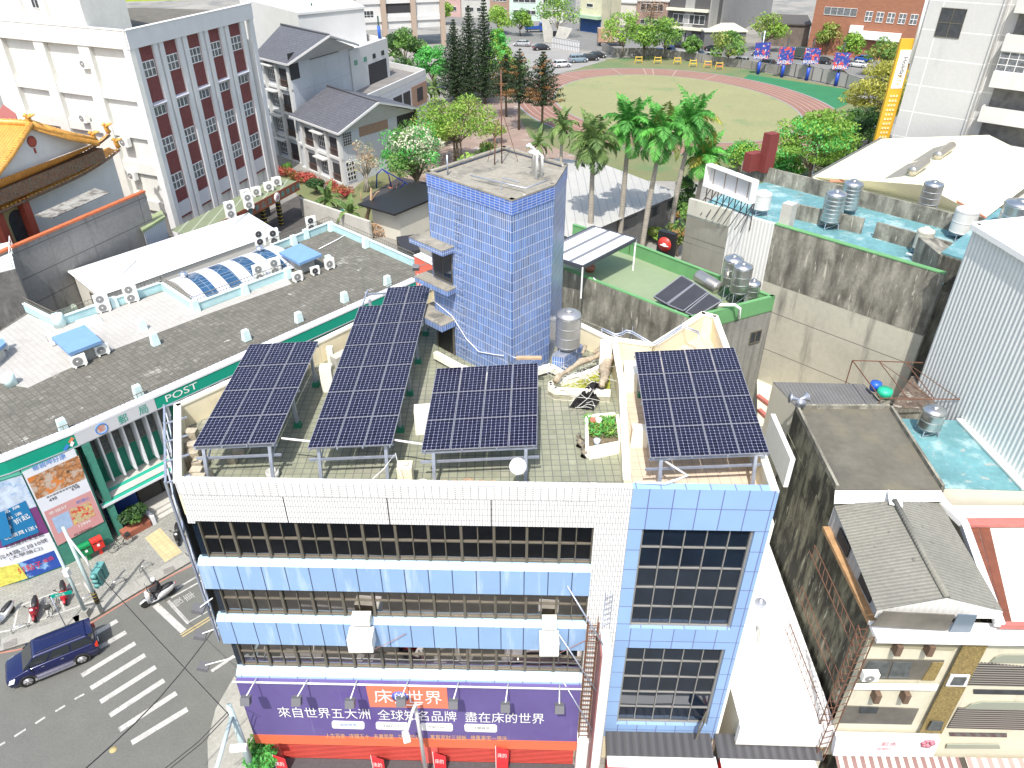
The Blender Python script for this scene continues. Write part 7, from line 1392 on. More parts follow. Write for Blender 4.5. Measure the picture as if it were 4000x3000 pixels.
mb = MB(); FT.box(mb, s2, FT.len, 14.6, 18.9, -.3, .03); mb.build('stained_upper_wall', dirty, tb_); mb = MB(); FT.box(mb, s2, FT.len, 0, 14.6, -.3, .02); mb.build('lower_wall', tanw, tb_); mb = MB(); FT.box(mb, s2, FT.len, 18.9, 18.97, -.35, .06); mb.build('coping', grnw, tb_)
a = s2+.1; mb = MB(); FT.box(mb, a, a+.75, 17.7, 20.4, -1.1, -.3); mb.build('pillar', conc_l, tb_)
FTB = Face(TD_, TC_); mb = MB(); FTB.box(mb, -2.5, FTB.len, 17.7, 19, -.2, 0); mb.build('back_parapet', dirty, tb_)
for a, b in (((3075, 790), (3378, 855)), ((3425, 868), (3722, 950))): mb = MB(); mb.wall(P2(*a, 18.9), P2(*b, 18.9), 17.7, 18.9, .18); mb.build('divider', dirty, tb_)
mb = MB(); q = [P2(3678, 985, 19.6), P2(3800, 1022, 19.6), P2(4060, 880, 19.6), P2(3905, 812, 19.6)]; mb.prism(q, 17.2, 19.5); mb.use(teal); mb.prism(q, 19.5, 19.6); o = mb; o.mats = [dirty, teal]; o.fm = [0]*6+[1]*6; fixn(o.build('raised_roof', None, tb_)); mb = MB(); mb.prism([q[0], q[1], q[1]+V(0, 4), q[0]+V(0, 3)], 0, 19.4); mb.build('stained_return', dirty, tb_)
wpt = mat('white fibreglass tank', (.62, .62, .60), .5, noise=(2, .08)); beig = mat('beige fibreglass tank', (.52, .50, .42), .6, noise=(3, .12)); g = 'tanks on the turquoise roof'
for px, py, z, r_, h, lg, m_, rb, lb in ((2967, 835, 17.8, .66, 1.45, .35, wpt, 2, 'white rounded tank behind the empty billboard frame'), (3236, 888, 17.8, .72, 2.3, .45, steel, 7, 'ribbed stainless tank standing in front on the turquoise roof'), (3306, 830, 17.8, .72, 2.2, .3, steel, 7, 'ribbed stainless tank behind the other one by the turquoise divider'), (3744, 930, 17.8, .78, 1.9, .4, wpt, 3, 'large white tank with dark cap at the back parapet'), (3590, 992, 17.8, .55, 1.5, .35, beig, 2, 'beige tank beside the loose white pipes'), (3955, 890, 19.6, 1.0, 1.8, .1, steel, 3, 'widest stainless tank at the right edge on the raised turquoise roof'), (3620, 812, 17.0, .75, 1.9, .3, steel, 4, 'stainless tank standing just behind the back parapet')):
    place(tank(lb, r_, h, lg, g, m_, rb), at(px, py, z))
for q, lb in (([(3585, 1000), (3650, 1020), (3700, 1040)], 'white loose pipe lying on the turquoise roof'), ([(3540, 990), (3610, 1010), (3640, 1030)], 'second loose pipe beside the beige tank')): mb = MB(); mb.tube([at(x, y, 18.0) for x, y in q], .08, 6); tag(mb.build('loose_pipe', white), lb, 'pipe')
A, B = at(2749, 725, 20.0), at(2931, 798, 20.0); F = Face(A, B); t = thing('empty_billboard', 'empty white steel billboard frame on a truss above the pale side wall', 'billboard', (A.x, A.y, 18)); h = F.sz(2760, 640)[1]-20
mb = MB(); F.box(mb, 0, F.len, 20, 20+h, -.5, -.42); mb.build('back_sheet', mat('dull white sheet', (.55, .55, .57), .6, noise=(1, .08), grid=(1.15, 9, .06, (.25, .2, .17), 0)), t); mb = MB()
for a0, a1, z0, z1 in ((0, F.len, 20, 20.12), (0, F.len, 19.9+h, 20+h), (0, .12, 20.12, 19.9+h), (F.len-.12, F.len, 20.12, 19.9+h)): F.box(mb, a0, a1, z0, z1, -.42, .1)
mb.build('frame', white, t); mb = MB()
for k in range(9): a = F.len*k/8; mb.bar(F.p(a, 18, -.4), F.p(a, 20, -.4), .06); mb.bar(F.p(a, 18, .5), F.p(min(F.len, a+F.len/8), 20, -.3), .05)
mb.bar(F.p(0, 19, -.4), F.p(F.len, 19, -.4), .05); mb.build('truss', mat('dark truss steel', (.05, .045, .045), .7), t)
P = at(2995, 655, 19); mb = MB(); mb.box((P.x, P.y+.3, 20.2), (1.0, .8, 3.2), rz=.5); mb.box((P.x-1.1, P.y+.5, 19.4), (1.4, .8, 1.5), rz=.5); tag(mb.build('chimney_box', mat('dark red box', (.17, .03, .025), .7, noise=(1, .1))), 'dark red L shaped duct standing behind the turquoise roof', 'duct')
t = lamp_post('curved silver street lamp behind the turquoise roof', h=10, arm=2.6); place(t, at(3155, 760, 0), .1, sc=1.0)
fnc = [at(x, y, 0) for x, y in ((3262, 612), (3440, 520))]; t = thing('garden_fence', 'low fence with pale posts and painted panels behind the cream roof', 'fence', tuple(fnc[0])); n_ = 9
for k in range(n_): a, b = L(*fnc, k/n_), L(*fnc, (k+1)/n_); mb = MB(); mb.box(a+V(0, 0, 1), (.6, .6, 2.2)); mb.build('post', conc_l, t); mb = MB(); mb.bar(L(a, b, .15)+V(0, 0, .9), L(a, b, .85)+V(0, 0, .9), .15, 1.3); mb.build('panel', (pk, pw, eq)[k % 3], t)
# cream roofed hall with two solar heaters
crm = mat('cream sheet metal roof', (.72, .70, .52), .5, noise=(.2, .03), corr=(.9, .12, 0)); zc = 10.5
c = [at(x, y, z) for x, y, z in ((3172, 690, zc), (3441, 542, zc), (3863, 527, zc+2.4), (3600, 722, zc+2.2), (4060, 690, zc), (4010, 600, zc))]
ch = thing('cream_roof_hall', 'hall with a wide glaring cream sheet roof and salmon gutter', 'building', (c[0].x, c[0].y, 0)); fr = at(3560, 760, zc)
mb = MB(); mb.face([c[0], c[1], c[2], c[3]]); mb.face([c[3], c[2], c[5], c[4]]); c6 = at(3850, 850, zc-1.5); c7 = at(3290, 800, zc-1.5); mb.face([c[0], c[3], c[4], c6, c7][::-1]); fixn(mb.build('roof', crm, ch))
mb = MB(); mb.prism([(p.x, p.y) for p in (c[0]+V(1, .5, 0), c[1]+V(1, -1, 0), c[5]+V(0, -1, 0), c[4], c6, c7)], 0, zc-2.2); mb.build('wall', cw, ch); mb = MB(); mb.bar(c[0], c[1], .25, .3); mb.build('left_gutter', mat('dark gutter grey', (.12, .12, .12), .7), ch)
sal = mat('salmon gutter', (.55, .22, .15), .6); mb = MB(); q = [at(x, y, zc+.3) for x, y in ((3240, 707), (3606, 714), (3640, 730), (3850, 850))]; [mb.bar(a, b, .22, .16) for a, b in zip(q, q[1:])]; mb.build('gutter', sal, ch)
for dx, dy, lb in ((0, 0, 'solar water heater lower on the cream roof, the nearer one'), (100, -62, 'solar water heater higher on the cream roof, the farther one')):
    P = [at(3455+dx, 697+dy, 12.0), at(3545+dx, 640+dy, 12.8), at(3600+dx, 625+dy, 13.0), at(3525+dx, 690+dy, 12.2)]; t = thing('solar_water_heater', lb, 'water heater', tuple(P[0]), 'solar heaters on the cream roof'); mb = MB(); mb.hexa([p-V(0, 0, .12) for p in P], P); fixn(mb.build('collector', mat('grey collector', (.18, .18, .16), .35), t))
    a, b = at(3560+dx, 672+dy, 12.9), at(3618+dx, 630+dy, 13.3); d = (b-a); mb = MB(); mb.lathe([(.001, 0), (.5, .05), (.52, .2), (.52, d.length-.2), (.5, d.length-.05), (.001, d.length)], a, 20, d.normalized().to_track_quat('Z', 'Y').to_matrix()); mb.build('drum', mat('champagne steel', (.5, .47, .42), .3), t); mb = MB(); [mb.bar(L(a, b, f)-V(0, 0, 1.2), L(a, b, f), .07) for f in (.1, .4, .7, .95)]; mb.build('stand', galv, t)
# apartment tower
aw_ = mat('pale grey mosaic tower wall', (.46, .46, .455), .8, grid=(7.2, 3.4, .06, (.62, .62, .6), 0), noise=((.15, .05), (3, .05)), streak=[(.62, .85, (.33, .33, .32), .25, .06)])
A, B = P2(3477, 560, 9), P2(3735, 606, 9); FA_ = Face(A, B); Bt = V(B.x, B.y)
ap_ = thing('apartment_tower', 'tall pale grey apartment tower with stacked balconies at the right edge', 'building', (A.x, A.y, 0)); mb = MB(); FA_.box(mb, 0, FA_.len, 0, 42, -14, 0); fixn(mb.build('wall', aw_, ap_))
for k in range(2): a0, z0 = FA_.sz(3648, 142); win(FA_, ap_, a0, a0+3.0, z0+k*13.6, z0+3.4+k*13.6, .03, gm=dkg, nx=2, ny=2, fm=frame_m) if k == 0 else None
mb = MB(); FA_.box(mb, FA_.len*.98, FA_.len*1.0, 0, 42, 0, .3); mb.build('corner_fin', aw_, ap_)
FB_ = Face(B+FA_.n*-1.2, B+FA_.n*-1.2+FA_.e*14); mb = MB(); FB_.box(mb, 0, 16, 0, 42, -10, 0); fixn(mb.build('balcony_wall', aw_, ap_))
for k, yy in enumerate((505, 370, 235, 95, -50)):
    s0, z0 = FB_.sz(3745+k*14, yy+20); z0 = 11.4+k*4.25
    mb = MB(); FB_.box(mb, 1.2, 8.6, z0-1.9, z0, 1.5, 1.75); FB_.box(mb, 1.2, 8.6, z0-1.95, z0-1.7, 0, 1.5); FB_.box(mb, 8.4, 8.6, z0-1.7, z0, 0, 1.5); FB_.box(mb, 1.2, 1.4, z0-1.7, z0, 0, 1.5); b_ = mb.build('balcony', mat('balcony parapet mosaic', (.52, .52, .50), .8, noise=(1, .05)), ap_)
    if k == 2: win(FB_, ap_, 1.3, 8.5, z0, z0+2.3, 1.5, gm=wing, nx=7, ny=3, name='balcony_glazing')
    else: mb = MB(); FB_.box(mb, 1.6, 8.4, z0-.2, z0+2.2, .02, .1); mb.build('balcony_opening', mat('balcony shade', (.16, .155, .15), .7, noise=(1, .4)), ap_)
C2 = FB_.p(12, 0, 0); FC_ = Face(C2, C2+V(16, 2, 0)); mb = MB(); FC_.box(mb, 0, 18, 0, 42, -10, 3.5); fixn(mb.build('side_wing', aw_, ap_))
ysn = mat('amber sign', (.62, .36, .03), .5, noise=(.5, .05)); A, B = at(3416, 552, 9.0), at(3472, 546, 9.2); F = Face(A+V(0, 0, 0), B); t = thing('vertical_sign', 'tall amber vertical sign with dot pattern and letters turned sideways', 'sign', (A.x, A.y, 0)); zt = F.sz(3518, 152)[1]
mb = MB(); F.box(mb, 0, F.len, 0, zt, -.5, 0); mb.build('sign_box', ysn, t); z1, z0 = F.sz(3515, 195)[1], F.sz(3490, 345)[1]; mb = MB(); F.box(mb, .28, F.len-.25, z0, z1, 0, .06); mb.build('white_panel', tw_, t)
text('Holiday', 'lettering', tk, t, F.p(F.len*.35, z1-.9, .08), F.p(F.len*.35, z0, .08), 0, F.len*.4, out=.02, w=(z1-z0)*.52, up=V(*F.e, 0)); text('KTV', 'lettering', ysn, t, F.p(F.len*.38, z1-(z1-z0)*.66, .08), F.p(F.len*.38, z0, .08), 0, F.len*.3, out=.02, w=(z1-z0)*.26, up=V(*F.e, 0))
mb = MB(); dz = .62; z = 9.6
while z < zt-.5:
    if not (z0-.4 < z < z1+.4):
        for a in (.3, .5, .7): mb.box(F.p(F.len*a, z, .04), (.26, .06, .26), rz=math.atan2(F.e.y, F.e.x))
    z += dz
o = mb.build('dot_pattern', mat('pale amber dots', (.75, .62, .35), .5), t); o['kind'] = 'stuff'; mb = MB(); mb.tube([F.p(F.len, zt-3, .2), F.p(F.len, zt+7.5, .2)], .35, 8); mb.build('mast', white, t)
# white ribbed building on the right
A, B = V(25.4, 38.6), V(26.6, 24.6); F = Face(B, A); wb = thing('ribbed_building', 'tall building clad in white ribbed sheet at the right edge', 'building', (27, 31, 0)); rib_m = mat('white ribbed sheet', (.74, .76, .74), .5, corr=(.3, .7, .3), noise=(.3, .04))
mb = MB(); mb.prism([A, B, B+V(12, 0), A+V(12, 3)], 0, 23); mb.use(teal); fixn(mb.build('wall', rib_m, wb)); mb = MB(); mb.prism([A+V(.4, -.4), B+V(.4, 0), B+V(12, 0), A+V(12, 2.4)], 23, 23.06); mb.build('roof', wr, wb); mb = MB(); mb.bar(V(*A, 23), V(*B, 23), .5, .3); mb.bar(V(*A, 23), V(A.x+12, A.y+3, 23), .5, .3); mb.build('flashing', white, wb)
# low roofs
def flat(name, label, cat, pts, z, m, wm=None, par=None, z0=0, group=None):
    P = [p if isinstance(p, Vector) else P2(*p, z) for p in pts]; t = thing(name, label, cat, (P[0].x, P[0].y, z0), group); mb = MB(); mb.prism(P, z0, z-.05); fixn(mb.build('wall', wm or cw, t)); mb = MB(); mb.prism(P, z-.05, z); mb.build('roof', m, t)
    if par: mb = MB(); [mb.wall(a, b, z, z+par[0], .15) for a, b in zip(P, P[1:]+P[:1])]; mb.build('kerb', par[1], t)
    return t
crp = mat('cream lane roof', (.66, .62, .48), .6, noise=(.5, .05), corr=(.6, .2, 0)); t = flat('low_roof', 'low cream roof with faded red trim in the alley left of the tan party wall', 'building', [(2955, 1345), (3060, 1352), (3290, 1510), (3300, 1560), (3030, 1860), (2960, 1700)], 6.5, crp)
pkt = mat('faded red trim', (.42, .14, .12), .7, noise=(2, .15)); mb = MB()
for a, b in (((3005, 1345), (3270, 1510)), ((2960, 1545), (3060, 1620)), ((2965, 1600), (3030, 1660)), ((3030, 1660), (3000, 1720))): mb.bar(at(*a, 6.7), at(*b, 6.7), .3, .2)
mb.build('trim', pkt, t)
brf = mat('brown grey flat roof', (.125, .118, .095), .95, noise=((.35, .2), (3, .12)), patch=[(.3, .5, .7, (.16, .145, .10)), (.22, .55, .68, (.085, .082, .07)), (3.5, .72, .76, (.35, .34, .30))])
bh = thing('row_house', 'narrow house with brown grey flat roof and moss blackened side wall', 'building', (18, 30, 0)); bp_ = [V(16.0, 20.6), V(16.3, 34.9), V(22.0, 34.9), V(22.0, 20.6)]
mb = MB(); mb.prism(bp_, 0, 11.6); mb.prism([V(16.1, 27.75), V(16.35, 34.85), V(21.9, 34.85), V(21.5, 27.75)], 11.6, 13.35); fixn(mb.build('wall', mat('moss blackened wall', (.23, .225, .16), .95, noise=((.8, .2), (4, .2)), streak=[(.40, .56, (.035, .034, .026), 1.4, .28), (.62, .68, (.46, .45, .36), 3, .45)], patch=[(.9, .52, .66, (.05, .048, .035))]), bh)); mb = MB(); mb.prism([V(16.1, 27.75), V(16.35, 34.85), V(21.9, 34.85), V(21.5, 27.75)], 13.35, 13.45); mb.build('flat_roof', brf, bh)
mb = MB(); [mb.wall(a, b, 13.4, 13.7, .15) for a, b in zip(*[(lambda r: (r, r[1:]))([V(21.5, 27.8), V(21.9, 34.85), V(16.35, 34.85), V(16.1, 27.8)])][0])]; mb.build('kerb', dirty, bh)
asb = mat('grey fibre cement corrugated roof', (.215, .21, .18), .9, corr=(.19, .4, .22), noise=((.5, .12), (5, .15)), patch=(2, .62, .68, (.10, .10, .085)))
q = [at(3425, 2383, 12.9), at(3918, 2388, 12.9), at(3671, 1961, 12.9), at(3255, 1968, 12.9)]; r0, r1 = at(3698, 2334, 13.75), at(3493, 1957, 13.75); mb = MB(); mb.face([q[0], r0, r1, q[3]]); mb.face([r0, q[1], q[2], r1]); fixn(mb.build('gable_roof', asb, bh)); mb = MB(); mb.face([q[0]-V(0, .02, .45), q[1]-V(0, .02, .45), q[1]+V(0, -.02, .0), r0+V(0, -.02, 0), q[0]+V(0, -.02, 0)]); fixn(mb.build('gable_sheet', wcor, bh)); mb = MB(); mb.tube([r0+V(0, 0, .04), r1+V(0, 0, .04)], .14, 6); mb.build('ridge', asb, bh)
mb = MB(); q2 = [at(3262, 1916, 13.5), at(3676, 1916, 13.5), at(3700, 1958, 13.2), at(3258, 1968, 13.2)]; mb.face(q2); mb.bar(at(3493, 1920, 13.6), at(3500, 1975, 13.8), .6, .04); fixn(mb.build('white_flashing', white, bh))
mb = MB(); mb.wall((15.9, 20.7), (15.95, 27.2), 11.6, 12.8, -.1); mb.build('side_sheeting', mat('grey side sheet', (.40, .42, .45), .6, corr=(.4, .5, .2)), bh); mb = MB(); mb.wall((15.55, 20.5), (15.6, 27.0), 11.5, 11.7, -.35); mb.build('rusty_gutter', mat('rusty gutter', (.42, .25, .12), .8, noise=(2, .3)), bh)
for k in range(2): mb = MB(); mb.wall((15.84, 22+k*2.7), (15.85, 23.3+k*2.7), 11.9, 12.6, -.08); mb.build('side_window', sdk, bh)
g2 = flat('row_house', 'flat house with turquoise peeling roof between brown roof and ribbed white building', 'building', [V(22.0, 28.4), V(26.2, 28.2), V(25.9, 34.2), V(22.2, 34.4)], 13.0, teal)
mb = MB(); mb.bar(V(26.0, 28.2, 13.1), V(25.7, 34.2, 13.1), .5, .12); mb.build('white_seal', mat('white sealant', (.6, .66, .62), .7), g2)
place(tank('stainless tank on a low steel stand on the turquoise peeling roof', .62, 1.4, .35, None, None, 3), at(3618, 1690, 13))
cbr = mat('cream sheet annex roof', (.70, .66, .52), .5, noise=(.4, .05), corr=(.75, .2, 0)); rst = mat('rust striped sheet roof', (.66, .62, .56), .6, corr=(.5, .3, 0))
t = flat('row_house', 'house with cream sheet roof and a rust striped lower roof behind a faded red gutter', 'building', [V(22.1, 20.6), V(32, 20.3), V(32, 27.9), V(22.1, 28.0)], 12.2, cbr); mb = MB(); q = [at(x, y, 12.3) for x, y in ((3778, 2055), (4060, 2050), (4080, 2440), (3905, 2440))]; mb.face(q[::-1]); fixn(mb.build('rusty_roof', rst, t)); mb = MB(); [mb.face([at(a, 2062, 12.34), at(a+30, 2062, 12.34), at(a+30+96, 2436, 12.34), at(a+96, 2436, 12.34)][::-1]) for a in (3792, 3828)]; [mb.face([at(a, 2062, 12.335), at(a+9, 2062, 12.335), at(a+96, 2436, 12.335)][::-1]) for a in (3824, 3858)]; fixn(mb.build('rusted_strips', mat('rust brown sheet', (.17, .055, .03), .8, noise=(2, .25)), t)); mb = MB(); mb.bar(at(3764, 2042, 12.5), at(4060, 2040, 12.5), .5, .15); mb.build('gutter', pkt, t); mb = MB(); mb.bar(at(3905, 2442, 12.3), at(4080, 2445, 12.3), .2, .25); mb.build('gutter', pkt, t); mb = MB(); mb.bar(at(3676, 1960, 12.9), at(3764, 2045, 12.6), .4, .3); mb.bar(at(3764, 2045, 12.5), at(3905, 2440, 12.4), .35, .3); mb.build('side_flashing', white, t)
crr = mat('dark corrugated roof', (.15, .15, .15), .85, corr=(.22, .9, .4), noise=(.6, .15)); flat('lean_to', 'dark grey corrugated lean-to roof behind the brown grey flat roof', 'shed', [(3020, 1492), (3375, 1500), (3448, 1578), (3106, 1584)], 12.6, crr, z0=8)
hp_ = thing('loudspeakers', 'cluster of three grey horn loudspeakers at the corner of the dark corrugated roof', 'loudspeaker', tuple(at(3122, 1572, 13.6))); pc = at(3122, 1560, 13.9)
for d in (V(-.2, -1, .1), V(-1, .1, .15), V(.9, .2, .2)): mb = MB(); mb.lathe([(.05, -.35), (.08, 0), (.16, .18), (.30, .32), (.31, .33)], pc+d*.2, 16, d.normalized().to_track_quat('Z', 'Y').to_matrix()); mb.build('horn', galv, hp_)
mb = MB(); mb.tube([pc-V(0, 0, .8), pc], .04, 6); mb.build('bracket', rust, hp_)
# clutter between brown roof and tan wall
t = flat('back_shed', 'dark brick outbuilding with rusty lattice and junk behind the turquoise peeling roof', 'shed', [(3480, 1590), (3640, 1600), (3700, 1480), (3560, 1470)], 12.6, mat('junk strewn roof', (.12, .09, .07), .95, noise=(3, .5), patch=[(2.5, .58, .62, (.3, .28, .24))]), dirty)
mb = MB(); q = [at(x, y, 14) for x, y in ((3330, 1408), (3645, 1418), (3760, 1560), (3440, 1556))]
for a, b in zip(q, q[1:]+q[:1]): mb.bar(a, b, .05)
for f in (.33, .66): mb.bar(L(q[0], q[1], f), L(q[3], q[2], f), .04); mb.bar(L(q[0], q[1], f), L(q[3], q[2], f+.3), .03)
for p in q: mb.bar(p, p-V(0, 0, 2.5), .05)
tag(mb.build('steel_pergola', rust), 'rusty open steel frame over the junk in the back yard', 'frame')
for px, py, r_, m_, lb in ((3415, 1523, .35, mat('blue plastic', (.02, .10, .5), .4), 'blue plastic bucket in the cluttered back yard'), (3450, 1550, .45, mat('green bag', (.02, .42, .25), .5), 'crumpled bright green bag beside the blue bucket'), (3690, 1515, .25, white, 'stack of white tubs on the outbuilding')): p = at(px, py, 12.9); mb = MB(); mb.lathe([(r_*.8, 0), (r_, .35), (r_*.9, .55), (.001, .6)], p, 14); tag(mb.build('bucket' if 'bucket' in lb else 'bag' if 'bag' in lb else 'tub_stack', m_), lb, 'bucket' if 'bucket' in lb else 'bag' if 'bag' in lb else 'tubs')
A, B = at(3565, 1345, 11), at(3650, 1420, 11); F = Face(A, B); t = thing('balcony_cage', 'barred balcony cage with blue sheet roof on the tan party wall', 'balcony', (A.x, A.y, 8)); mb = MB(); [mb.bar(F.p(F.len*k/11, 8.5, 0), F.p(F.len*k/11, 12.6, 0), .05) for k in range(12)]; [mb.bar(F.p(0, z, 0), F.p(F.len, z, 0), .06) for z in (8.5, 9.9, 11.2, 12.6)]; mb.build('bars', galv, t); mb = MB(); mb.face([F.p(-.2, 12.7, .2), F.p(F.len+.2, 12.7, .2), F.p(F.len+.2, 13.4, -2.2), F.p(-.2, 13.4, -2.2)]); fixn(mb.build('roof', mat('blue sheet', (.05, .14, .28), .5, noise=(.8, .3)), t)); mb = MB(); F.box(mb, 0, F.len, 8.4, 12.5, -1.8, -1.7); mb.build('back', mat('yellow slats', (.28, .25, .12), .8, corr=(.2, .5, .5)), t)
# shop house front, lower right
sf = mat('cream shop house front', (.60, .57, .44), .8, noise=((.5, .06), (3, .05)), streak=[(.6, .8, (.42, .39, .30), 2, .2)]); ry = lambda x, y: (3000+x/2.212, 2250+y/2.212); mos = mat('brown mosaic', (.27, .20, .075), .8, noise=((9, .4), (25, .4)))
F = Face(V(15.5, 20.5), V(32, 20.1)); t = thing('shop_house_front', 'cream shop house front with stacked balconies and a brown mosaic pillar', 'facade', (21, 20.4, 0)); mb = MB(); F.box(mb, 0, 16.5, 2.5, 11.9, -.3, 0); fixn(mb.build('wall', sf, t)); mb = MB(); F.box(mb, -.1, 7.0, 11.75, 11.95, -.5, .5); mb.build('ledge', white, t)
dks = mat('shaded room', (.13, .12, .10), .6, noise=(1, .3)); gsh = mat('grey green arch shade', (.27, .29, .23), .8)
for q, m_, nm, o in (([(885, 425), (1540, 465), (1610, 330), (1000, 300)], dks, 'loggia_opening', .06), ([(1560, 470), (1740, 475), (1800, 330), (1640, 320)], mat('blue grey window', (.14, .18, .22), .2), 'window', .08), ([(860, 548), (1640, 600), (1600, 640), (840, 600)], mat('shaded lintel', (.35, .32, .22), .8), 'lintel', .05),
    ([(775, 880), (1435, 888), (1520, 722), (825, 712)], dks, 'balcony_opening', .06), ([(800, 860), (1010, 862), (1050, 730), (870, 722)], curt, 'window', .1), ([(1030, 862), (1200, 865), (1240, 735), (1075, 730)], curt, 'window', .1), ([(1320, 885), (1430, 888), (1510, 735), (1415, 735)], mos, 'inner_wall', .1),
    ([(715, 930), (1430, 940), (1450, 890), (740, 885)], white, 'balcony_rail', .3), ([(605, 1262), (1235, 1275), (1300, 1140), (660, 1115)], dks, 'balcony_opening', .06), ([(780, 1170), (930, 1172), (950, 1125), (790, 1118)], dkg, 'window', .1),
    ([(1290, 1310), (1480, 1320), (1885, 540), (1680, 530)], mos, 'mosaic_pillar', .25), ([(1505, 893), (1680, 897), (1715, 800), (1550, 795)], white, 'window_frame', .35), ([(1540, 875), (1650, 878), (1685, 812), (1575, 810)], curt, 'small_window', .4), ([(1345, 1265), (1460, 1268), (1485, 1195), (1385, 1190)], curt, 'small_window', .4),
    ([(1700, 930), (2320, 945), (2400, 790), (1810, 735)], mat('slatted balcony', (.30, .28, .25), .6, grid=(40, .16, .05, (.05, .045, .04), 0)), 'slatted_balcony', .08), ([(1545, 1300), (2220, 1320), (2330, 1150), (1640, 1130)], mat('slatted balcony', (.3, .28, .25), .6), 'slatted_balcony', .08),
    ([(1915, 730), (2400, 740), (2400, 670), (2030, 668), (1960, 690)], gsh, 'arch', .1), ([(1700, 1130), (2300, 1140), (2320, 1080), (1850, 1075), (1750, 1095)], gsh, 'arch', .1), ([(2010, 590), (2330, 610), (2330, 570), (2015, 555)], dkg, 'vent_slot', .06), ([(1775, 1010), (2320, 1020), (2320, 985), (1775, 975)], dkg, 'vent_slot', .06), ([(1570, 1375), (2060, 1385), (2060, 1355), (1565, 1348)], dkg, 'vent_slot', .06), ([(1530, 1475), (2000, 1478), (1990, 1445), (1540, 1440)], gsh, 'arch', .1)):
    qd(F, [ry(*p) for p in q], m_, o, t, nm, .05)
for x, y in ((1100, 575), (1375, 578), (920, 990), (1170, 990)): a, z = F.sz(*ry(x, y)); mb = MB(); F.box(mb, a-.12, a+.12, z-.35, z+.25, 0, .45); mb.build('bracket', mat('brown bracket', (.14, .09, .06), .8), t)
sb_ = thing('clinic_sign', 'long white fascia sign with faded red characters and a flower over the striped awning', 'sign', (19, 20, 2.8)); qd(F, [ry(530, 1468), ry(1385, 1478), ry(1450, 1330), ry(560, 1310)], pw, .5, sb_, 'panel', .3)
for s, x, y, w_, h in (('彩水', 935, 1375, 60, .35), ('皮膚科', 900, 1410, 100, .2)): a, z = F.sz(*ry(x, y)); text(s, 'lettering', mat('faded red lettering', (.6, .2, .2), .6), sb_, F.p(a, z, .53), F.p(a+1, z, .53), 0, h)
a, z = F.sz(*ry(1340, 1360)); mb = MB(); [mb.lathe([(.16, 0), (.001, .04)], F.p(a+.2*cos(k), z+.2*sin(k), .53), 8, V(F.n.x, F.n.y, 0).to_track_quat('Z', 'Y').to_matrix()) for k in range(6)]; mb.build('flower_motif', mat('flower pink orange', (.65, .2, .25), .6), sb_)
u = acunit('small white condenser on a bracket in the upper balcony of the shop house', 1, .7, .5, .3, feet=False); a, z = F.sz(*ry(845, 790)); place(u, F.p(a, z-.2, .45), 0)
def awn(label, s0, s1, m):
    mb = MB(); mb.hexa([F.p(s0, 2.5, 1.9), F.p(s1, 2.5, 1.9), F.p(s1, 3.0, .3), F.p(s0, 3.0, .3)], [F.p(s0, 2.53, 1.9), F.p(s1, 2.53, 1.9), F.p(s1, 3.03, .3), F.p(s0, 3.03, .3)]); mb.hexa([F.p(s0, 2.25, 1.92), F.p(s1, 2.25, 1.92), F.p(s1, 2.25, 1.9), F.p(s0, 2.25, 1.9)], [F.p(s0, 2.5, 1.92), F.p(s1, 2.5, 1.92), F.p(s1, 2.5, 1.9), F.p(s0, 2.5, 1.9)]); tag(fixn(mb.build('striped_awning', m)), label, 'awning', 'striped awnings over the pavement')
def stripe_m(n, a, b, per): return mat(n, a, .8, grid=(per, 60, per*.25, b, 0), noise=(2, .06))
awn('brown and cream striped awning under the white sign', .3, 6.3, stripe_m('brown cream stripes', (.22, .13, .12), (.62, .58, .46), .42)); awn('pink and cream striped awning at the bottom right corner', 6.6, 14, stripe_m('pink cream stripes', (.55, .25, .22), (.66, .60, .50), .5))
# truss by the blackened wall
t = thing('sign_truss', 'rusty lattice sign frame standing against the moss blackened wall', 'frame', (15.2, 20.6, 0)); mb = MB()
for x in (14.9, 15.35):
    for y in (20.2, 20.8): mb.bar((x, y, 2.5), (x, y, 11.9), .04)
for k in range(18): z = 2.8+k*.52; mb.bar((14.9, 20.2, z), (15.35, 20.2, z+.26), .025); mb.bar((14.9, 20.2, z), (14.9, 20.8, z+.26), .025); mb.bar((15.35, 20.8, z), (14.9, 20.8, z), .025)
mb.build('upright', rust, t); mb = MB()
for z in (4.5, 7.5, 10.5):
    for y0, y1 in ((20.8, 26.5),):
        for dx in (0, .4): mb.bar((15.0+dx*.5, y0, z+dx), (15.0+dx*.5, y1, z+dx), .035)
        for k in range(12): y = L(y0, y1, k/12); mb.bar((15.0, y, z), (15.2, y+.45, z+.4), .02)
mb.build('horizontal_truss', rust, t)
A, B = V(14.6, 29.6), V(14.75, 33.6); mb = MB(); mb.wall(A, B, 12.0, 13.9, .25); tag(mb.build('blank_sign_board', white), 'blank white signboard bracketed off the blackened wall above the alley', 'sign')
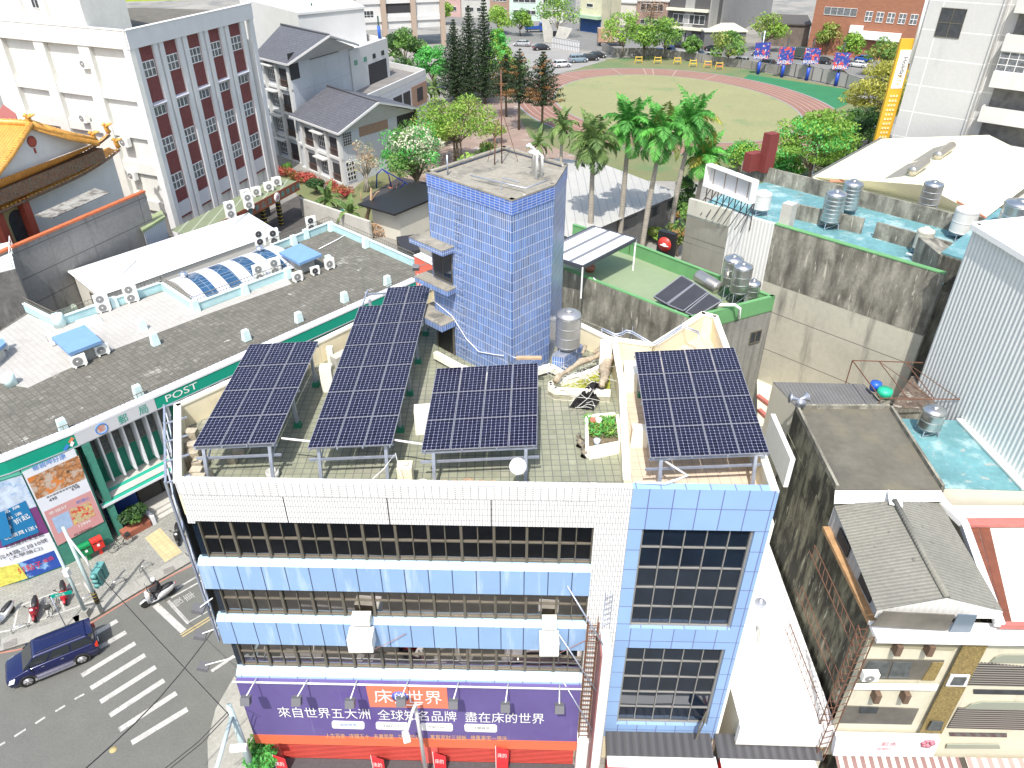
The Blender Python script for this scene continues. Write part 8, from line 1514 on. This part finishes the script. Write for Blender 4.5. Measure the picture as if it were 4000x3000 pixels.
# low white roof beside the main building and its signs
lw = flat('low_white_roof', 'glaring white flat roof squeezed between the blue facade and the blackened wall', 'building', [V(11.1, 20.9), V(15.7, 20.8), V(16.0, 33), V(11.2, 33)], 4.5, mat('glaring white roof', (.85, .85, .85), .6, noise=(.6, .03)))
u = acunit('cream condenser lying on the glaring white roof', 1, .9, .7, .35); place(u, at(2970, 2500, 4.5), R(80)); mb = MB(); p = at(2970, 2360, 4.5); mb.lathe([(.3, 0), (.32, .2), (.001, .5)], p, 14); tag(mb.build('roof_vent', galv), 'little grey dome vent on the glaring white roof', 'vent')
FW = Face(V(11.0, 20.85), V(15.6, 20.7)); mb = MB(); FW.box(mb, 0, 4.5, 3.3, 4.7, 0, .3); tag(mb.build('blank_fascia', white), 'blank white shop fascia below the glaring white roof', 'sign'); mb = MB(); FW.box(mb, 0, 4.3, 2.95, 3.25, 0, .25); tag(mb.build('rusty_fascia_strip', mat('rusty cream strip', (.45, .38, .22), .8, streak=[(.5, .6, (.25, .12, .05), 6, .5)])), 'rust stained strip under the blank white fascia', 'trim')
# ================================================================ signs and fittings on the main facade
BF = Face(fp(0, 0, .33), fp(16.3, 0, .33)); BF.n = fn.copy()
bt = thing('shop_billboard', 'long purple bedding shop billboard with white characters and an orange lower strip', 'billboard', tuple(fp(8, 2, .3)))
pur = mat('faded purple billboard', (.125, .095, .27), .55, noise=((.4, .1),), patch=[(.25, .5, .75, (.10, .055, .25))], streak=[(.64, .76, (.30, .28, .42), 3.5, .06)]); orn = mat('billboard orange', (.68, .15, .07), .55, noise=(.6, .06)); sal2 = mat('logo orange', (.72, .20, .12), .5)
mb = MB(); BF.box(mb, 0, 16.27, 2.8, 7.2, -.18, 0); mb.build('purple_panel', pur, bt); mb = MB(); BF.box(mb, -.02, 16.28, 2.02, 2.8, -.18, .01); mb.build('orange_strip', orn, bt)
s60 = lambda x, y, ox=1000: BF.sz(ox+x/2.212, 2250+y/2.212)
qd(BF, [(1428, 2675), (1745, 2684), (1752, 2767), (1446, 2760)], sal2, .02, bt, 'logo_panel', .03)
def bl_(s, x0, y0, x1, h, m=tw_, o=.05, ox=1000):
    a, z = s60(x0, y0, ox); b, _ = s60(x1, y0, ox); text(s, 'lettering', m, bt, BF.p(a, z, o), BF.p(b, z, o), 0, h, out=0, w=b-a)
bl_('床', 1030, 1085, 1190, 1.05); bl_('的', 1205, 1060, 1290, .55); bl_('世界', 1310, 1095, 1610, 1.05)
a, z = s60(1245, 1045); mb = MB(); mb.lathe([(.42, 0), (.42, .01)], BF.p(a, z+.05, .025), 20, V(BF.n.x, BF.n.y, 0).to_track_quat('Z', 'Y').to_matrix()); mb.build('blue_disc', mat('logo blue', (.10, .12, .45), .5), bt)
mb = MB(); q = [BF.p(*s60(x, y), .05) for x, y in ((1205, 1085), (1290, 1105), (1370, 1108), (1435, 1098))]; mb.tube(q, .03, 4); mb.build('swoosh', tw_, bt)
bl_('來自世界五大洲', 205, 1212, 990, .86); bl_('全球知名品牌', 1060, 1235, 1735, .86); bl_('盡在床的世界', 1810, 1255, 2490, .86)
for k, (x0, s) in enumerate(((655, '床的世界'), (1035, 'FALOTTI'), (1418, 'Angel dream'), (1800, '法蘭寢具'))):
    qd(BF, [(1000+(x0+dx)/2.212, 2250+y/2.212) for dx, y in ((12, 1248+k*9), (270, 1255+k*9), (283, 1268+k*9), (283, 1310+k*9), (270, 1320+k*9), (15, 1312+k*9), (3, 1300+k*9), (0, 1260+k*9))], tw_, .03, bt, 'brand_plate', .02)
    bl_(s, x0+75, 1290+k*9, x0+220, .24, (tb if k == 0 else mat('grey lettering', (.2, .2, .2), .6)), .05)
goldl = mat('pale orange lettering', (.75, .42, .2), .5)
for s, x0, x1 in (('人生百歲', 608, 775), ('床鋪五十', 812, 985), ('夫妻恩愛', 1022, 1195), ('功勞於床', 1232, 1430), ('萬貫家財三頓飯', 1510, 1820), ('億萬豪宅一張床', 1855, 2170)): bl_(s, x0, 1392+(x0-600)*.014, x1, .42, goldl)
mb = MB(); mb.tube([BF.p(-.1, 7.25, .1), BF.p(16.3, 7.25, .1)], .05, 6); mb.build('top_pipe', white, bt)
g = 'spotlights on arms over the billboard'; NM = ('leftmost', 'second from the left', 'third from the left', 'middle, over the orange logo', 'third from the right', 'second from the right', 'rightmost')
for k, (xa, ya, xl, yl) in enumerate(((992, 2623, 961, 2736), (1194, 2628, 1160, 2738), (1389, 2635, 1368, 2747), (1590, 2640, 1567, 2741), (1789, 2645, 1771, 2749), (1985, 2652, 1974, 2762), (2187, 2658, 2185, 2767))):
    s_, z = BF.sz(xa, ya); t = thing('spotlight', 'grey floodlight on a thin arm over the purple billboard, '+NM[k], 'spotlight', tuple(BF.p(s_, 7.3, 0)), g); a = BF.p(s_, 7.4, 0); b = at(xl, yl-14, 7.5)
    mb = MB(); mb.tube([a, b], .03, 6); mb.build('arm', white, t); mb = MB(); mb.box(b+V(0, -.1, -.12), (.42, .32, .38), rx=-.5); h_ = mb.build('lamp_head', mat('dark grey lamp casing', (.13, .13, .14), .5), t); mb = MB(); mb.box(b+V(0, -.02, -.16), (.34, .02, .28), rx=-.5); mb.build('lens', mat('lamp lens', (.02, .02, .025), .1), h_)
for k, (xa, ya, xl, yl) in enumerate(((820, 2358, 782, 2372), (849, 2455, 790, 2475), (918, 2561, 802, 2598))):
    b = at(xl, yl, (12.2, 9.9, 7.5)[k]); a = V(-13.1, b.y+.3, b.z+.25); t = thing('spotlight', ('topmost', 'middle', 'lowest')[k]+' of three floodlights sticking out left of the building corner', 'spotlight', tuple(a), 'spotlights left of the corner'); mb = MB(); mb.tube([a, b], .03, 6); mb.build('arm', white, t); mb = MB(); mb.box(b-V(.1, 0, .1), (.5, .42, .22), ry=.3); mb.build('lamp_head', MC['dark grey lamp casing'], t)
for px, py, z0, w_, lb, rz in ((1420, 2440, 10.0, 1.1, 'large white evaporative cooler box hanging before the second window band', 0), (2145, 2440, 10.2, .85, 'smaller white cooler box hanging at the right end of the second window band', 0)):
    s_, _ = sz(px, py, FA, FB); t = thing('cooler_box', lb, 'air cooler', tuple(fp(s_, 10, .7)), 'cooler boxes on the main facade'); mb = MB(); c = fp(s_, 10.75, .6); mb.box(c, (w_, .75, .85)); mb.build('casing', acw, t, bev=.03); mb = MB(); c = fp(s_, 11.6, .15); mb.box(c, (w_*.75, .5, .4)); mb.build('duct', mat('cream duct', (.62, .60, .52), .6), t); mb = MB(); mb.tube([fp(s_+w_*.4, 10.4, .9), fp(s_+1.0, 10.1, .3), fp(s_+1.9, 10.7, .2)], .015, 5); mb.build('hose', mat('brown hose', (.3, .15, .12), .6), t)
# projecting blade sign and ladder
t = thing('projecting_sign', 'tall projecting sign with white edge and dull red brown face beside the ladder', 'sign', tuple(fp(17.1, 0, 1.2))); mb = MB(); fbox(mb, 16.92, 17.3, .5, 11.3, .2, 1.5); mb.build('sign_case', white, t, bev=.02)
mb = MB(); fbox(mb, 16.86, 16.92, .7, 11.0, .3, 1.4); mb.build('left_face', mat('red brown sign face', (.28, .11, .10), .5, noise=(1, .2)), t); mb = MB(); [mb.bar(fp(17.0+dx, 11.4, .2), fp(17.0+dx, 13.6, .15), .04) for dx in (0, .3)]; [mb.bar(fp(17.0, 11.5+k*.35, .18), fp(17.3, 11.7+k*.35, .18), .03) for k in range(6)]; mb.build('top_frame', galv, t)
for (x0, y0), z1 in (((2215, 2278), 11.9), ((2178, 2460), 8.5), ((2200, 2652), 5.4)):
    s_, z = sz(x0, y0, FA, FB); mb = MB(); mb.tube([fp(s_, z, .15), fp(16.95, z1-.4, 1.2)], .035, 6); mb.build('strut', galv, t)
t = thing('ladder', 'long rusty caged ladder on the white tiled column', 'ladder', tuple(fp(16.5, 3, .4))); mb = MB()
for s_ in (16.35, 16.8): mb.bar(fp(s_, 3.2, .35), fp(s_, 11.9, .35), .05); mb.bar(fp(s_, 3.2, .05), fp(s_, 11.9, .05), .04)
for k in range(24): z = 3.4+k*.36; mb.bar(fp(16.35, z, .35), fp(16.8, z, .35), .04); mb.bar(fp(16.35, z, .05), fp(16.35, z, .35), .025)
mb.build('ladder_frame', rust, t); mb = MB(); fbox(mb, 16.3, 16.85, 0, 3.0, .0, .5); tag(mb.build('sign_pillar', white), 'white box pillar under the rusty ladder', 'pillar')
# left side lattice
t = thing('side_sign_frame', 'steel lattice frame with dark mesh standing along the left wall of the corner building', 'frame', (-14.6, 24, 7)); mb = MB(); A, B = V(-13.42, 21.75), V(-15.5, 26.9)
for z in (9.6, 11.7, 13.8, 16.4, 19.1): mb.bar(V(*A, z), V(*B, z), .08)
for k in range(5): q = L(A, B, k/4); mb.bar(V(*q, 9.6), V(*q, 19.2), .08); mb.bar(V(*q, 19.1), V(q.x+.9, q.y+.3, 19.25), .06)
for k in range(4): a, b = L(A, B, k/4), L(A, B, (k+1)/4); [mb.bar(V(*a, z), V(*b, z+2.2), .05) for z in (9.6, 11.7, 13.8, 16.6)]
mb.build('lattice', galv, t); mb = MB(); A2_, B2_ = A+V(.2, 0), B+V(.2, 0); mb.wall(A2_, B2_, 9.6, 18.6, .04); mb.build('mesh_sheet', mat('dark blue banner back', (.03, .045, .08), .6, noise=((.6, .5), (3, .4)), patch=(.8, .6, .66, (.3, .33, .38))), t)
# street level in front
def flag(px, py, lb):
    b = at(px, 3010, .15); d = ray(px, py); zt = CH+d.z*(b.y/d.y); b = V(d.x*b.y/d.y, b.y, .15); t = thing('banner_flag', lb, 'flag', tuple(b), 'red feather flags before the shop'); mb = MB(); mb.tube([b, V(b.x, b.y, zt)], .02, 5); mb.build('pole', white, t); mb = MB(); mb.hexa([(b.x, b.y, zt-2.0), (b.x+.62, b.y-.08, zt-2.0), (b.x+.62, b.y-.05, zt-2.0), (b.x, b.y+.03, zt-2.0)], [(b.x, b.y, zt-.05), (b.x+.66, b.y-.14, zt-.2), (b.x+.66, b.y-.11, zt-.2), (b.x, b.y+.03, zt-.05)]); mb.build('cloth', mat('flag red', (.62, .03, .04), .6, noise=(3, .12)), t)
    text('床的', 'lettering', tw_, t, (b.x+.1, b.y-.12, zt-.75), (b.x+.6, b.y-.15, zt-.78), 0, .4, out=.03, w=.45)
for px, py, lb in ((1063, 2948, 'red feather flag by the shrub at the building corner'), (1448, 2952, 'red feather flag before the left shutter'), (1690, 2938, 'red feather flag before the red pillar'), (1936, 2915, 'red feather flag before the right shutter')): flag(px, py, lb)
qd(BF, [(1452, 2890), (1842, 2905), (1842, 2920), (1452, 2912)], mat('green event banner', (.10, .40, .12), .5, patch=[(2.5, .5, .55, (.7, .6, .1)), (3.5, .58, .62, (.65, .1, .08))]), -.1, None, 'event_banner', .04); o = bpy.data.objects['event_banner']; tag(o, 'green printed cloth banner tied under the billboard over the shutters', 'banner')
s_ = shrub('bright green shrub growing at the left foot of the shop front', 2.0, 1.1, ('vivid', 'green'), 2200, .13, 3); place(s_, at(1030, 2985, .1))
b = at(1000, 3040, .1); t = thing('signal_pole', 'thick grey pole with a horizontal arm towards the crossing at the pavement corner', 'pole', tuple(b)); d = ray(893, 2755); top = V(d.x*b.y/d.y, b.y, CH+d.z*b.y/d.y); mb = MB(); mb.tube([b, top], [.2, .13], 10); mb.build('pole', pg, t); mb = MB(); q = at(845, 3005, top.z-.9); mb.tube([L(b, top, .88), q], .1, 8); mb.build('arm', pg, t); mb = MB(); mb.box(at(932, 2922, 5.6), (.75, .3, .25), rz=.1); mb.build('camera', white, t, bev=.03)
cb = mat('black cable', (.015, .015, .015), .6); e0 = top-V(0, 0, .3)
for q in (((890, 2780), (640, 3005), 8, 7.2), ((895, 2790), (660, 3005), 8, 7.0)): a, c_ = at(*q[0], 7), at(q[1][0], q[1][1], 6.2); mb = MB(); mb.tube([a, L(a, c_, .5)-V(0, 0, .2), c_], .025, 5); tag(mb.build('cable', cb), 'short black cable running from the corner pole to the bottom edge, %s of a pair' % ('upper' if q[0][0] == 890 else 'lower'), 'cable')
a, c_ = at(848, 2440, 10), at(325, 3010, 9); mb = MB(); mb.tube([L(a, c_, k/6)-V(0, 0, .5*sin(pi*k/6)) for k in range(7)], .03, 5); tag(mb.build('cable', cb), 'thick black cable crossing the crosswalk diagonally from the building corner', 'cable')
a, c_ = at(390, 2250, 6), at(893, 2790, 7.4); mb = MB(); mb.tube([a, L(a, c_, .5)-V(0, 0, .2), c_], .02, 4); tag(mb.build('cable', cb), 'thin wire from the teal signal head across the road to the corner pole', 'cable')
b = at(1668, 3040, .15); t = thing('street_lamp', 'white street lamp with a bent over arm in front of the purple billboard', 'street lamp', tuple(b)); d = ray(1622, 2752); top = V(d.x*(b.y-.2)/d.y, b.y-.2, CH+d.z*(b.y-.2)/d.y); q = at(1590, 2860, top.z-.9); mb = MB(); mb.tube([b, L(b, top, .9), top, L(top, q, .35)+V(0, 0, .15), q], [.11, .09, .08, .07, .06], 8); mb.build('pole', white, t); mb = MB(); mb.box(q+(q-top)*.12-V(0, 0, .1), (.32, .6, .12), rz=.3); mb.build('lamp_head', white, t, bev=.03)
SF = Face(fp(17.6, 0, 1.35), fp(28, 0, 1.35)); SF.n = fn.copy()
def shop_sign(s0, s1, lb, words):
    t = thing('shop_sign', lb, 'sign', tuple(SF.p(s0, 2, 0))); mb = MB(); SF.box(mb, s0, s1, 1.4, 2.95, -.25, .3); mb.build('box', mat('bright red sign', (.68, .03, .03), .4), t, bev=.02); mb = MB(); SF.box(mb, s0, s1, 2.95, 3.0, -.28, .33); mb.build('white_top', white if 'white' in lb else MC['bright red sign'], t)
    for s, a, w_ in words: text(s, 'lettering', tw_, t, SF.p(a, 2.25, .33), SF.p(a+1, 2.25, .33), 0, .3, out=0, w=w_)
shop_sign(.1, 5.4, 'red shop sign with a white top edge and white characters under the blue facade', (('男女剪髮', .3, 1.1), ('100元', 1.6, .7), ('快剪', 3.4, 1.2)))
shop_sign(5.6, 10.2, 'plain bright red shop sign right of the white edged one', ())
for s0, s1, lb in ((.1, 5.3, 'black corrugated canopy under the blue facade'), (5.5, 10.6, 'black corrugated canopy below the blank white fascia')): mb = MB(); mb.hexa([SF.p(s0, 3.0, -.2), SF.p(s1, 3.0, -.2), SF.p(s1, 3.25, -1.3), SF.p(s0, 3.25, -1.3)], [SF.p(s0, 3.06, -.2), SF.p(s1, 3.06, -.2), SF.p(s1, 3.31, -1.3), SF.p(s0, 3.31, -1.3)]); tag(fixn(mb.build('canopy', mat('black ribbed canopy', (.06, .06, .065), .5, corr=(.42, .9, .5)))), lb, 'canopy')
# orange sign behind the long solar array
A, B = at(1617, 998, 14.5), at(1700, 1040, 14.5); F = Face(A, B); t = thing('rooftop_sign', 'orange red shop sign with large white characters rising left of the blue stair tower', 'sign', (A.x, A.y, 9)); mb = MB(); F.box(mb, 0, F.len+.5, 10.0, 14.5, -.5, 0); mb.build('panel', mat('orange red sign', (.66, .14, .09), .5, noise=(1, .06)), t); text('床', 'lettering', tw_, t, F.p(.15, 11.7, .02), F.p(2, 11.7, .02), 0, 1.6, out=0, w=1.35); text('的', 'lettering', tw_, t, F.p(1.6, 12.0, .02), F.p(2.2, 12.0, .02), 0, .7, out=0, w=.55); mb = MB(); F.box(mb, 0, F.len+.5, 14.5, 14.56, -.7, .05); mb.build('top_cap', white, t)
mb = MB(); q = at(1625, 1045, 15); mb.box(q, (.5, .4, .3), rx=.4); mb.tube([q, at(1690, 1020, 15.3)], .03, 5); tag(mb.build('spotlight', MC['dark grey lamp casing']), 'small dark floodlight in front of the orange red rooftop sign', 'spotlight')
# ================================================================ things on the main roof
DZ = DECK+.01
t = tank('large dull stainless tank on the blue tiled plinth beside the stair tower', .62, 2.0, .12, m=mat('matt steel', (.42, .42, .42), .4, metal=.7), ribs=4); c = sum([at(2157, 1385, 19.1), at(2205, 1392, 19.1), at(2277, 1345, 19.1), at(2225, 1310, 19.1)], Vector())/4; place(t, V(c.x, c.y, 19.06))
dish = thing('satellite_dish', 'round white satellite dish on a short mast behind the front parapet', 'satellite dish', tuple(at(2020, 1895, DZ))); c = at(2023, 1822, 19.4); mb = MB(); mb.lathe([(.001, 0), (.18, .02), (.33, .07), (.34, .08), (.18, .04), (.001, .02)], c, 24, V(0, -.75, .66).to_track_quat('Z', 'Y').to_matrix()); mb.build('dish', white, dish); mb = MB(); mb.tube([c-V(0, -.1, .05), c-V(0, -.1, 1.35)], .03, 6); mb.build('mast', galv, dish)
p = at(1587, 1895, DZ); t = thing('concrete_vent_box', 'cream box with a round opening behind the front parapet', 'box', tuple(p)); mb = MB(); mb.box(p+V(0, .1, .5), (.6, .55, 1.0)); mb.build('body', cream, t, bev=.02); mb = MB(); mb.lathe([(.1, 1.0), (.15, 1.06), (.13, 1.06), (.001, 1.02)], p+V(.02, .1, 0), 16); mb.build('rim', conc_l, t)
tc = mat('clay pot', (.33, .24, .15), .9, noise=(3, .25)); tcs = soil
for k, (px, r_, lb) in enumerate(((1650, .22, 'white rimmed pot at the left end of the row behind the parapet'), (1692, .16, 'small clay pot second in the row behind the parapet'), (1733, .18, 'clay pot third in the row behind the parapet'), (1775, .18, 'clay pot left of the widest mossy bowl'), (1828, .3, 'widest mossy bowl in the row behind the parapet'), (1883, .18, 'clay pot right of the widest mossy bowl'), (1925, .17, 'last clay pot, next to the satellite dish'))):
    p = at(px, 1884, DZ+.5); t = thing('flower_pot', lb, 'flower pot', tuple(p), 'pots behind the front parapet'); mb = MB(); mb.lathe([(r_*.7, -.4), (r_, 0), (r_*.86, 0), (r_*.8, -.06)], p, 18); mb.build('pot', tc if k else creamw, t); mb = MB(); mb.lathe([(r_*.82, -.08), (.001, -.03)], p, 14); mb.build('soil', MC['green stained pond floor'] if k == 4 else soil, t)
p = at(1068, 1862, DZ); mb = MB(); mb.lathe([(.22, 0), (.27, .12), (.27, .3), (.22, .32), (.2, .15), (.001, .1)], p, 20); tag(mb.build('tyre_planter', mat('whitewashed rim', (.5, .5, .46), .8, noise=(5, .3))), 'whitewashed round tub with soil between the first two array posts', 'tub')
rn = random.Random(11); cblk = mat('old concrete block', (.42, .37, .28), .9, noise=((2, .2), (8, .2)))
for k, (px, py, a, b, h) in enumerate(((745, 1680, .8, .5, .9), (748, 1730, .7, .55, .8), (752, 1760, .8, .5, .7), (772, 1795, .7, .6, .6), (765, 1830, .8, .5, .75), (772, 1858, .9, .5, .8), (800, 1780, .5, .35, .35), (808, 1840, .6, .4, .45), (735, 1850, .5, .4, .5), (790, 1822, .35, .3, .35), (905, 1785, .6, .3, .3), (930, 1758, .8, .25, .25), (790, 1690, .5, .35, .5), (722, 1780, .35, .5, .6), (722, 1720, .35, .5, .6))):
    p = at(px, py, DZ+h); mb = MB(); mb.box((p.x, p.y, DZ+h/2), (a*.62, b*.8, h), rz=rn.uniform(-.25, .25), taper=.94); tag(mb.build('concrete_block', cblk, bev=.02), ('broken', 'stacked', 'tilted', 'flat', 'squarish')[k % 5]+' old block in the left roof corner heap, at '+('the back', 'the upper middle', 'the middle', 'the lower middle', 'the front', 'the front wall', 'the right of the middle', 'the right front', 'the left front', 'the inner edge', 'the far right', 'the farthest right', 'the right back', 'the parapet foot', 'the parapet foot farther back')[k], 'concrete block', 'old concrete blocks in the left roof corner')
# black shade net, white netting, driftwood, plants
def crumple(name, pts, m, lb, cat, seed=1, h=.25, n=14, kind=None, group=None):
    rd = random.Random(seed); P = [at(x, y, DZ+.1) for x, y in pts]; mb = MB(); G_ = []
    for i in range(n+1):
        row = []
        for j in range(n+1): q = L(L(P[0], P[1], i/n), L(P[3], P[2], i/n), j/n); e = sin(pi*i/n)*sin(pi*j/n); row.append(q+V(rd.uniform(-.05, .05), rd.uniform(-.05, .05), h*e*rd.uniform(.5, 1.6)+rd.uniform(0, .04)))
        G_.append(row)
    for i in range(n):
        for j in range(n): mb.face([G_[i][j], G_[i+1][j], G_[i+1][j+1], G_[i][j+1]], sm=True)
    o = mb.build(name, m); tag(o, lb, cat); s_ = o.modifiers.new('s', 'SOLIDIFY'); s_.thickness = .02; return o
crumple('shade_net', [(2222, 1588), (2320, 1600), (2388, 1500), (2290, 1512)], mat('black shade net', (.012, .011, .012), .85, noise=(6, .4)), 'heap of black shade netting tied with white rope by the divider wall', 'net', 3, .5)
mb = MB(); rd = random.Random(5)
for k in range(9): a = at(rd.uniform(2225, 2330), rd.uniform(1505, 1598), DZ+.65); b = at(rd.uniform(2225, 2350), rd.uniform(1505, 1598), DZ+.65); mb.tube([a, L(a, b, .5)+V(rd.uniform(-.2, .2), rd.uniform(-.2, .2), .12), b], .014, 4)
for k in range(70):
    a = at(rd.uniform(2150, 2370), rd.uniform(1425, 1520), DZ+rd.uniform(.4, .9)); d = V(rd.uniform(-1, 1), rd.uniform(-.5, .5), rd.uniform(-.1, .15)); c_ = a+d*.4+V(0, 0, .15); mb.tube([a, c_, a+d*.9], rd.choice((.007, .01, .018)), 4)
tag(mb.build('tangled_netting', mat('grey white rope', (.52, .52, .48), .8), kind='stuff'), 'tangle of pale netting, wires and rope strewn over the drained pond', 'netting')
wood = mat('weathered driftwood', (.38, .31, .22), .9, noise=((3, .3), (12, .3)))
for q, r_, lb in (([(2165, 1490), (2220, 1445), (2300, 1400), (2370, 1375)], .16, 'long weathered plank leaning over the pond from the divider wall'), ([(2385, 1395), (2360, 1430), (2365, 1470), (2352, 1510)], .26, 'gnarled upright driftwood stump beside the divider wall'), ([(2290, 1355), (2275, 1380)], .12, 'short grey timber end leaning by the tank plinth'), ([(2345, 1362), (2318, 1378)], .12, 'second grey timber end near the cream parapet')):
    P = [at(x, y, DZ+.9) for x, y in q]; mb = MB(); pts = []; rr = []
    for a, b in zip(P, P[1:]):
        for f in (0, .33, .66): pts.append(L(a, b, f)+V(rd.uniform(-.06, .06), rd.uniform(-.06, .06), rd.uniform(-.08, .08))); rr.append(r_*rd.uniform(.6, 1.2))
    pts.append(P[-1]); rr.append(r_*.5); mb.tube(pts, rr, 7); tag(mb.build('driftwood', wood), lb, 'wood')
for px, py, h, lb in ((2262, 1745, .45, 'small dark rockery stone by the planter'), (2280, 1785, .5, 'larger pitted rockery stone below the planter corner')):
    p = at(px, py, DZ); mb = MB(); mb.tube([p+V(0, 0, 0), p+V(.08, .1, h*.5), p+V(-.05, .2, h), p+V(0, .35, h*1.1)], [.16, .2, .13, .04], 7); tag(mb.build('rock', mat('pitted rock', (.28, .25, .19), .95, noise=((6, .5), (20, .4)))), lb, 'rock')
c = at(2345, 1665, DZ+.45); t = thing('planter_plants', 'leafy green plants filling the cream roof planter', 'plant', tuple(c)); mb = MB(); mb.tint = []; mb.use(G['vivid'])
for k in range(420):
    a = rd.uniform(0, 6.28); o = c+V(rd.uniform(-.62, .6), rd.uniform(-.75, .65), 0); e = V(cos(a), sin(a), rd.uniform(.3, 1.3)).normalized(); w_ = e.cross(V(0, 0, 1)).normalized()*.035; s_ = rd.uniform(.2, .42); mb.use(G[('green', 'vivid', 'lime')[k % 3]]); mb.face([o, o+e*s_*.5-w_, o+e*s_-V(0, 0, .05), o+e*s_*.5+w_]); mb.tint.append(rd.random())
mb.build('foliage', None, t)
for px, py, m_, lb in ((2338, 1640, creamw, 'pale round pot among the planter plants'), (2332, 1722, mat('blue white pot', (.45, .52, .62), .5), 'blue white pot at the front edge of the planter'), (2316, 1642, MC['terracotta'], 'stack of red clay pots in the planter corner')): p = at(px, py, DZ+.6); mb = MB(); mb.lathe([(.09, -.25), (.15, .06), (.13, .06), (.001, .0)], p, 16); tag(mb.build('flower_pot', m_), lb, 'flower pot')
a, b = at(2100, 1900, DZ+.3), at(2305, 1888, DZ+.3); mb = MB(); mb.bar(a, b, .16, .05); tag(mb.build('timber_plank', mat('dark timber', (.10, .075, .065), .8, noise=(8, .3))), 'dark timber plank lying along the front parapet', 'plank')
mb = MB(); q = [at(x, y, DZ+.6) for x, y in ((1225, 1870), (1290, 1800), (1545, 1770), (1565, 1880))]; mb.tube([at(1430, 1895, 18.9), at(1500, 1830, 19.3), at(1545, 1770, 19.8), at(1565, 1860, 19)], .015, 5); tag(mb.build('cable', white), 'white cable looped from the solar rail down to the cream vent box', 'cable')
for q, lb in (([(1100, 1712), (1210, 1724)], 'white conduit between the left and the long solar array'), ([(1535, 1718), (1650, 1735)], 'white conduit between the long and the small solar array')): mb = MB(); mb.tube([at(x, y, 19.6) for x, y in q], .045, 6); tag(mb.build('conduit', white), lb, 'pipe')
mb = MB(); mb.tube([fp(17.8, 19.3, -.3), fp(18.9, 19.35, -.2), fp(19.8, 19.4, -.6), at(2580, 1790, 19.4)], .05, 6); tag(mb.build('conduit', white), 'white conduit on the parapet of the beige terrace', 'pipe')
# ================================================================ front street, seen in the mirror glass
t, F = block('row of dark shop fronts across the street, added unseen to darken the mirroring upper windows', (1000, 2900), (2000, 2900), 9, 10, mat('shaded shop front', (.07, .065, .06), .7, noise=(.4, .4)))  # unseen row added, shade put into its colour, to darken the upper window reflections
t.location = (0, 0, 0)
for c_ in list(t.children): bpy.data.objects.remove(c_)
mb = MB(); mb.box((0, -3, 4.5), (80, 11, 9)); mb.build('wall', MC['shaded shop front'], t); t.location = (0, -3, 0)
for c_ in t.children: c_.data.transform(Matrix.Translation((0, 3, 0)))
place(car(PC['white'], 'sedan', 'street_car', 'white sedan mirrored in the right half of the third window band', 'car'), V(1.6, 15.3, 0), pi)
place(scooter(MC['bright red paint'], 'red scooter mirrored in the middle of the third window band'), V(-6.6, 15.2, 0), pi)
mb = MB(); [mb.face([(x, y, .004), (x+w_, y, .004), (x+w_, y+h, .004), (x, y+h, .004)]) for x, y, w_, h in ((-9.6, 12.6, .4, 5.4), (-8.9, 12.6, .2, 5.4), (-16, 12.2, 28, .14), (-14, 16.6, 2.6, .5), (-14, 15.4, 2.6, .5), (-14, 14.2, 2.6, .5), (3.8, 12.8, .3, 5))]; mb.build('road_marking', mk, kind='structure')
o = text('50', 'road_lettering', mk, None, (-4.8, 13.4, .004), (0, 13.4, .004), 0, 2.6, out=0, up=(0, 1, 0), w=2.4); o['kind'] = 'structure'
